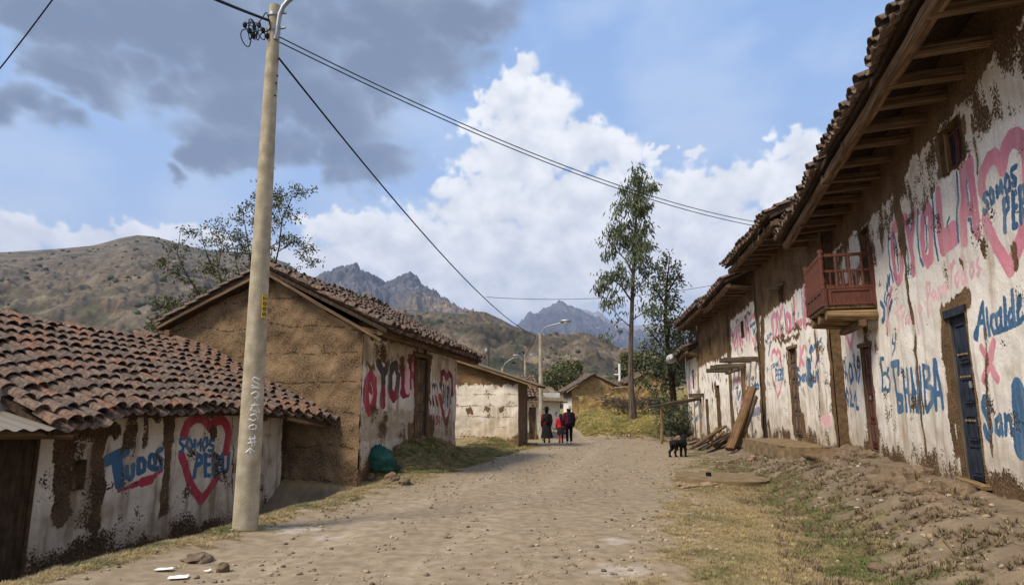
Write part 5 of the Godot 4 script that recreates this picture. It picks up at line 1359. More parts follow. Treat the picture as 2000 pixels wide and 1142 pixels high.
	for k in 7:
		g = Geo.new()
		g.append(tile_geo, Transform3D(Basis(Vector3(0, 1, 0), r.randf_range(0, 6.0)).rotated(Vector3.RIGHT, r.randf_range(-0.4, 0.4)), wg.p(5.7 + r.randf() * 0.9, 3.42 - r.randf() * 0.5, 0.1 - r.randf() * 0.6)))
		part(h, "loose_tile", g, M.old_tiles[k % 4])
	# --- white walled house with pale roof
	var th := deg_to_rad(13.0)
	var ub := Vector3(sin(th), 0, -cos(th))
	var wc := Wall.new(0.25, -26.5, 0.25 + ub.x * 6.0, -26.5 + ub.z * 6.0, Vector3(1, 0, 0))
	h = thing("mud_house", "white rammed earth house with bare brown gable top and pale sheet roof", "house", wc.p(0, 0.3))
	var wf := Wall.new(0.25, -26.5, 0.25 - cos(th) * 5.4, -26.5 - sin(th) * 5.4, Vector3(0, 0, 1))
	m = plaster(wf, 0.0, 5.4, -0.8, 4.0, 0.014, {"seed": 87, "base0": 0.35, "base1": -0.3, "dirt": 0.3, "holes": 0.02, "grimy": 0.25, "courses": 0.42, "white": Color8(226, 216, 202), "earth": Color8(122, 98, 72), "grime": Color8(160, 138, 106),
		"rect": [[0.0, 2.55, 5.4, 4.0]], "bare_strokes": [["p", 255, 0.24, [918, 801, 921, 802]], ["p", 255, 0.24, [951, 799, 954, 800]], ["p", 255, 0.24, [978, 799, 981, 800]]]})
	wall_sheet(h, "gable_wall", wf, 0.0, 5.4, -0.8, 4.0, 0.08, [], m, 0.04, func(s): return minf(2.76 + s * 0.31, 3.75 - (s - 3.0) * 0.31))
	g = Geo.new(); g.box(wc.p(0.9, 1.2, -0.16), wc.u * 0.86, Vector3(0, 1.55, 0), wc.n * 0.15); part(h, "side_wall", g, M.wood)
	g = Geo.new(); g.box(wc.p(1.8, 1.2, -2.6), wc.u * 0.1, Vector3(0, 1.6, 0), wc.n * 2.6); part(h, "back_wall", g, M.earth)
	for e in 2:
		var A := PackedVector3Array()
		for j in 2:
			for i in 41:
				var s := -0.4 + i * 0.06
				var q: Vector3 = wc.p(s, (2.46 if j == 0 else 3.78) + 0.02 * sin(i * 1.5), 0.92 if j == 0 else -3.0) if e == 0 else wc.p(s, (3.78 if j == 0 else 2.7) + 0.02 * sin(i * 1.5), -3.0 if j == 0 else -6.2)
				A.append(q)
		g = Geo.new(); g.grid(A, 41, 2, Vector3.UP, PackedVector2Array(), PackedColorArray()); part(h, "roof_sheet", g, M.pale_roof)
	plank(h, "verge_pole", wf.p(-0.85, 2.4, 0.3), wf.p(3.0, 3.66, 0.3), 0.09, 0.1, M.pale_wood, r, 0.012)
	for k in 4: plank(h, "rafter", wc.p(0.1 + k * 0.5, 2.72, -0.2), wc.p(0.1 + k * 0.5, 2.42, 0.85), 0.09, 0.09, M.wood, r, 0.012)
	plank(h, "wall_plate", wf.p(0.5, 2.62, 0.06), wf.p(-0.5, 2.55, 0.06), 0.1, 0.08, M.wood, r)
# packed layers of earth, stones and holes
func gable_mat(w: Wall, s0: float, s1: float, y0: float, y1: float) -> StandardMaterial3D:
	return plaster(w, s0, s1, y0, y1, 0.0125, {"seed": 97, "base0": 9.0, "base1": 9.0, "dirt": 1.0, "earth": Color8(116, 96, 74), "courses": 0.71, "bare_strokes": []})

# ---------------------------------------------------------------- houses and walls beyond the bend
func houses_far():
	var r := RandomNumberGenerator.new(); r.seed = 401
	var g: Geo
	# small white house with tile roof sloping to the street
	var w := Wall.new(-2.2, -36.0, 1.5, -36.6, Vector3(0, 0, 1))
	var h := thing("small_house", "small white house with clay tile roof behind the far lamp post", "house", w.p(1.8, 0))
	var m := plaster(w, 0, 3.75, -0.4, 2.1, 0.02, {"seed": 111, "base0": 0.0, "base1": 0.0, "dirt": 0.3, "holes": 0.05, "grimy": 0.2, "bare_strokes": [["p", 255, 0.25, [1038, 805, 1039, 850]], ["p", 255, 0.3, [1036, 845, 1042, 852]]]})
	wall_sheet(h, "front_wall", w, 0, 3.75, -0.4, 2.1, 0.12, [[3.2, 3.6, -0.2, 1.6, 0.2]], m, 0.03)
	door(h, "plank_door", w, 3.2, 3.6, -0.2, 1.6, -0.12, M.wood, [])
	shell(h, w, 0, 3.75, 4.0, -0.4, 2.0, -2.2, 3.1, M.pale_stone)
	tiled_slope(h, w, -0.2, 3.95, const_f(0.35), const_f(2.05), -2.2, const_f(3.25), [M.tiles[0], M.tiles[1], M.tiles[3], M.tiles[5]], 402, 110, {})
	g = Geo.new(); g.beam(w.p(-0.2, 1.93, 0.42), w.p(3.95, 1.93, 0.42), 0.05, 0.09, 0.0, 1, r); part(h, "gutter_board", g, M.pale_stone)
	# white house with a pale sheet roof, red painted front
	w = Wall.new(0.7, -45.0, 3.3, -46.0, Vector3(0, 0, 1))
	h = thing("small_house", "small white house with pale sloping sheet roof next to the tan gable house", "house", w.p(1.3, 0.2))
	m = plaster(w, 0, 2.9, -0.5, 2.6, 0.03, {"seed": 121, "base0": 0.0, "base1": 0.0, "dirt": 0.2, "holes": 0.0, "grimy": 0.1})
	wall_sheet(h, "front_wall", w, 0, 2.9, -0.5, 2.6, 0.15, [[0.3, 0.8, 0.4, 1.0, 0.2]], m, 0.02)
	shell(h, w, 0, 2.9, 3.0, -0.5, 2.2, -1.5, 2.9, M.pale_stone)
	g = Geo.new(); g.quad(w.p(-1.6, 2.2, 0.6), w.p(3.2, 2.0, 0.6), w.p(3.2, 3.1, -2.2), w.p(-1.6, 3.3, -2.2)); part(h, "roof_sheet", g, M.pale_roof)
	g = Geo.new(); g.beam(w.p(-1.6, 2.13, 0.6), w.p(3.2, 1.93, 0.6), 0.05, 0.1, 0, 1, r); part(h, "eave_board", g, M.wood)
	# tan gable houses on the bank
	for k in 2:
		var gw: Wall
		var tp: Callable
		if k == 0:
			gw = Wall.new(4.6, -50.0, 8.7, -50.8, Vector3(0, 0, 1))
			tp = func(s): return minf(2.85 + s * 0.62, 3.95 - (s - 1.78) * 0.43)
			h = thing("gable_house", "tan earth house with white painted side facing the road", "house", gw.p(2, 1.4))
		else:
			gw = Wall.new(9.9, -55.0, 13.1, -55.0, Vector3(0, 0, 1))
			tp = func(s): return minf(3.65 + s * 0.45, 4.42 - (s - 1.72) * 0.28)
			h = thing("gable_house", "tan earth house with dark open porch behind the ruined wall", "house", gw.p(2, 1.8))
		wall_sheet(h, "gable_wall", gw, 0, gw.len, 0.4, 4.6, 0.14, [[0.0, 0.7, 1.0, 3.6, 0.5]] if k == 1 else [], M.tan_earth, 0.05, tp)
		var sw := Wall.new(gw.a.x, gw.a.z, gw.a.x - 0.25, gw.a.z - 5.0, Vector3(-1, 0, 0))
		var sm = plaster(sw, 0, 5.0, 0.4, 2.9, 0.03, {"seed": 131, "base0": 0.6, "base1": 0.6, "dirt": 0.1, "holes": 0.0, "grimy": 0.1, "rect": [[0, 2.35, 5, 3]]}) if k == 0 else M.tan_earth
		wall_sheet(h, "side_wall", sw, 0, 5.0, 0.4, 2.9 if k == 0 else 3.7, 0.2, [], sm, 0.03)
		var ew := Wall.new(gw.p(gw.len, 0).x, gw.p(gw.len, 0).z, gw.p(gw.len, 0).x, gw.a.z - 5.0, Vector3(1, 0, 0))
		wall_sheet(h, "side_wall", ew, 0, 4.0, 0.4, 2.95 if k == 0 else 3.9, 0.3, [], M.tan_earth, 0.03)
		var ap := 1.78 if k == 0 else 1.72
		var apy := 4.05 if k == 0 else 4.52
		var mats := [M.tiles[2], M.tiles[4], M.tiles[1]]
		tiled_slope(h, sw, -0.3, 5.0, const_f(0.45), const_f(2.75 if k == 0 else 3.55), -ap, const_f(apy), mats, 410 + k, 30, {})
		tiled_slope(h, ew, -0.3, 4.0, const_f(0.35), const_f(2.9 if k == 0 else 3.98), -(gw.len - ap), const_f(apy), mats, 415 + k, 60, {})
		for e in 2:
			g = Geo.new()
			if e == 0: g.beam(gw.p(-0.5, (2.72 if k == 0 else 3.55), 0.34), gw.p(ap, apy + 0.06, 0.34), 0.06, 0.1, 0.01, 4, r)
			else: g.beam(gw.p(ap, apy + 0.06, 0.34), gw.p(gw.len + 0.4, (2.9 if k == 0 else 4.0), 0.34), 0.06, 0.1, 0.01, 4, r)
			part(h, "verge_mortar", g, M.pale_stone)
		if k == 0:
			for e in 5: 
				g = Geo.new(); g.beam(gw.p(0.6 + e * 0.62, 3.02, 0.06), gw.p(0.6 + e * 0.62, 3.02, -0.2), 0.1, 0.1, 0, 1, r); part(h, "beam_end", g, M.wood)
	# ruined compound wall, top outline from the photograph
	var cw := Wall.new(4.9, -47.6, 12.2, -48.6, Vector3(0, 0, 1))
	h = thing("ruined_wall", "crumbling tan earth compound wall with uneven top beside the tall tree", "wall", cw.p(3.5, 1.5))
	var prof := [0.0, 2.35, 0.9, 2.3, 1.6, 2.2, 2.2, 2.5, 2.45, 2.55, 2.9, 3.0, 3.6, 3.05, 4.0, 2.95, 4.3, 3.15, 6.0, 3.2, 7.37, 3.1]
	wall_sheet(h, "wall_face", cw, 0, 7.37, 0.3, 3.4, 0.12, [], M.tan_earth, 0.08, func(s): return curve(s, prof))
	var bk := Wall.new(cw.p(0, 0, -0.4).x, cw.p(0, 0, -0.4).z, cw.p(7.37, 0, -0.4).x, cw.p(7.37, 0, -0.4).z, Vector3(0, 0, -1))
	wall_sheet(h, "wall_back", bk, 0, 7.37, 0.3, 3.4, 0.2, [], M.tan_earth, 0.05, func(s): return curve(s, prof))
	for k in 44:
		var s := k * 0.168 + 0.05
		g = Geo.new()
		g.blob(cw.p(s, curve(s, prof) + 0.01, -0.2), Basis(Vector3.UP, r.randf() * 6.0), Vector3(0.13, 0.06, 0.26) * r.randf_range(0.8, 1.3), 0.4, 1.4, nz, 5, 7)
		part(h, "coping_stone", g, M.pale_stone if r.randf() < 0.35 else M.stone)

# ---------------------------------------------------------------- poles and wires
func hang(a: Vector3, b: Vector3, sag: float, n := 24) -> Array:
	var o := []
	for i in n + 1:
		var t := float(i) / n
		o.append(a.lerp(b, t) - Vector3(0, sag * 4.0 * t * (1.0 - t), 0))
	return o
func wire(label: String, pts: Array, rad: float, group := "", called := "power_cable"):
	var g := Geo.new()
	var rr := []
	for p in pts: rr.append(rad)
	g.tube(pts, rr, 6)
	return solo(called, label, "cable", g, M.cable, group)
func poles():
	var r := RandomNumberGenerator.new(); r.seed = 501
	var foot := at(478, 1040, 8.75)
	var base := Vector3(foot.x, gy(foot.x, foot.z) - 0.15, foot.z)
	var tip := at(537, 12, 8.75)
	var p := thing("utility_pole", "tall concrete utility pole with painted white letters and tangled cables at its top", "utility pole", Vector3(base.x, base.y + 0.15, base.z))
	var g := Geo.new()
	var top := Vector3(tip.x, tip.y, base.z)
	var n := 24
	var pts := []; var rad := []
	for i in n + 1:
		pts.append(base.lerp(top, float(i) / n)); rad.append(lerpf(0.162, 0.082, float(i) / n))
	g.tube(pts, rad, 28)
	part(p, "post", g, M.concrete)
	var ax := (top - base).normalized()
	var on := func(px: float, py: float, lift := 0.004) -> Vector3:   # a pixel on the round face of the pole
		var d := ray(px, py)
		var t := 6.0
		for k in 400:
			t += 0.01
			var q := EYE + d * t
			var f := (q - base).dot(ax)
			var c := base + ax * f
			var rr := lerpf(0.162, 0.082, f / (top - base).length())
			if (q - c).length() < rr: return c + (q - c).normalized() * (rr + lift)
		return EYE + d * 8.6
	# white painted characters reading downwards
	var letters := [[[507, 742, 496, 737, 492, 742, 498, 747, 505, 750, 502, 756, 490, 752], [506, 758, 490, 757]], [[490, 770, 500, 764, 506, 772, 496, 778], [505, 766, 500, 782], [490, 792, 506, 790], [490, 800, 506, 806, 498, 785, 489, 802]], [[488, 812, 498, 808, 503, 816, 494, 822, 484, 818]], [[496, 829, 487, 832, 486, 838, 498, 838, 500, 832, 496, 829]], [[485, 858, 500, 856], [483, 866, 501, 862], [488, 852, 492, 872], [497, 850, 496, 870]], [[480, 884, 488, 876, 496, 882], [486, 878, 490, 886]]]
	var white := smat(Color8(206, 202, 198), 0.9)
	for L in letters:
		var q := Geo.new()
		for st in L:
			var pp := []
			var rr := []
			for i in range(0, st.size() - 2, 2):
				for k in 4:
					pp.append(on.call(lerpf(st[i], st[i + 2], k / 4.0), lerpf(st[i + 1], st[i + 3], k / 4.0), -0.006)); rr.append(0.0115 + 0.003 * sin(k + i))
			pp.append(on.call(st[st.size() - 2], st[st.size() - 1], -0.006)); rr.append(0.011)
			q.tube(pp, rr, 6)
		part(p, "painted_letter", q, white)
	# yellow number plate
	var a: Vector3 = on.call(513, 575); var b: Vector3 = on.call(509, 621)
	var side := (EYE - a).cross(ax).normalized() * -1.0
	g = Geo.new(); g.box((a + b) / 2 + Vector3(0.028, 0, 0.0), ax * (a - b).length() * 0.5, Vector3(0.5, 0, 0.866) * 0.036 * Vector3(1, 1, -1), Vector3(0.866, 0, 0.5) * 0.004)
	var plate := part(p, "number_plate", g, smat(Color8(186, 156, 60), 0.6))
	var ch := "T005"
	for k in 4:
		var tm := TextMesh.new(); tm.text = ch[k]; tm.font_size = 16; tm.pixel_size = 0.005; tm.depth = 0.004
		var o := MeshInstance3D.new(); o.name = "character"; o.mesh = tm; o.material_override = M.black
		plate.add_child(o, true)
		var c := (a + b) / 2 + ax * (0.11 - k * 0.073) + Vector3(0.866, 0, 0.5) * 0.006 + Vector3(0.028, 0, 0)
		o.global_transform = Transform3D(Basis(Vector3(0.5, 0, -0.866), Vector3.UP, Vector3(0.866, 0, 0.5)).rotated(Vector3(0.866, 0, 0.5), 1.57), c)
	# lamp arm and its clamps
	var arm := []
	for q in [[533, 77], [536, 60], [538, 45], [541, 28], [547, 14], [556, 3], [568, -6], [590, -20], [640, -40]]:
		arm.append(at(q[0] + 5, q[1], 8.68))
	var ar := []
	for q in arm: ar.append(0.034)
	g = Geo.new(); g.tube(arm, ar, 12); part(p, "lamp_arm", g, M.metal)
	g = Geo.new(); g.blob(at(665, -46, 8.68), Basis(), Vector3(0.26, 0.08, 0.12), 0.0, 1.0, nz); part(p, "lamp_head", g, M.metal)
	for y in [31, 60]:
		var c := at(536, y, 8.75)
		g = Geo.new(); g.lathe(Vector3(top.x, c.y - 0.03, base.z), Vector3.UP, [[0, 0.094], [0, 0.1], [0.05, 0.1], [0.05, 0.094]], 18); part(p, "clamp", g, M.metal)
		g = Geo.new(); g.beam(Vector3(top.x + 0.07, c.y, base.z + 0.06), Vector3(top.x + 0.2, c.y + 0.02, base.z + 0.06), 0.03, 0.04, 0, 1, r); part(p, "bolt", g, M.metal)
	for q in [[536, 148], [533, 162], [531, 187]]:
		g = Geo.new(); g.lathe(on.call(q[0] + 4, q[1], 0.0), Vector3(1, 0, 0.3).normalized(), [[0, 0.012], [0.02, 0.012]], 8); part(p, "step_bolt", g, M.cable)
	# coils and connectors
	var hub := at(517, 70, 8.7)
	for k in 9:
		var c := hub + Vector3(-0.02 - k * 0.035 + r.randf_range(-0.05, 0.05), 0.14 - k * 0.006 + r.randf_range(-0.1, 0.1), r.randf_range(-0.05, 0.1))
		var R := r.randf_range(0.07, 0.15)
		var loop := []
		var lr := []
		for i in 19:
			var an := TAU * i / 18.0
			loop.append(c + Vector3(cos(an) * R * 0.55, sin(an) * R, 0.05 * sin(an * 2.0 + k))); lr.append(0.008)
		g = Geo.new(); g.tube(loop, lr, 5); part(p, "cable_coil", g, M.cable)
	for k in 6:
		g = Geo.new(); g.blob(hub + Vector3(-0.3 + k * 0.07, 0.16 - (k % 3) * 0.09, 0.03), Basis(Vector3.UP, k), Vector3(0.035, 0.05, 0.03), 0.2, 2.0, nz, 6, 8); part(p, "connector", g, M.cable)
	# wires
	var t1 := hub + Vector3(0.05, 0.25, 0)
	wire("thick black cable bundle running from the pole top out over the road edge", hang(t1, at(300, -55, 6.2), 0.02, 8), 0.02)
	wire("sagging black wire high over the low tile roof", hang(at(130, -40, 7.0), at(-90, 240, 8.4), 0.06, 12), 0.009)
	var w2 := Wall.new(7.9, -16.0, 8.9, -23.1, Vector3(-1, 0, 0))
	var ea := w2.p(1.0, 6.62, 1.06)
	for k in 2:
		wire("upper of the two thin wires from the pole to the long eaves" if k == 0 else "lower of the two thin wires from the pole to the long eaves", hang(at(545, 72 + k * 10, 8.7), ea + Vector3(0, -0.12 * k, 0), 0.42 - 0.02 * k, 30), 0.009)
	var far_top := at(1047, 657, 34.0)
	wire("twisted black cable sagging from the near pole to the far lamp post", hang(at(543, 112, 8.7), far_top, 0.62, 40), 0.016)
	var w3 := Wall.new(8.9, -23.1, 9.36, -27.5, Vector3(-1, 0, 0))
	wire("thin wire crossing from the sagging cable to the far eaves", hang(at(950, 580, 22.0), w3.p(0.6, 6.2, 1.05), 0.28, 24), 0.009)
	wire("black cable dropping behind the far lamp post", hang(far_top, at(1000, 720, 60.0), 0.4, 12), 0.02)
	# far lamp posts
	street_lamp(Vector3(1.52, gy(1.52, -34.0), -34.0), 5.5, at(1098, 630, 33.6), "far concrete lamp post standing at the road edge beside the walkers")
	street_lamp(Vector3(at(1026, 795, 62).x, 0.0, -62.0), at(1026, 692, 62).y, at(1036, 693, 62), "slim grey lamp post showing above the pale roof")
	street_lamp(Vector3(at(981, 795, 56).x, 0.0, -56.0), at(981, 718, 56).y, at(1005, 697, 56), "round headed street lamp showing over the brown gable top")
	var c2 := at(1210, 735, 58)
	p = thing("antenna_mast", "white mast with a short cross arm behind the tan houses", "antenna", Vector3(c2.x, 1.2, c2.z))
	g = Geo.new(); g.tube([Vector3(c2.x, 1.2, c2.z), at(1210, 710, 58)], [0.12, 0.1], 8); part(p, "mast", g, M.paper)
	g = Geo.new(); g.tube([at(1200, 731, 58), at(1213, 732, 58)], [0.06, 0.06], 6); part(p, "cross_arm", g, M.paper)
	c2 = at(953, 700, 60)
	p = thing("antenna_mast", "dark pole with fittings rising above the brown gable", "antenna", Vector3(c2.x, 0.5, c2.z))
	g = Geo.new(); g.tube([Vector3(c2.x, 0.5, c2.z), at(954, 676, 60)], [0.14, 0.1], 8); part(p, "mast", g, M.grey_wood)
	g = Geo.new(); g.blob(at(950, 686, 60), Basis(), Vector3(0.16, 0.3, 0.16), 0.2, 1.0, nz, 6, 8); part(p, "fitting", g, M.metal)
	# satellite dish on the last eave
	var c := at(1311, 701, 35.6)
	p = thing("satellite_dish", "small white satellite dish fixed to the end of the last eave", "satellite dish", c)
	g = Geo.new()
	var ax2 := Vector3(-0.55, 0.35, 0.75).normalized()
	g.lathe(c - ax2 * 0.07, ax2, [[0.0, 0.02], [0.005, 0.1], [0.03, 0.2], [0.075, 0.3], [0.085, 0.3], [0.045, 0.2], [0.02, 0.1], [0.016, 0.01]], 20); part(p, "dish", g, M.paper)
	g = Geo.new(); g.tube([c - ax2 * 0.07, c + Vector3(0.3, -0.1, -0.1), c + Vector3(0.5, -0.35, -0.1)], [0.03, 0.03, 0.03], 6); part(p, "bracket", g, M.metal)
	g = Geo.new(); g.tube([c + Vector3(0, -0.26, 0.05), c + ax2 * 0.3], [0.012, 0.02], 6); part(p, "receiver_arm", g, M.metal)
	c = at(1341, 735, 34.2)
	g = Geo.new(); g.tube([at(1341, 745, 34.2), at(1338, 660, 34.2)], [0.025, 0.025], 6)
	solo("roof_mast", "thin grey mast rising from the last low roof", "antenna", g, M.metal)
func street_lamp(base: Vector3, top_y: float, lamp: Vector3, label: String):
	var p := thing("street_lamp", label, "street lamp", base)
	var g := Geo.new()
	var t := Vector3(base.x, top_y, base.z)
	g.tube([base + Vector3(0, -0.2, 0), t], [0.14, 0.09], 12); part(p, "post", g, M.concrete)
	g = Geo.new()
	var d := lamp - t
	g.tube([t + Vector3(0.05, -0.4, 0.05), t + Vector3(0.06, 0.0, 0.05), t + d * 0.25 + Vector3(0, 0.18, 0), t + d * 0.6 + Vector3(0, 0.1, 0), lamp], [0.035, 0.035, 0.032, 0.03, 0.03], 8); part(p, "lamp_arm", g, M.metal)
	g = Geo.new(); g.blob(lamp + d.normalized() * 0.2, Basis(Vector3.UP, -atan2(d.z, d.x)), Vector3(0.32, 0.11, 0.15), 0.0, 1.0, nz, 8, 12); part(p, "lamp_head", g, M.metal)
	g = Geo.new(); g.blob(lamp + d.normalized() * 0.26 - Vector3(0, 0.06, 0), Basis(), Vector3(0.18, 0.12, 0.12), 0.0, 1.0, nz, 8, 12); part(p, "globe", g, M.paper)

# ---------------------------------------------------------------- things on the ground
func rock(called: String, label: String, c: Vector3, size: Vector3, m: Material, turn := 0.0, group := ""):
	var g := Geo.new()
	g.blob(c + Vector3(0, size.y * 0.35, 0), Basis(Vector3.UP, turn), size, 0.6, 1.3, nz, 7, 10)
	return solo(called, label, "stone", facet(g), m, group)
# broken faces instead of a smooth skin
func facet(g: Geo) -> Geo:
	var o := Geo.new()
	for i in range(0, g.ix.size(), 3):
		var a := g.v[g.ix[i]]; var b := g.v[g.ix[i + 1]]; var c := g.v[g.ix[i + 2]]
		if (b - a).cross(c - a).length_squared() > 1e-14: o.tri(a, c, b)
	return o
func props():
	var r := RandomNumberGenerator.new(); r.seed = 601
	var g: Geo
	# round concrete cover with a black knob
	var c := (on_ground(1325, 938) + on_ground(1495, 941)) / 2
	c.y = gy(c.x, c.z) + 0.1
	var p := thing("manhole_cover", "round pale concrete slab with small black knob lying in the dry grass", "manhole cover", Vector3(c.x, c.y - 0.1, c.z))
	g = Geo.new(); g.lathe(c - Vector3(0, 0.14, 0), Vector3(0.03, 1, 0.01).normalized(), [[0, 0.98], [0.1, 1.0], [0.125, 0.985]], 48); part(p, "slab", g, M.slab)
	g = Geo.new(); g.lathe(c + Vector3(-0.28, -0.015, 0.0), Vector3.UP, [[0, 0.06], [0.07, 0.06], [0.09, 0.045]], 10); part(p, "knob", g, M.black)
	# concrete step in front of the carved door
	var w := Wall.new(7.9, -16.0, 8.9, -23.1, Vector3(-1, 0, 0))
	p = thing("concrete_step", "long worn concrete step below the carved door", "step", w.p(2.2, 0.3, 0.6))
	var P := [[-0.2, 0.95], [1.0, 1.15], [2.4, 1.2], [4.6, 1.25], [4.75, 0.0], [-0.2, 0.0]]
	g = Geo.new()
	for k in 6:
		var a = P[k]; var b = P[(k + 1) % 6]
		side_quad(g, w.p(a[0], 0.64, a[1]), w.p(b[0], 0.64, b[1]), w.p(b[0], 0.1, b[1]), w.p(a[0], 0.1, a[1]), w.p(2, 0.3, 0.5))
	var N := 30
	var Q := PackedVector3Array()
	for j in 8:
		for i in N:
			var s := lerpf(-0.2, 4.7, float(i) / (N - 1))
			var o := curve(s, [-0.2, 0.95, 1.0, 1.15, 2.4, 1.2, 4.6, 1.25]) * j / 7.0
			Q.append(w.p(s, 0.64 + 0.012 * nz.get_noise_2d(s * 3.0, o * 3.0) - (0.025 if j == 7 else 0.0), o + (0.0 if j == 7 else 0.0)))
	g.grid(Q, N, 8, Vector3.UP, PackedVector2Array(), PackedColorArray())
	part(p, "slab", g, M.slab)
	# stone landing in front of the red door
	w = Wall.new(5.2, -4.9, 8.35, -16.6, Vector3(-1, 0, 0))
	p = thing("stone_landing", "rough stone and earth landing below the red door", "step", w.p(9.4, 0.3, 0.5))
	for k in 26:
		var s := 8.3 + (k % 9) * 0.27 + r.randf_range(-0.05, 0.05)
		var o: float = [0.85, 0.62, 0.3][k / 9] + r.randf_range(-0.06, 0.06)
		var y: float = [0.46, 0.58, 0.64][k / 9]
		g = Geo.new(); g.blob(w.p(s, y, o), Basis(Vector3.UP, r.randf() * 6.0), Vector3(r.randf_range(0.14, 0.2), r.randf_range(0.1, 0.15), r.randf_range(0.12, 0.2)), 0.55, 1.4, nz, 7, 10); part(p, "stone", facet(g), M.stone)
	g = Geo.new()
	g.blob(w.p(9.5, 0.5, 0.45), Basis(Vector3.UP, 0.26), Vector3(0.55, 0.2, 1.2), 0.25, 2.0, nz, 10, 20); part(p, "earth_fill", g, M.earth)
	# leaning hewn beams
	var b0 := Vector3(7.35, 0, -22.2)
	b0.y = gy(b0.x, b0.z)
	var tops := [at(1470, 757, 22.6), at(1476, 775, 22.4)]
	var feet := [at(1426, 877, 21.3), at(1440, 874, 21.6)]
	for k in 2:
		g = Geo.new()
		g.beam(feet[k] - Vector3(0, 0.02, 0), tops[k], 0.3 if k == 0 else 0.2, 0.16, 0.02, 6, r)
		solo("leaning_beam", "broad split beam with orange heartwood leaning on the narrow house" if k == 0 else "grey round edged beam leaning beside the orange split beam", "beam", g, M.split_wood if k == 0 else M.grey_wood, "hewn beams leaning by the step")
	# pile of firewood planks
	var pile := [[1355, 872, 1418, 832, 0.16], [1368, 878, 1430, 845, 0.2], [1385, 866, 1400, 835, 0.12], [1380, 876, 1412, 850, 0.14], [1350, 876, 1390, 858, 0.1], [1396, 872, 1440, 838, 0.14], [1400, 880, 1436, 852, 0.14], [1345, 868, 1372, 860, 0.08], [1405, 862, 1450, 848, 0.12]]
	for k in pile.size():
		var q = pile[k]
		var fa := at(q[0], q[1], 22.5 + k * 0.14); var fb := at(q[2], q[3], 23.3 + k * 0.14)
		fa.y = maxf(fa.y, gy(fa.x, fa.z) + 0.03); fb.y = maxf(fb.y, gy(fb.x, fb.z) + 0.05)
		g = Geo.new(); g.beam(fa, fb, q[4], 0.07, 0.012, 4, r)
		solo("plank", "split plank lying in the firewood heap behind the leaning beams", "plank", g, [M.split_wood, M.grey_wood, M.pale_wood][k % 3], "planks of the firewood heap")
	for k in 16:
		var q := at(r.randf_range(1400, 1450), r.randf_range(846, 866), 24.2 + r.randf() * 0.8)
		q.y = maxf(minf(q.y, 1.0), gy(q.x, q.z) + 0.05)
		g = Geo.new(); g.beam(q, q + Vector3(r.randf_range(-0.5, 0.5), r.randf_range(0.0, 0.2), r.randf_range(-0.3, 0.3)), 0.1, 0.07, 0.01, 2, r)
		solo("firewood_log", "short split log piled against the house foot behind the planks", "log", g, [M.grey_wood, M.pale_wood, M.wood][k % 3], "short logs of the firewood heap")
	# pole gate
	var pb := at(1292, 860, 30.0); pb.y = gy(pb.x, pb.z)
	var pt := at(1292, 792, 30.0)
	p = thing("pole_gate", "rough pole gate of one post and a long rail reaching to the last house", "gate", pb)
	g = Geo.new(); g.tube([pb - Vector3(0, 0.1, 0), pb.lerp(pt, 0.5) + Vector3(0.03, 0, 0), pt], [0.075, 0.07, 0.06], 9); part(p, "post", g, M.pale_wood)
	g = Geo.new(); g.tube([at(1265, 796, 29.0), at(1315, 786, 31.0), at(1368, 777, 33.6)], [0.05, 0.055, 0.06], 8); part(p, "rail", g, M.grey_wood)
	g = Geo.new(); g.tube([at(1290, 793, 30.0), at(1330, 787, 31.8), at(1368, 780, 33.7)], [0.03, 0.035, 0.04], 8); part(p, "rail", g, M.wood)
	# rough stone kerb and rubble by the end house
	for k in 14:
		var q := at(1302 + k * 4.6, 858 + r.randf_range(-4, 8), 31.5 + r.randf() * 1.5)
		q.y = gy(q.x, q.z)
		rock("field_stone", "field stone in the rubble heap by the pole gate", q, Vector3(r.randf_range(0.12, 0.24), r.randf_range(0.1, 0.2), r.randf_range(0.12, 0.2)), M.stone, k, "rubble by the pole gate")
	# green sack and the log behind it
	var sc := at(738, 905, 15.7); sc.y = gy(sc.x, sc.z)
	p = thing("green_sack", "full dark green woven sack slumped against the earth house corner", "sack", sc)
	var sm := mottle(256, 0.02, 0.2, Color8(26, 62, 56), Color8(42, 92, 80), Color8(58, 110, 96), 0.1, 701)
	var green := smat(Color.WHITE, 0.7, sm[0], sm[1], 0.6, 3.0)
	g = Geo.new()
	var sb := Basis(Vector3(0.1, 0, 1).normalized(), -0.62)
	g.blob(sc + Vector3(0.06, 0.24, 0), sb, Vector3(0.4, 0.29, 0.32), 0.26, 1.4, nz, 22, 30)
	for i in g.v.size():
		var q := g.v[i] - sc
		if q.y < 0.12: q = Vector3(q.x * 1.15 + maxf(q.x, 0) * 0.15, maxf(q.y, 0.0), q.z * 1.1)
		var f := nz.get_noise_3d(q.x * 5.0, q.y * 2.0, q.z * 5.0) * 0.12
		g.v[i] = sc + q * (1.0 + f)
	part(p, "bag", g, green)
	g = Geo.new()
	var nk := sc + Vector3(-0.25, 0.49, 0.04)
	g.lathe(nk, Vector3(-0.75, 0.6, 0.2).normalized(), [[-0.16, 0.17], [-0.05, 0.09], [0.0, 0.05], [0.02, 0.055], [0.05, 0.085], [0.06, 0.07], [0.055, 0.02]], 14)
	for i in g.v.size(): g.v[i] += Vector3(1, 0.4, 1) * nz.get_noise_3d(g.v[i].x * 22.0, g.v[i].y * 22.0, g.v[i].z * 22.0) * 0.03
	part(p, "tied_neck", g, green)
	var la := at(748, 866, 16.9); var lb := at(778, 858, 17.2)
	g = Geo.new(); g.tube([la, la.lerp(lb, 0.5) + Vector3(0, 0.01, 0), lb], [0.1, 0.11, 0.1], 12)
	solo("log", "short pale log lying on the earth bank behind the green sack", "log", g, M.pale_wood)
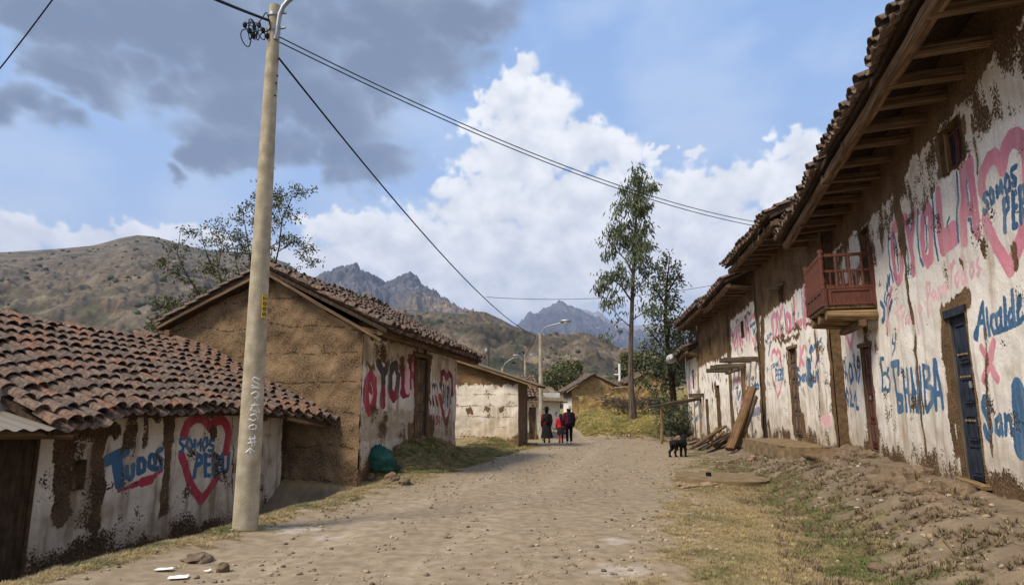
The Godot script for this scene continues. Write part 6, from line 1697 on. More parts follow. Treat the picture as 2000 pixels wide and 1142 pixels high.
	for q in [[722, 935, 0.15, 0.1], [765, 940, 0.2, 0.12], [790, 945, 0.16, 0.1], [755, 875, 0.14, 0.1], [775, 880, 0.13, 0.1], [820, 860, 0.2, 0.12]]:
		var s := on_ground(q[0], q[1])
		rock("field_stone", "grey field stone set in the grassy bank below the green sack", s, Vector3(q[2], q[3], q[2] * 0.8), M.stone, q[0], "stones in the bank by the sack")
	# litter
	for q in [[320, 1115, 0.085, "white crumpled wrapper lying beside the brown stone at the road edge"], [347, 1131, 0.085, "white folded paper scrap lying at the foot of the bank"], [405, 1118, 0.035, "tiny white paper scrap lying between the wrapper and the stone"], [1675, 993, 0.04, "white and red can lying on the dark bank"], [1700, 892, 0.04, "white plastic cup on the stone landing"]]:
		var s := on_ground(q[0], q[1])
		if q[0] == 1700: s = Wall.new(5.2, -4.9, 8.35, -16.6, Vector3(-1, 0, 0)).p(8.75, 0.66, 0.7)
		g = Geo.new()
		var PP := PackedVector3Array()
		for j in 4:
			for i in 5:
				var x: float = (i / 4.0 - 0.5) * 2.0 * q[2]; var z: float = (j / 3.0 - 0.5) * 1.3 * q[2]
				PP.append(s + Vector3(x, 0.018 + absf(nz.get_noise_2d(i * 30.0 + q[0], j * 30.0)) * q[2] * 0.7, z).rotated(Vector3.UP, q[0] * 0.01))
		g.grid(PP, 5, 4, Vector3.UP, PackedVector2Array(), PackedColorArray())
		solo("litter", q[3], "litter", g, M.paper)
	# stones one can pick out
	for q in [[435, 1116, 0.07, 0.06, "reddish angular stone lying on the road beside the paper scraps"], [385, 1096, 0.17, 0.06, "flat brown slab stone half sunk in the grassy verge"], [1470, 905, 0.13, 0.17, "pale upright stone on the dirt before the long step"], [1722, 1116, 0.11, 0.06, "brown square stone at the edge of the green grass"], [1500, 1110, 0.0, 0.0, ""]]:
		if q[2] == 0.0: continue
		rock("loose_stone", q[4], on_ground(q[0], q[1]), Vector3(q[2], q[3], q[2] * 0.8), M.pale_stone if q[0] == 1470 else M.stone, q[0] * 0.37)
	for q in [[1738, 942, 0.3, 0.17], [1760, 935, 0.34, 0.2], [1722, 952, 0.18, 0.12], [1780, 958, 0.2, 0.13], [1805, 962, 0.22, 0.17], [1830, 978, 0.2, 0.14], [1842, 958, 0.24, 0.17], [1865, 955, 0.2, 0.16], [1885, 960, 0.18, 0.14], [1775, 985, 0.12, 0.08], [1800, 925, 0.2, 0.15], [1850, 985, 0.13, 0.08], [1715, 925, 0.22, 0.13], [1690, 935, 0.14, 0.08]]:
		var s := on_ground(q[0], q[1])
		rock("foundation_stone", "rough stone crumbling from the wall foot between the red door and the blue door", s - Vector3(0, 0.09, 0), Vector3(q[2], q[3], q[2] * 0.8), M.stone, q[0] * 0.71, "stones along the tall house foot")
	for q in [[1355, 940], [1345, 952], [1385, 950], [1330, 948]]:
		rock("edge_stone", "flat grey stone against the rim of the round slab", on_ground(q[0], q[1]), Vector3(0.2, 0.06, 0.12), M.pale_stone, q[0], "stones around the round slab")
	g = Geo.new()
	var ta := on_ground(1842, 1062); var tb := on_ground(1864, 1081)
	g.tube([ta + Vector3(0, 0.06, 0), tb + Vector3(0, 0.015, 0)], [0.008, 0.008], 6)
	solo("straw_stick", "pale straw stick lying on the dark bank", "stick", g, M.pale_wood)

# ---------------------------------------------------------------- loose ground cover
func multi(called: String, label: String, category: String, mesh: Mesh, m: Material, xf: Array, cols: Array):
	var mm := MultiMesh.new()
	mm.transform_format = MultiMesh.TRANSFORM_3D
	mm.use_colors = true
	mm.mesh = mesh
	mm.instance_count = xf.size()
	for i in xf.size():
		mm.set_instance_transform(i, xf[i]); mm.set_instance_color(i, cols[i])
	var o := MultiMeshInstance3D.new()
	o.name = numbered(called); o.multimesh = mm; o.material_override = m
	add_child(o)
	o.set_meta("kind", "stuff"); o.set_meta("label", label); o.set_meta("category", category)
func ground_cover():
	var r := RandomNumberGenerator.new(); r.seed = 801
	# pebbles
	var g := Geo.new(); g.blob(Vector3.ZERO, Basis(), Vector3(1, 0.6, 0.8), 0.6, 1.2, nz, 4, 6)
	var xf := []; var cols := []
	for k in 60000:
		var Z := 4.6 + pow(r.randf(), 1.7) * 31.0
		var x := r.randf_range(edge_left(Z) - 1.2, wall_right(Z) - 0.4)
		var lane := nz2.get_noise_2d(x * 1.6 + 7.0, Z * 0.35)
		if r.randf() > 0.34 + lane * 1.8: continue
		var s := 0.004 + pow(r.randf(), 9.0) * 0.03
		if wall_right(Z) - x < 2.0: s *= 1.4
		var b := Basis(Vector3.UP, r.randf() * 6.3).rotated(Vector3(1, 0, 0), r.randf_range(-0.4, 0.4)) * Basis.from_scale(Vector3(s, s, s) * Vector3(r.randf_range(0.8, 1.4), 1, 1))
		xf.append(Transform3D(b, Vector3(x, gy(x, -Z) + s * 0.2, -Z)))
		var c := Color(0.42, 0.34, 0.25) * r.randf_range(0.3, 1.2)
		if r.randf() < 0.06: c = Color(0.5, 0.46, 0.4)
		c.a = 1.0
		cols.append(c)
	multi("gravel", "loose pebbles and gravel scattered over the dirt road", "gravel", g.mesh(), M.stones, xf, cols)
	# short grass tufts
	var t := Geo.new()
	for k in 9:
		var an := r.randf() * TAU; var d := Vector3(cos(an), 0, sin(an)); var sd := Vector3(-d.z, 0, d.x) * 0.045
		var p := d * r.randf_range(0.0, 0.5); var hgt := r.randf_range(0.5, 1.0); var lean := d * r.randf_range(0.2, 0.9)
		t.tri(p - sd, p + sd, p + lean * 0.5 + Vector3(0, hgt * 0.7, 0)); 
		t.tri(p + sd * 0.6 + lean * 0.3 + Vector3(0, hgt * 0.4, 0), p - sd * 0.6 + lean * 0.3 + Vector3(0, hgt * 0.4, 0), p + lean + Vector3(0, hgt, 0))
	xf = []; cols = []
	var tries := 0
	while xf.size() < 70000 and tries < 330000:
		tries += 1
		var Z := 4.8 + pow(r.randf(), 1.5) * 22.0
		var x := r.randf_range(edge_left(Z) - 2.0, wall_right(Z) - 0.5)
		var q := grass(x, -Z)
		if r.randf() > q.x * 1.1 - 0.05: continue
		var s := r.randf_range(0.02, 0.05) * (1.0 + 0.012 * Z)
		var b := Basis(Vector3.UP, r.randf() * 6.3) * Basis.from_scale(Vector3(s * 1.2, s * r.randf_range(0.6, 1.2), s * 1.2))
		xf.append(Transform3D(b, Vector3(x, gy(x, -Z) - 0.004, -Z)))
		var dry := Color(0.44, 0.355, 0.195).lerp(Color(0.33, 0.25, 0.14), r.randf())
		var grn := Color(0.12, 0.135, 0.05).lerp(Color(0.19, 0.185, 0.08), r.randf())
		cols.append(dry.lerp(grn, clampf(q.y * 1.2 - 0.15 + r.randf_range(-0.25, 0.25), 0, 1)))
	multi("short_grass", "short dry yellow and green grass on the road verges", "grass", t.mesh(), M.blade, xf, cols)
	# dead weeds on the dark bank
	var wd := Geo.new()
	for k in 14:
		var d := Vector3(r.randf_range(-1, 1), r.randf_range(0.2, 1.0), r.randf_range(-1, 1)).normalized()
		var sd := d.cross(Vector3.UP).normalized() * 0.045
		wd.tri(-sd, sd, d * r.randf_range(0.5, 1.0))
	xf = []; cols = []
	for k in 16000:
		var Z := 4.6 + pow(r.randf(), 1.3) * 15.0
		var rr := r.randf_range(0.5, 2.9)
		var x := wall_right(Z) - rr
		if nz2.get_noise_2d(x * 2.0, Z * 2.0) + 0.2 < r.randf() * 0.8: continue
		var s := r.randf_range(0.05, 0.14)
		xf.append(Transform3D(Basis(Vector3.UP, r.randf() * 6.3) * Basis.from_scale(Vector3(s, s * 0.8, s)), Vector3(x, gy(x, -Z), -Z)))
		cols.append(Color(0.17, 0.125, 0.08).lerp(Color(0.4, 0.3, 0.18), r.randf() * r.randf()).lerp(Color(0.09, 0.1, 0.03), 0.7 if r.randf() < 0.2 else 0.0))
	multi("dead_weeds", "dry brown weeds and twigs on the dark earth bank", "weeds", wd.mesh(), M.blade, xf, cols)
	# long grass of the bank at the bend, and on the sack bank
	var lg := Geo.new()
	for k in 12:
		var an := r.randf() * TAU; var d := Vector3(cos(an), 0, sin(an)); var sd := Vector3(-d.z, 0, d.x) * 0.05
		var p := d * r.randf_range(0, 0.4)
		var m1 := p + d * 0.35 + Vector3(0, 0.8, 0); var m2 := p + d * 0.9 + Vector3(0, 0.55, 0)
		lg.quad(p - sd, p + sd, m1 + sd, m1 - sd); lg.tri(m1 - sd, m1 + sd, m2)
	xf = []; cols = []
	tries = 0
	while xf.size() < 16000 and tries < 90000:
		tries += 1
		var Z := r.randf_range(36.8, 47.0)
		var x := r.randf_range(3.8, 16.0)
		var q := grass(x, -Z)
		if r.randf() > q.x: continue
		var drop := gy(x, -Z) - gy(x - 0.1, -Z + 0.6)
		var s := r.randf_range(0.07, 0.16) * (1.0 + clampf(drop, 0, 0.8) * 1.5)
		var down := Vector3(0, 0, clampf(drop, 0, 0.6) * 1.2)
		var b := Basis(Vector3.UP, r.randf() * 6.3).rotated(Vector3.RIGHT, down.z) * Basis.from_scale(Vector3(s, s, s))
		xf.append(Transform3D(b, Vector3(x, gy(x, -Z) - 0.02, -Z)))
		var y := Color(0.46, 0.36, 0.13).lerp(Color(0.34, 0.27, 0.1), r.randf())
		cols.append(y.lerp(Color(0.16, 0.17, 0.05), clampf(q.y * 0.9 + r.randf_range(-0.3, 0.2), 0, 0.9)))
	multi("bank_grass", "long yellow green grass hanging over the bank at the road bend", "grass", lg.mesh(), M.blade, xf, cols)
	xf = []; cols = []
	for k in 5200:
		var Z := r.randf_range(15.4, 30.0)
		var x := edge_left(Z) - r.randf_range(-0.1, 1.5)
		var q := grass(x, -Z)
		if r.randf() > q.x: continue
		var s := r.randf_range(0.04, 0.1)
		xf.append(Transform3D(Basis(Vector3.UP, r.randf() * 6.3) * Basis.from_scale(Vector3(s, s, s)), Vector3(x, gy(x, -Z) - 0.01, -Z)))
		cols.append(Color(0.34, 0.27, 0.12).lerp(Color(0.11, 0.14, 0.04), clampf(q.y + r.randf_range(-0.4, 0.3), 0, 1)))
	multi("verge_grass", "rough green and yellow grass on the bank below the earth house", "grass", lg.mesh(), M.blade, xf, cols)
	xf = []; cols = []
	for k in 9000:
		var Z := 5.0 + pow(r.randf(), 1.4) * 13.0
		var x := r.randf_range(edge_left(Z) - 1.6, wall_right(Z) - 0.7)
		var q := grass(x, -Z)
		if r.randf() > q.x * 0.8: continue
		if nz2.get_noise_2d(x * 6.0, Z * 6.0) < 0.12: continue
		var s := r.randf_range(0.03, 0.075)
		xf.append(Transform3D(Basis(Vector3.UP, r.randf() * 6.3) * Basis.from_scale(Vector3(s, s * 1.1, s)), Vector3(x, gy(x, -Z) - 0.01, -Z)))
		cols.append(Color(0.46, 0.36, 0.18).lerp(Color(0.1, 0.14, 0.035), clampf(q.y * 1.2 + r.randf_range(-0.4, 0.3), 0, 1)))
	multi("grass_tufts", "taller tufts of green and straw coloured grass in the road verges", "grass", lg.mesh(), M.blade, xf, cols)

# ---------------------------------------------------------------- trees and bushes
func leaves(g: Geo, c: Vector3, rad: Vector3, count: int, ln: float, wd: float, droop: float, ca: Color, cb: Color, r: RandomNumberGenerator, subs := 9, tight := 0.3):
	var cs := []
	for k in subs:
		var d := Vector3(r.randfn(), r.randfn(), r.randfn()).normalized() * pow(r.randf(), 0.45)
		cs.append([c + d * rad, r.randf()])
	for k in count:
		var q = cs[r.randi() % subs]
		var p: Vector3 = q[0] + Vector3(r.randfn(), r.randfn(), r.randfn()) * rad * tight
		var d := (Vector3(r.randf_range(-1, 1), r.randf_range(-1, 1) - droop, r.randf_range(-1, 1))).normalized()
		var s := d.cross(Vector3(r.randf_range(-1, 1), r.randf_range(-1, 1), r.randf_range(-1, 1))).normalized() * wd * 0.5
		var L := ln * r.randf_range(0.5, 1.5)
		g.col = ca.lerp(cb, r.randf())
		g.quad(p, p + d * L * 0.45 + s, p + d * L, p + d * L * 0.45 - s)
	g.col = Color.WHITE
func px_path(pts: Array, z0: float, z1: float) -> Array:
	var o := []
	var n := pts.size() / 2
	for i in n: o.append(at(pts[i * 2], pts[i * 2 + 1], lerpf(z0, z1, float(i) / maxf(n - 1, 1))))
	return o
func radii(n: int, a: float, b: float) -> Array:
	var o := []
	for i in n: o.append(lerpf(a, b, float(i) / maxf(n - 1, 1)))
	return o
func trees():
	var r := RandomNumberGenerator.new(); r.seed = 901
	var g: Geo
	# tall thin eucalyptus at the bend
	var tr := px_path([1237, 806, 1233, 760, 1232, 700, 1233, 650, 1236, 560, 1240, 480, 1244, 400, 1254, 340], 39.0, 39.0)
	tr[0].y = gy(tr[0].x, tr[0].z) - 0.2
	var p := thing("eucalyptus_tree", "tall thin tree with drooping tufts of leaves and a bare lower trunk", "tree", tr[0])
	g = Geo.new(); g.tube(tr, [0.27, 0.18, 0.155, 0.14, 0.115, 0.09, 0.065, 0.025], 12); part(p, "trunk", g, M.bark)
	var crown := Geo.new()
	for q in [[[1235, 590, 1215, 560, 1190, 540, 1172, 548], 0.06], [[1238, 540, 1225, 510, 1205, 490, 1190, 480], 0.06], [[1239, 500, 1252, 480, 1262, 470], 0.05], [[1241, 455, 1225, 440, 1208, 440], 0.05], [[1234, 625, 1255, 612, 1285, 618], 0.05], [[1242, 430, 1258, 400, 1278, 370], 0.04], [[1243, 410, 1230, 390, 1220, 370], 0.04], [[1234, 640, 1210, 620, 1196, 600], 0.04], [[1236, 570, 1262, 545, 1275, 520], 0.05], [[1237, 545, 1228, 530, 1215, 532], 0.04]]:
		var b := px_path(q[0], 39.0, 39.0 + r.randf_range(-1.0, 1.0))
		g = Geo.new(); g.tube(b, radii(b.size(), q[1], 0.015), 6); part(p, "branch", g, M.bark)
	var dk := Color(0.07, 0.086, 0.043); var lt := Color(0.1, 0.12, 0.06)
	for q in [[1256, 350, 28, 420], [1238, 375, 22, 300], [1274, 365, 16, 170], [1226, 395, 26, 300], [1255, 400, 22, 240], [1240, 425, 30, 380], [1212, 440, 24, 260], [1262, 440, 16, 110], [1205, 465, 30, 360], [1240, 465, 28, 340], [1225, 498, 36, 460], [1255, 490, 20, 180], [1192, 492, 18, 150], [1188, 545, 24, 260], [1174, 558, 14, 120], [1208, 530, 18, 170], [1262, 520, 20, 150], [1200, 578, 22, 110], [1182, 590, 16, 70], [1225, 545, 18, 110], [1250, 560, 22, 80], [1205, 615, 26, 60], [1192, 655, 18, 40], [1260, 600, 24, 60], [1270, 480, 12, 60]]:
		var s: float = q[2] * 39.0 / 1250.0
		leaves(crown, at(q[0], q[1], 39.0 + r.randf_range(-0.7, 0.7)), Vector3(s, s * 0.95, s), int(q[3] * 0.9), 0.36, 0.09, 1.5, dk, lt, r, 9, 0.26)
	part(p, "crown", crown, M.leaf)
	# darker tree behind the last house
	var t2 := px_path([1318, 800, 1312, 740, 1305, 680, 1300, 620, 1302, 560, 1308, 505], 43.0, 43.0)
	t2[0].y = gy(t2[0].x, t2[0].z) - 0.2
	p = thing("broadleaf_tree", "dark leafy tree with loose crown standing behind the last low house", "tree", t2[0])
	g = Geo.new(); g.tube(t2, [0.24, 0.2, 0.16, 0.12, 0.08, 0.02], 10); part(p, "trunk", g, M.dark_bark)
	for q in [[1305, 690, 1280, 660, 1262, 640], [1303, 650, 1325, 620, 1335, 600], [1302, 600, 1285, 570, 1272, 560], [1304, 570, 1320, 545, 1330, 530], [1308, 710, 1335, 690, 1352, 670], [1306, 700, 1285, 690, 1265, 700]]:
		var b := px_path(q, 43.0, 43.0 + r.randf_range(-1, 1)); g = Geo.new(); g.tube(b, [0.07, 0.05, 0.015], 6); part(p, "branch", g, M.dark_bark)
	crown = Geo.new()
	for q in [[1302, 505, 16, 130], [1318, 525, 16, 130], [1288, 530, 18, 120], [1305, 550, 24, 260], [1328, 545, 12, 70], [1275, 560, 20, 160], [1298, 580, 26, 280], [1322, 590, 18, 170], [1270, 600, 18, 110], [1290, 620, 28, 300], [1318, 630, 20, 200], [1275, 655, 26, 260], [1305, 660, 30, 420], [1332, 660, 16, 150], [1262, 690, 22, 220], [1292, 695, 30, 420], [1325, 695, 26, 380], [1345, 685, 14, 120], [1275, 725, 26, 320], [1310, 735, 32, 460], [1340, 725, 18, 220], [1262, 745, 14, 120]]:
		var s: float = q[2] * 43.0 / 1250.0
		leaves(crown, at(q[0], q[1], 43.0 + r.randf_range(-1.0, 1.0)), Vector3(s, s, s), int(q[3] * 0.95), 0.26, 0.12, 0.4, Color(0.068, 0.08, 0.037), Color(0.1, 0.115, 0.055), r, 8, 0.33)
	part(p, "crown", crown, M.leaf)
	# leaning trunk right of it
	var t3 := px_path([1366, 770, 1357, 730, 1350, 695, 1349, 650], 41.0, 42.0)
	t3[0].y = gy(t3[0].x, t3[0].z) - 0.2
	p = thing("leaning_tree", "dark leaning tree trunk between the leafy tree and the last low house", "tree", t3[0])
	g = Geo.new(); g.tube(t3, [0.24, 0.22, 0.2, 0.12], 10); part(p, "trunk", g, M.dark_bark)
	crown = Geo.new()
	for q in [[1352, 650, 18], [1365, 630, 16], [1345, 625, 14], [1380, 650, 14]]:
		var s: float = q[2] * 42.0 / 1250.0
		leaves(crown, at(q[0], q[1], 42.5), Vector3(s, s, s), 220, 0.24, 0.11, 0.4, Color(0.068, 0.08, 0.037), Color(0.1, 0.115, 0.055), r)
	part(p, "crown", crown, M.leaf)
	# bushy trees beyond
	for q in [["round green tree behind the far lamp post", 80.0, [[1075, 748, 24], [1095, 735, 26], [1112, 728, 20], [1092, 762, 30], [1125, 716, 12], [1118, 752, 22], [1072, 770, 22]], 1092, 340], ["dense upright tree behind the antenna mast", 72.0, [[1225, 700, 12], [1222, 720, 16], [1232, 735, 18], [1218, 742, 18]], 1224, 320], ["narrow upright tree behind the tall thin trunk", 74.0, [[1243, 694, 8], [1246, 712, 12], [1246, 732, 16]], 1246, 300], ["low green trees behind the pale roof", 90.0, [[1045, 750, 18], [1030, 760, 20], [1062, 742, 12]], 1045, 240], ["dark trees rising behind the tan porch house", 66.0, [[1272, 745, 16], [1290, 735, 18], [1310, 745, 20], [1255, 750, 12]], 1285, 320]]:
		var Z: float = q[1]
		var f := at(q[3], 800, Z); f.y = -0.5
		p = thing("bushy_tree", q[0], "tree", f)
		g = Geo.new(); g.tube([f, at(q[3], 760, Z)], [0.3, 0.15], 8); part(p, "trunk", g, M.dark_bark)
		crown = Geo.new()
		for b in q[2]:
			var s: float = b[2] * Z / 1250.0
			leaves(crown, at(b[0], b[1], Z + r.randf_range(-1.5, 1.5)), Vector3(s, s, s), q[4] * 2, 0.34, 0.2, 0.2, Color(0.075, 0.083, 0.036), Color(0.11, 0.115, 0.05), r, 14, 0.3)
		part(p, "crown", crown, M.leaf)
	# dark bush by the pole gate, young shrub on top of the bank
	var bp := at(1312, 858, 36.0); bp.y = gy(bp.x, bp.z)
	p = thing("dark_bush", "dense dark green bush behind the pole gate", "bush", bp)
	g = Geo.new()
	for k in 7: g.tube([bp, bp + Vector3(r.randf_range(-1, 1), r.randf_range(0.8, 1.8), r.randf_range(-0.6, 0.6))], [0.05, 0.015], 5)
	part(p, "stems", g, M.dark_bark)
	crown = Geo.new()
	for q in [[1288, 795, 16, 150], [1300, 785, 14, 120], [1282, 775, 10, 70], [1305, 812, 22, 300], [1325, 815, 22, 300], [1312, 838, 24, 360], [1332, 842, 20, 280], [1342, 820, 14, 160], [1300, 848, 16, 200], [1276, 765, 6, 30], [1320, 858, 18, 200]]:
		var s: float = q[2] * 36.0 / 1250.0
		leaves(crown, at(q[0], q[1], 36.4 + r.randf_range(-0.5, 0.5)), Vector3(s, s, s), q[3], 0.24, 0.06, -0.3, Color(0.05, 0.066, 0.04), Color(0.075, 0.095, 0.06), r, 10, 0.35)
	part(p, "foliage", crown, M.leaf)
	# brushwood heap round the foot of the tall tree
	g = Geo.new()
	for k in 190:
		var x := r.randf_range(1185, 1290)
		var c := at(x, r.randf_range(768, 800), 41.5 + r.randf_range(-1.0, 1.5))
		c.y = minf(c.y, gy(c.x, c.z) + 0.9)
		var d := Vector3(r.randf_range(-1, 1), r.randf_range(-0.35, 0.6), r.randf_range(-0.5, 0.5)).normalized() * r.randf_range(0.3, 0.9)
		g.tube([c - d, c + Vector3(0, r.randf_range(-0.1, 0.15), 0), c + d], [0.02, 0.018, 0.008], 5, false)
	var bw := solo("brushwood", "heap of dry grey brushwood at the foot of the tall thin tree", "brushwood", g, M.grey_wood)
	bw.set_meta("kind", "stuff")
	# thin crowned tree behind the earth house
	var f4 := at(500, 790, 24.0)
	p = thing("young_tree", "sparse young tree with thin branches rising behind the earth gable", "tree", Vector3(f4.x, 0.2, f4.z))
	g = Geo.new(); var t4 := px_path([500, 790, 502, 700, 500, 610], 24.0, 24.0); t4[0].y = 0.0; g.tube(t4, [0.16, 0.13, 0.1], 9); part(p, "trunk", g, M.dark_bark)
	crown = Geo.new()
	var c1 := Color(0.07, 0.078, 0.036); var c2 := Color(0.12, 0.125, 0.056)
	var limbs := [[[500, 625, 494, 560, 488, 500, 478, 440, 470, 400], 0.05], [[500, 625, 505, 540, 500, 450, 503, 380, 512, 325], 0.05], [[500, 640, 470, 600, 440, 560, 412, 520, 398, 480, 390, 445], 0.045], [[498, 660, 450, 640, 400, 590, 365, 540, 345, 495, 352, 450], 0.05], [[398, 590, 360, 590, 325, 600, 300, 590], 0.02], [[365, 545, 335, 530, 315, 510], 0.02],
		[[502, 620, 530, 550, 545, 480, 550, 430, 570, 385, 602, 368], 0.04], [[545, 490, 575, 470, 595, 490, 604, 512], 0.02], [[520, 575, 545, 545, 575, 520], 0.02], [[488, 500, 465, 470, 440, 452, 400, 442], 0.02], [[503, 440, 520, 400, 535, 380], 0.018], [[440, 565, 425, 530, 432, 480, 440, 440], 0.025], [[470, 605, 475, 560, 462, 520, 455, 480], 0.025], [[420, 610, 380, 630, 330, 640, 300, 650], 0.02], [[400, 600, 350, 620, 312, 640], 0.015], [[505, 540, 520, 500, 530, 450], 0.02], [[550, 430, 540, 400, 530, 370], 0.012]]
	for q in limbs:
		var b := px_path(q[0], 24.0, 24.0 + r.randf_range(-1.2, 1.2))
		g = Geo.new(); g.tube(b, radii(b.size(), q[1], 0.008), 6); part(p, "branch", g, M.dark_bark)
		for i in range(1, b.size()):
			for k in 7:
				var o: Vector3 = b[i - 1].lerp(b[i], r.randf())
				if i == 1 and q[1] > 0.03 and r.randf() < 0.6: continue
				var tip := o + Vector3(r.randf_range(-1, 1), r.randf_range(-0.5, 0.9), r.randf_range(-1, 1)).normalized() * r.randf_range(0.15, 0.5)
				crown.col = Color(0.06, 0.05, 0.04)
				crown.tube([o, tip], [0.007, 0.003], 3, false)
				var low := 1.0 if o.y > 6.0 else 2.0
				leaves(crown, tip, Vector3(0.17, 0.15, 0.17), int(r.randf_range(16, 34) * low), 0.11, 0.06, 0.3, c1, c2, r, 3, 0.5)
	part(p, "crown", crown, M.leaf)
	# weeds growing on the roof ridge and trees scattered on the hill
	for q in [[700, 585, 17.5], [570, 640, 0.0]]:
		if q[2] == 0.0: continue
		crown = Geo.new()
		leaves(crown, at(q[0], q[1], 19.0), Vector3(0.3, 0.16, 0.3), 120, 0.1, 0.05, -0.3, c1, c2, r)
		crown.tube([at(q[0], q[1] + 22, 19.0), at(q[0], q[1], 19.0)], [0.02, 0.01], 5)
		solo("roof_weed", "tuft of green weed growing behind the clay tile ridge", "weed", crown, M.leaf)

# ---------------------------------------------------------------- bodies: distance field of tapered bones, meshed as surface nets
func field_mesh(bones: Array, cell: float, grow := 0.0, col := Color.WHITE) -> Geo:
	var lo := Vector3(1e9, 1e9, 1e9); var hi := -lo
	for b in bones:
		var m: float = maxf(b[2], b[3]) + grow + cell * 3.0
		for e in 2:
			lo = lo.min(b[e] - Vector3.ONE * m); hi = hi.max(b[e] + Vector3.ONE * m)
	var n := Vector3i(((hi - lo) / cell).ceil()) + Vector3i.ONE
	var F := PackedFloat32Array(); F.resize(n.x * n.y * n.z); F.fill(0.5)
	for b in bones:
		var a: Vector3 = b[0]; var c: Vector3 = b[1]; var ra: float = b[2] + grow; var rb: float = b[3] + grow
		var flat: Vector3 = b[4] if b.size() > 4 else Vector3.ONE
		var m := maxf(ra, rb) + 0.07
		var l := Vector3i(((a.min(c) - Vector3.ONE * m - lo) / cell).floor()).clamp(Vector3i.ZERO, n - Vector3i.ONE)
		var u := Vector3i(((a.max(c) + Vector3.ONE * m - lo) / cell).ceil()).clamp(Vector3i.ZERO, n - Vector3i.ONE)
		var ac := (c - a) * flat
		var l2 := maxf(ac.length_squared(), 1e-6)
		for z in range(l.z, u.z + 1):
			for y in range(l.y, u.y + 1):
				for x in range(l.x, u.x + 1):
					var p := (lo + Vector3(x, y, z) * cell - a) * flat
					var t := clampf(p.dot(ac) / l2, 0, 1)
					var d := (p - ac * t).length() - lerpf(ra, rb, t)
					var k := (z * n.y + y) * n.x + x
					var f := F[k]
					var h := maxf(0.03 - absf(f - d), 0.0) / 0.03
					F[k] = minf(f, d) - h * h * 0.0075
	var g := Geo.new()
	g.col = col
	var id := {}
	for z in n.z - 1:
		for y in n.y - 1:
			for x in n.x - 1:
				var k := (z * n.y + y) * n.x + x
				var s := 0; var acc := Vector3.ZERO; var cnt := 0
				var v := [F[k], F[k + 1], F[k + n.x], F[k + n.x + 1], F[k + n.x * n.y], F[k + n.x * n.y + 1], F[k + n.x * n.y + n.x], F[k + n.x * n.y + n.x + 1]]
				for i in 8:
					if v[i] < 0.0: s += 1
				if s == 0 or s == 8: continue
				for e in [[0, 1], [2, 3], [4, 5], [6, 7], [0, 2], [1, 3], [4, 6], [5, 7], [0, 4], [1, 5], [2, 6], [3, 7]]:
					var fa: float = v[e[0]]; var fb: float = v[e[1]]
					if (fa < 0.0) == (fb < 0.0): continue
					var t := fa / (fa - fb)
					var pa := Vector3(e[0] & 1, (e[0] >> 1) & 1, e[0] >> 2); var pb := Vector3(e[1] & 1, (e[1] >> 1) & 1, e[1] >> 2)
					acc += pa.lerp(pb, t); cnt += 1
				var gr := Vector3(v[1] + v[3] + v[5] + v[7] - v[0] - v[2] - v[4] - v[6], v[2] + v[3] + v[6] + v[7] - v[0] - v[1] - v[4] - v[5], v[4] + v[5] + v[6] + v[7] - v[0] - v[1] - v[2] - v[3]).normalized()
				id[k] = g.vert(lo + (Vector3(x, y, z) + acc / cnt) * cell, gr, Vector2(x, y) * 0.1)
	var st := [1, n.x, n.x * n.y]
	for z in range(1, n.z - 1):
		for y in range(1, n.y - 1):
			for x in range(1, n.x - 1):
				var k := (z * n.y + y) * n.x + x
				for ax in 3:
					var f0 := F[k]; var f1 := F[k + st[ax]]
					if (f0 < 0.0) == (f1 < 0.0): continue
					var s1: int = st[(ax + 1) % 3]; var s2: int = st[(ax + 2) % 3]
					var q := [k - s1 - s2, k - s2, k, k - s1]
					var ok := true
					for w in q:
						if not id.has(w): ok = false
					if not ok: continue
					var A: int = id[q[0]]; var B: int = id[q[1]]; var C: int = id[q[2]]; var D: int = id[q[3]]
					if f0 < 0.0: g.ix.append_array(PackedInt32Array([A, C, B, A, D, C]))
					else: g.ix.append_array(PackedInt32Array([A, B, C, A, C, D]))
	return g
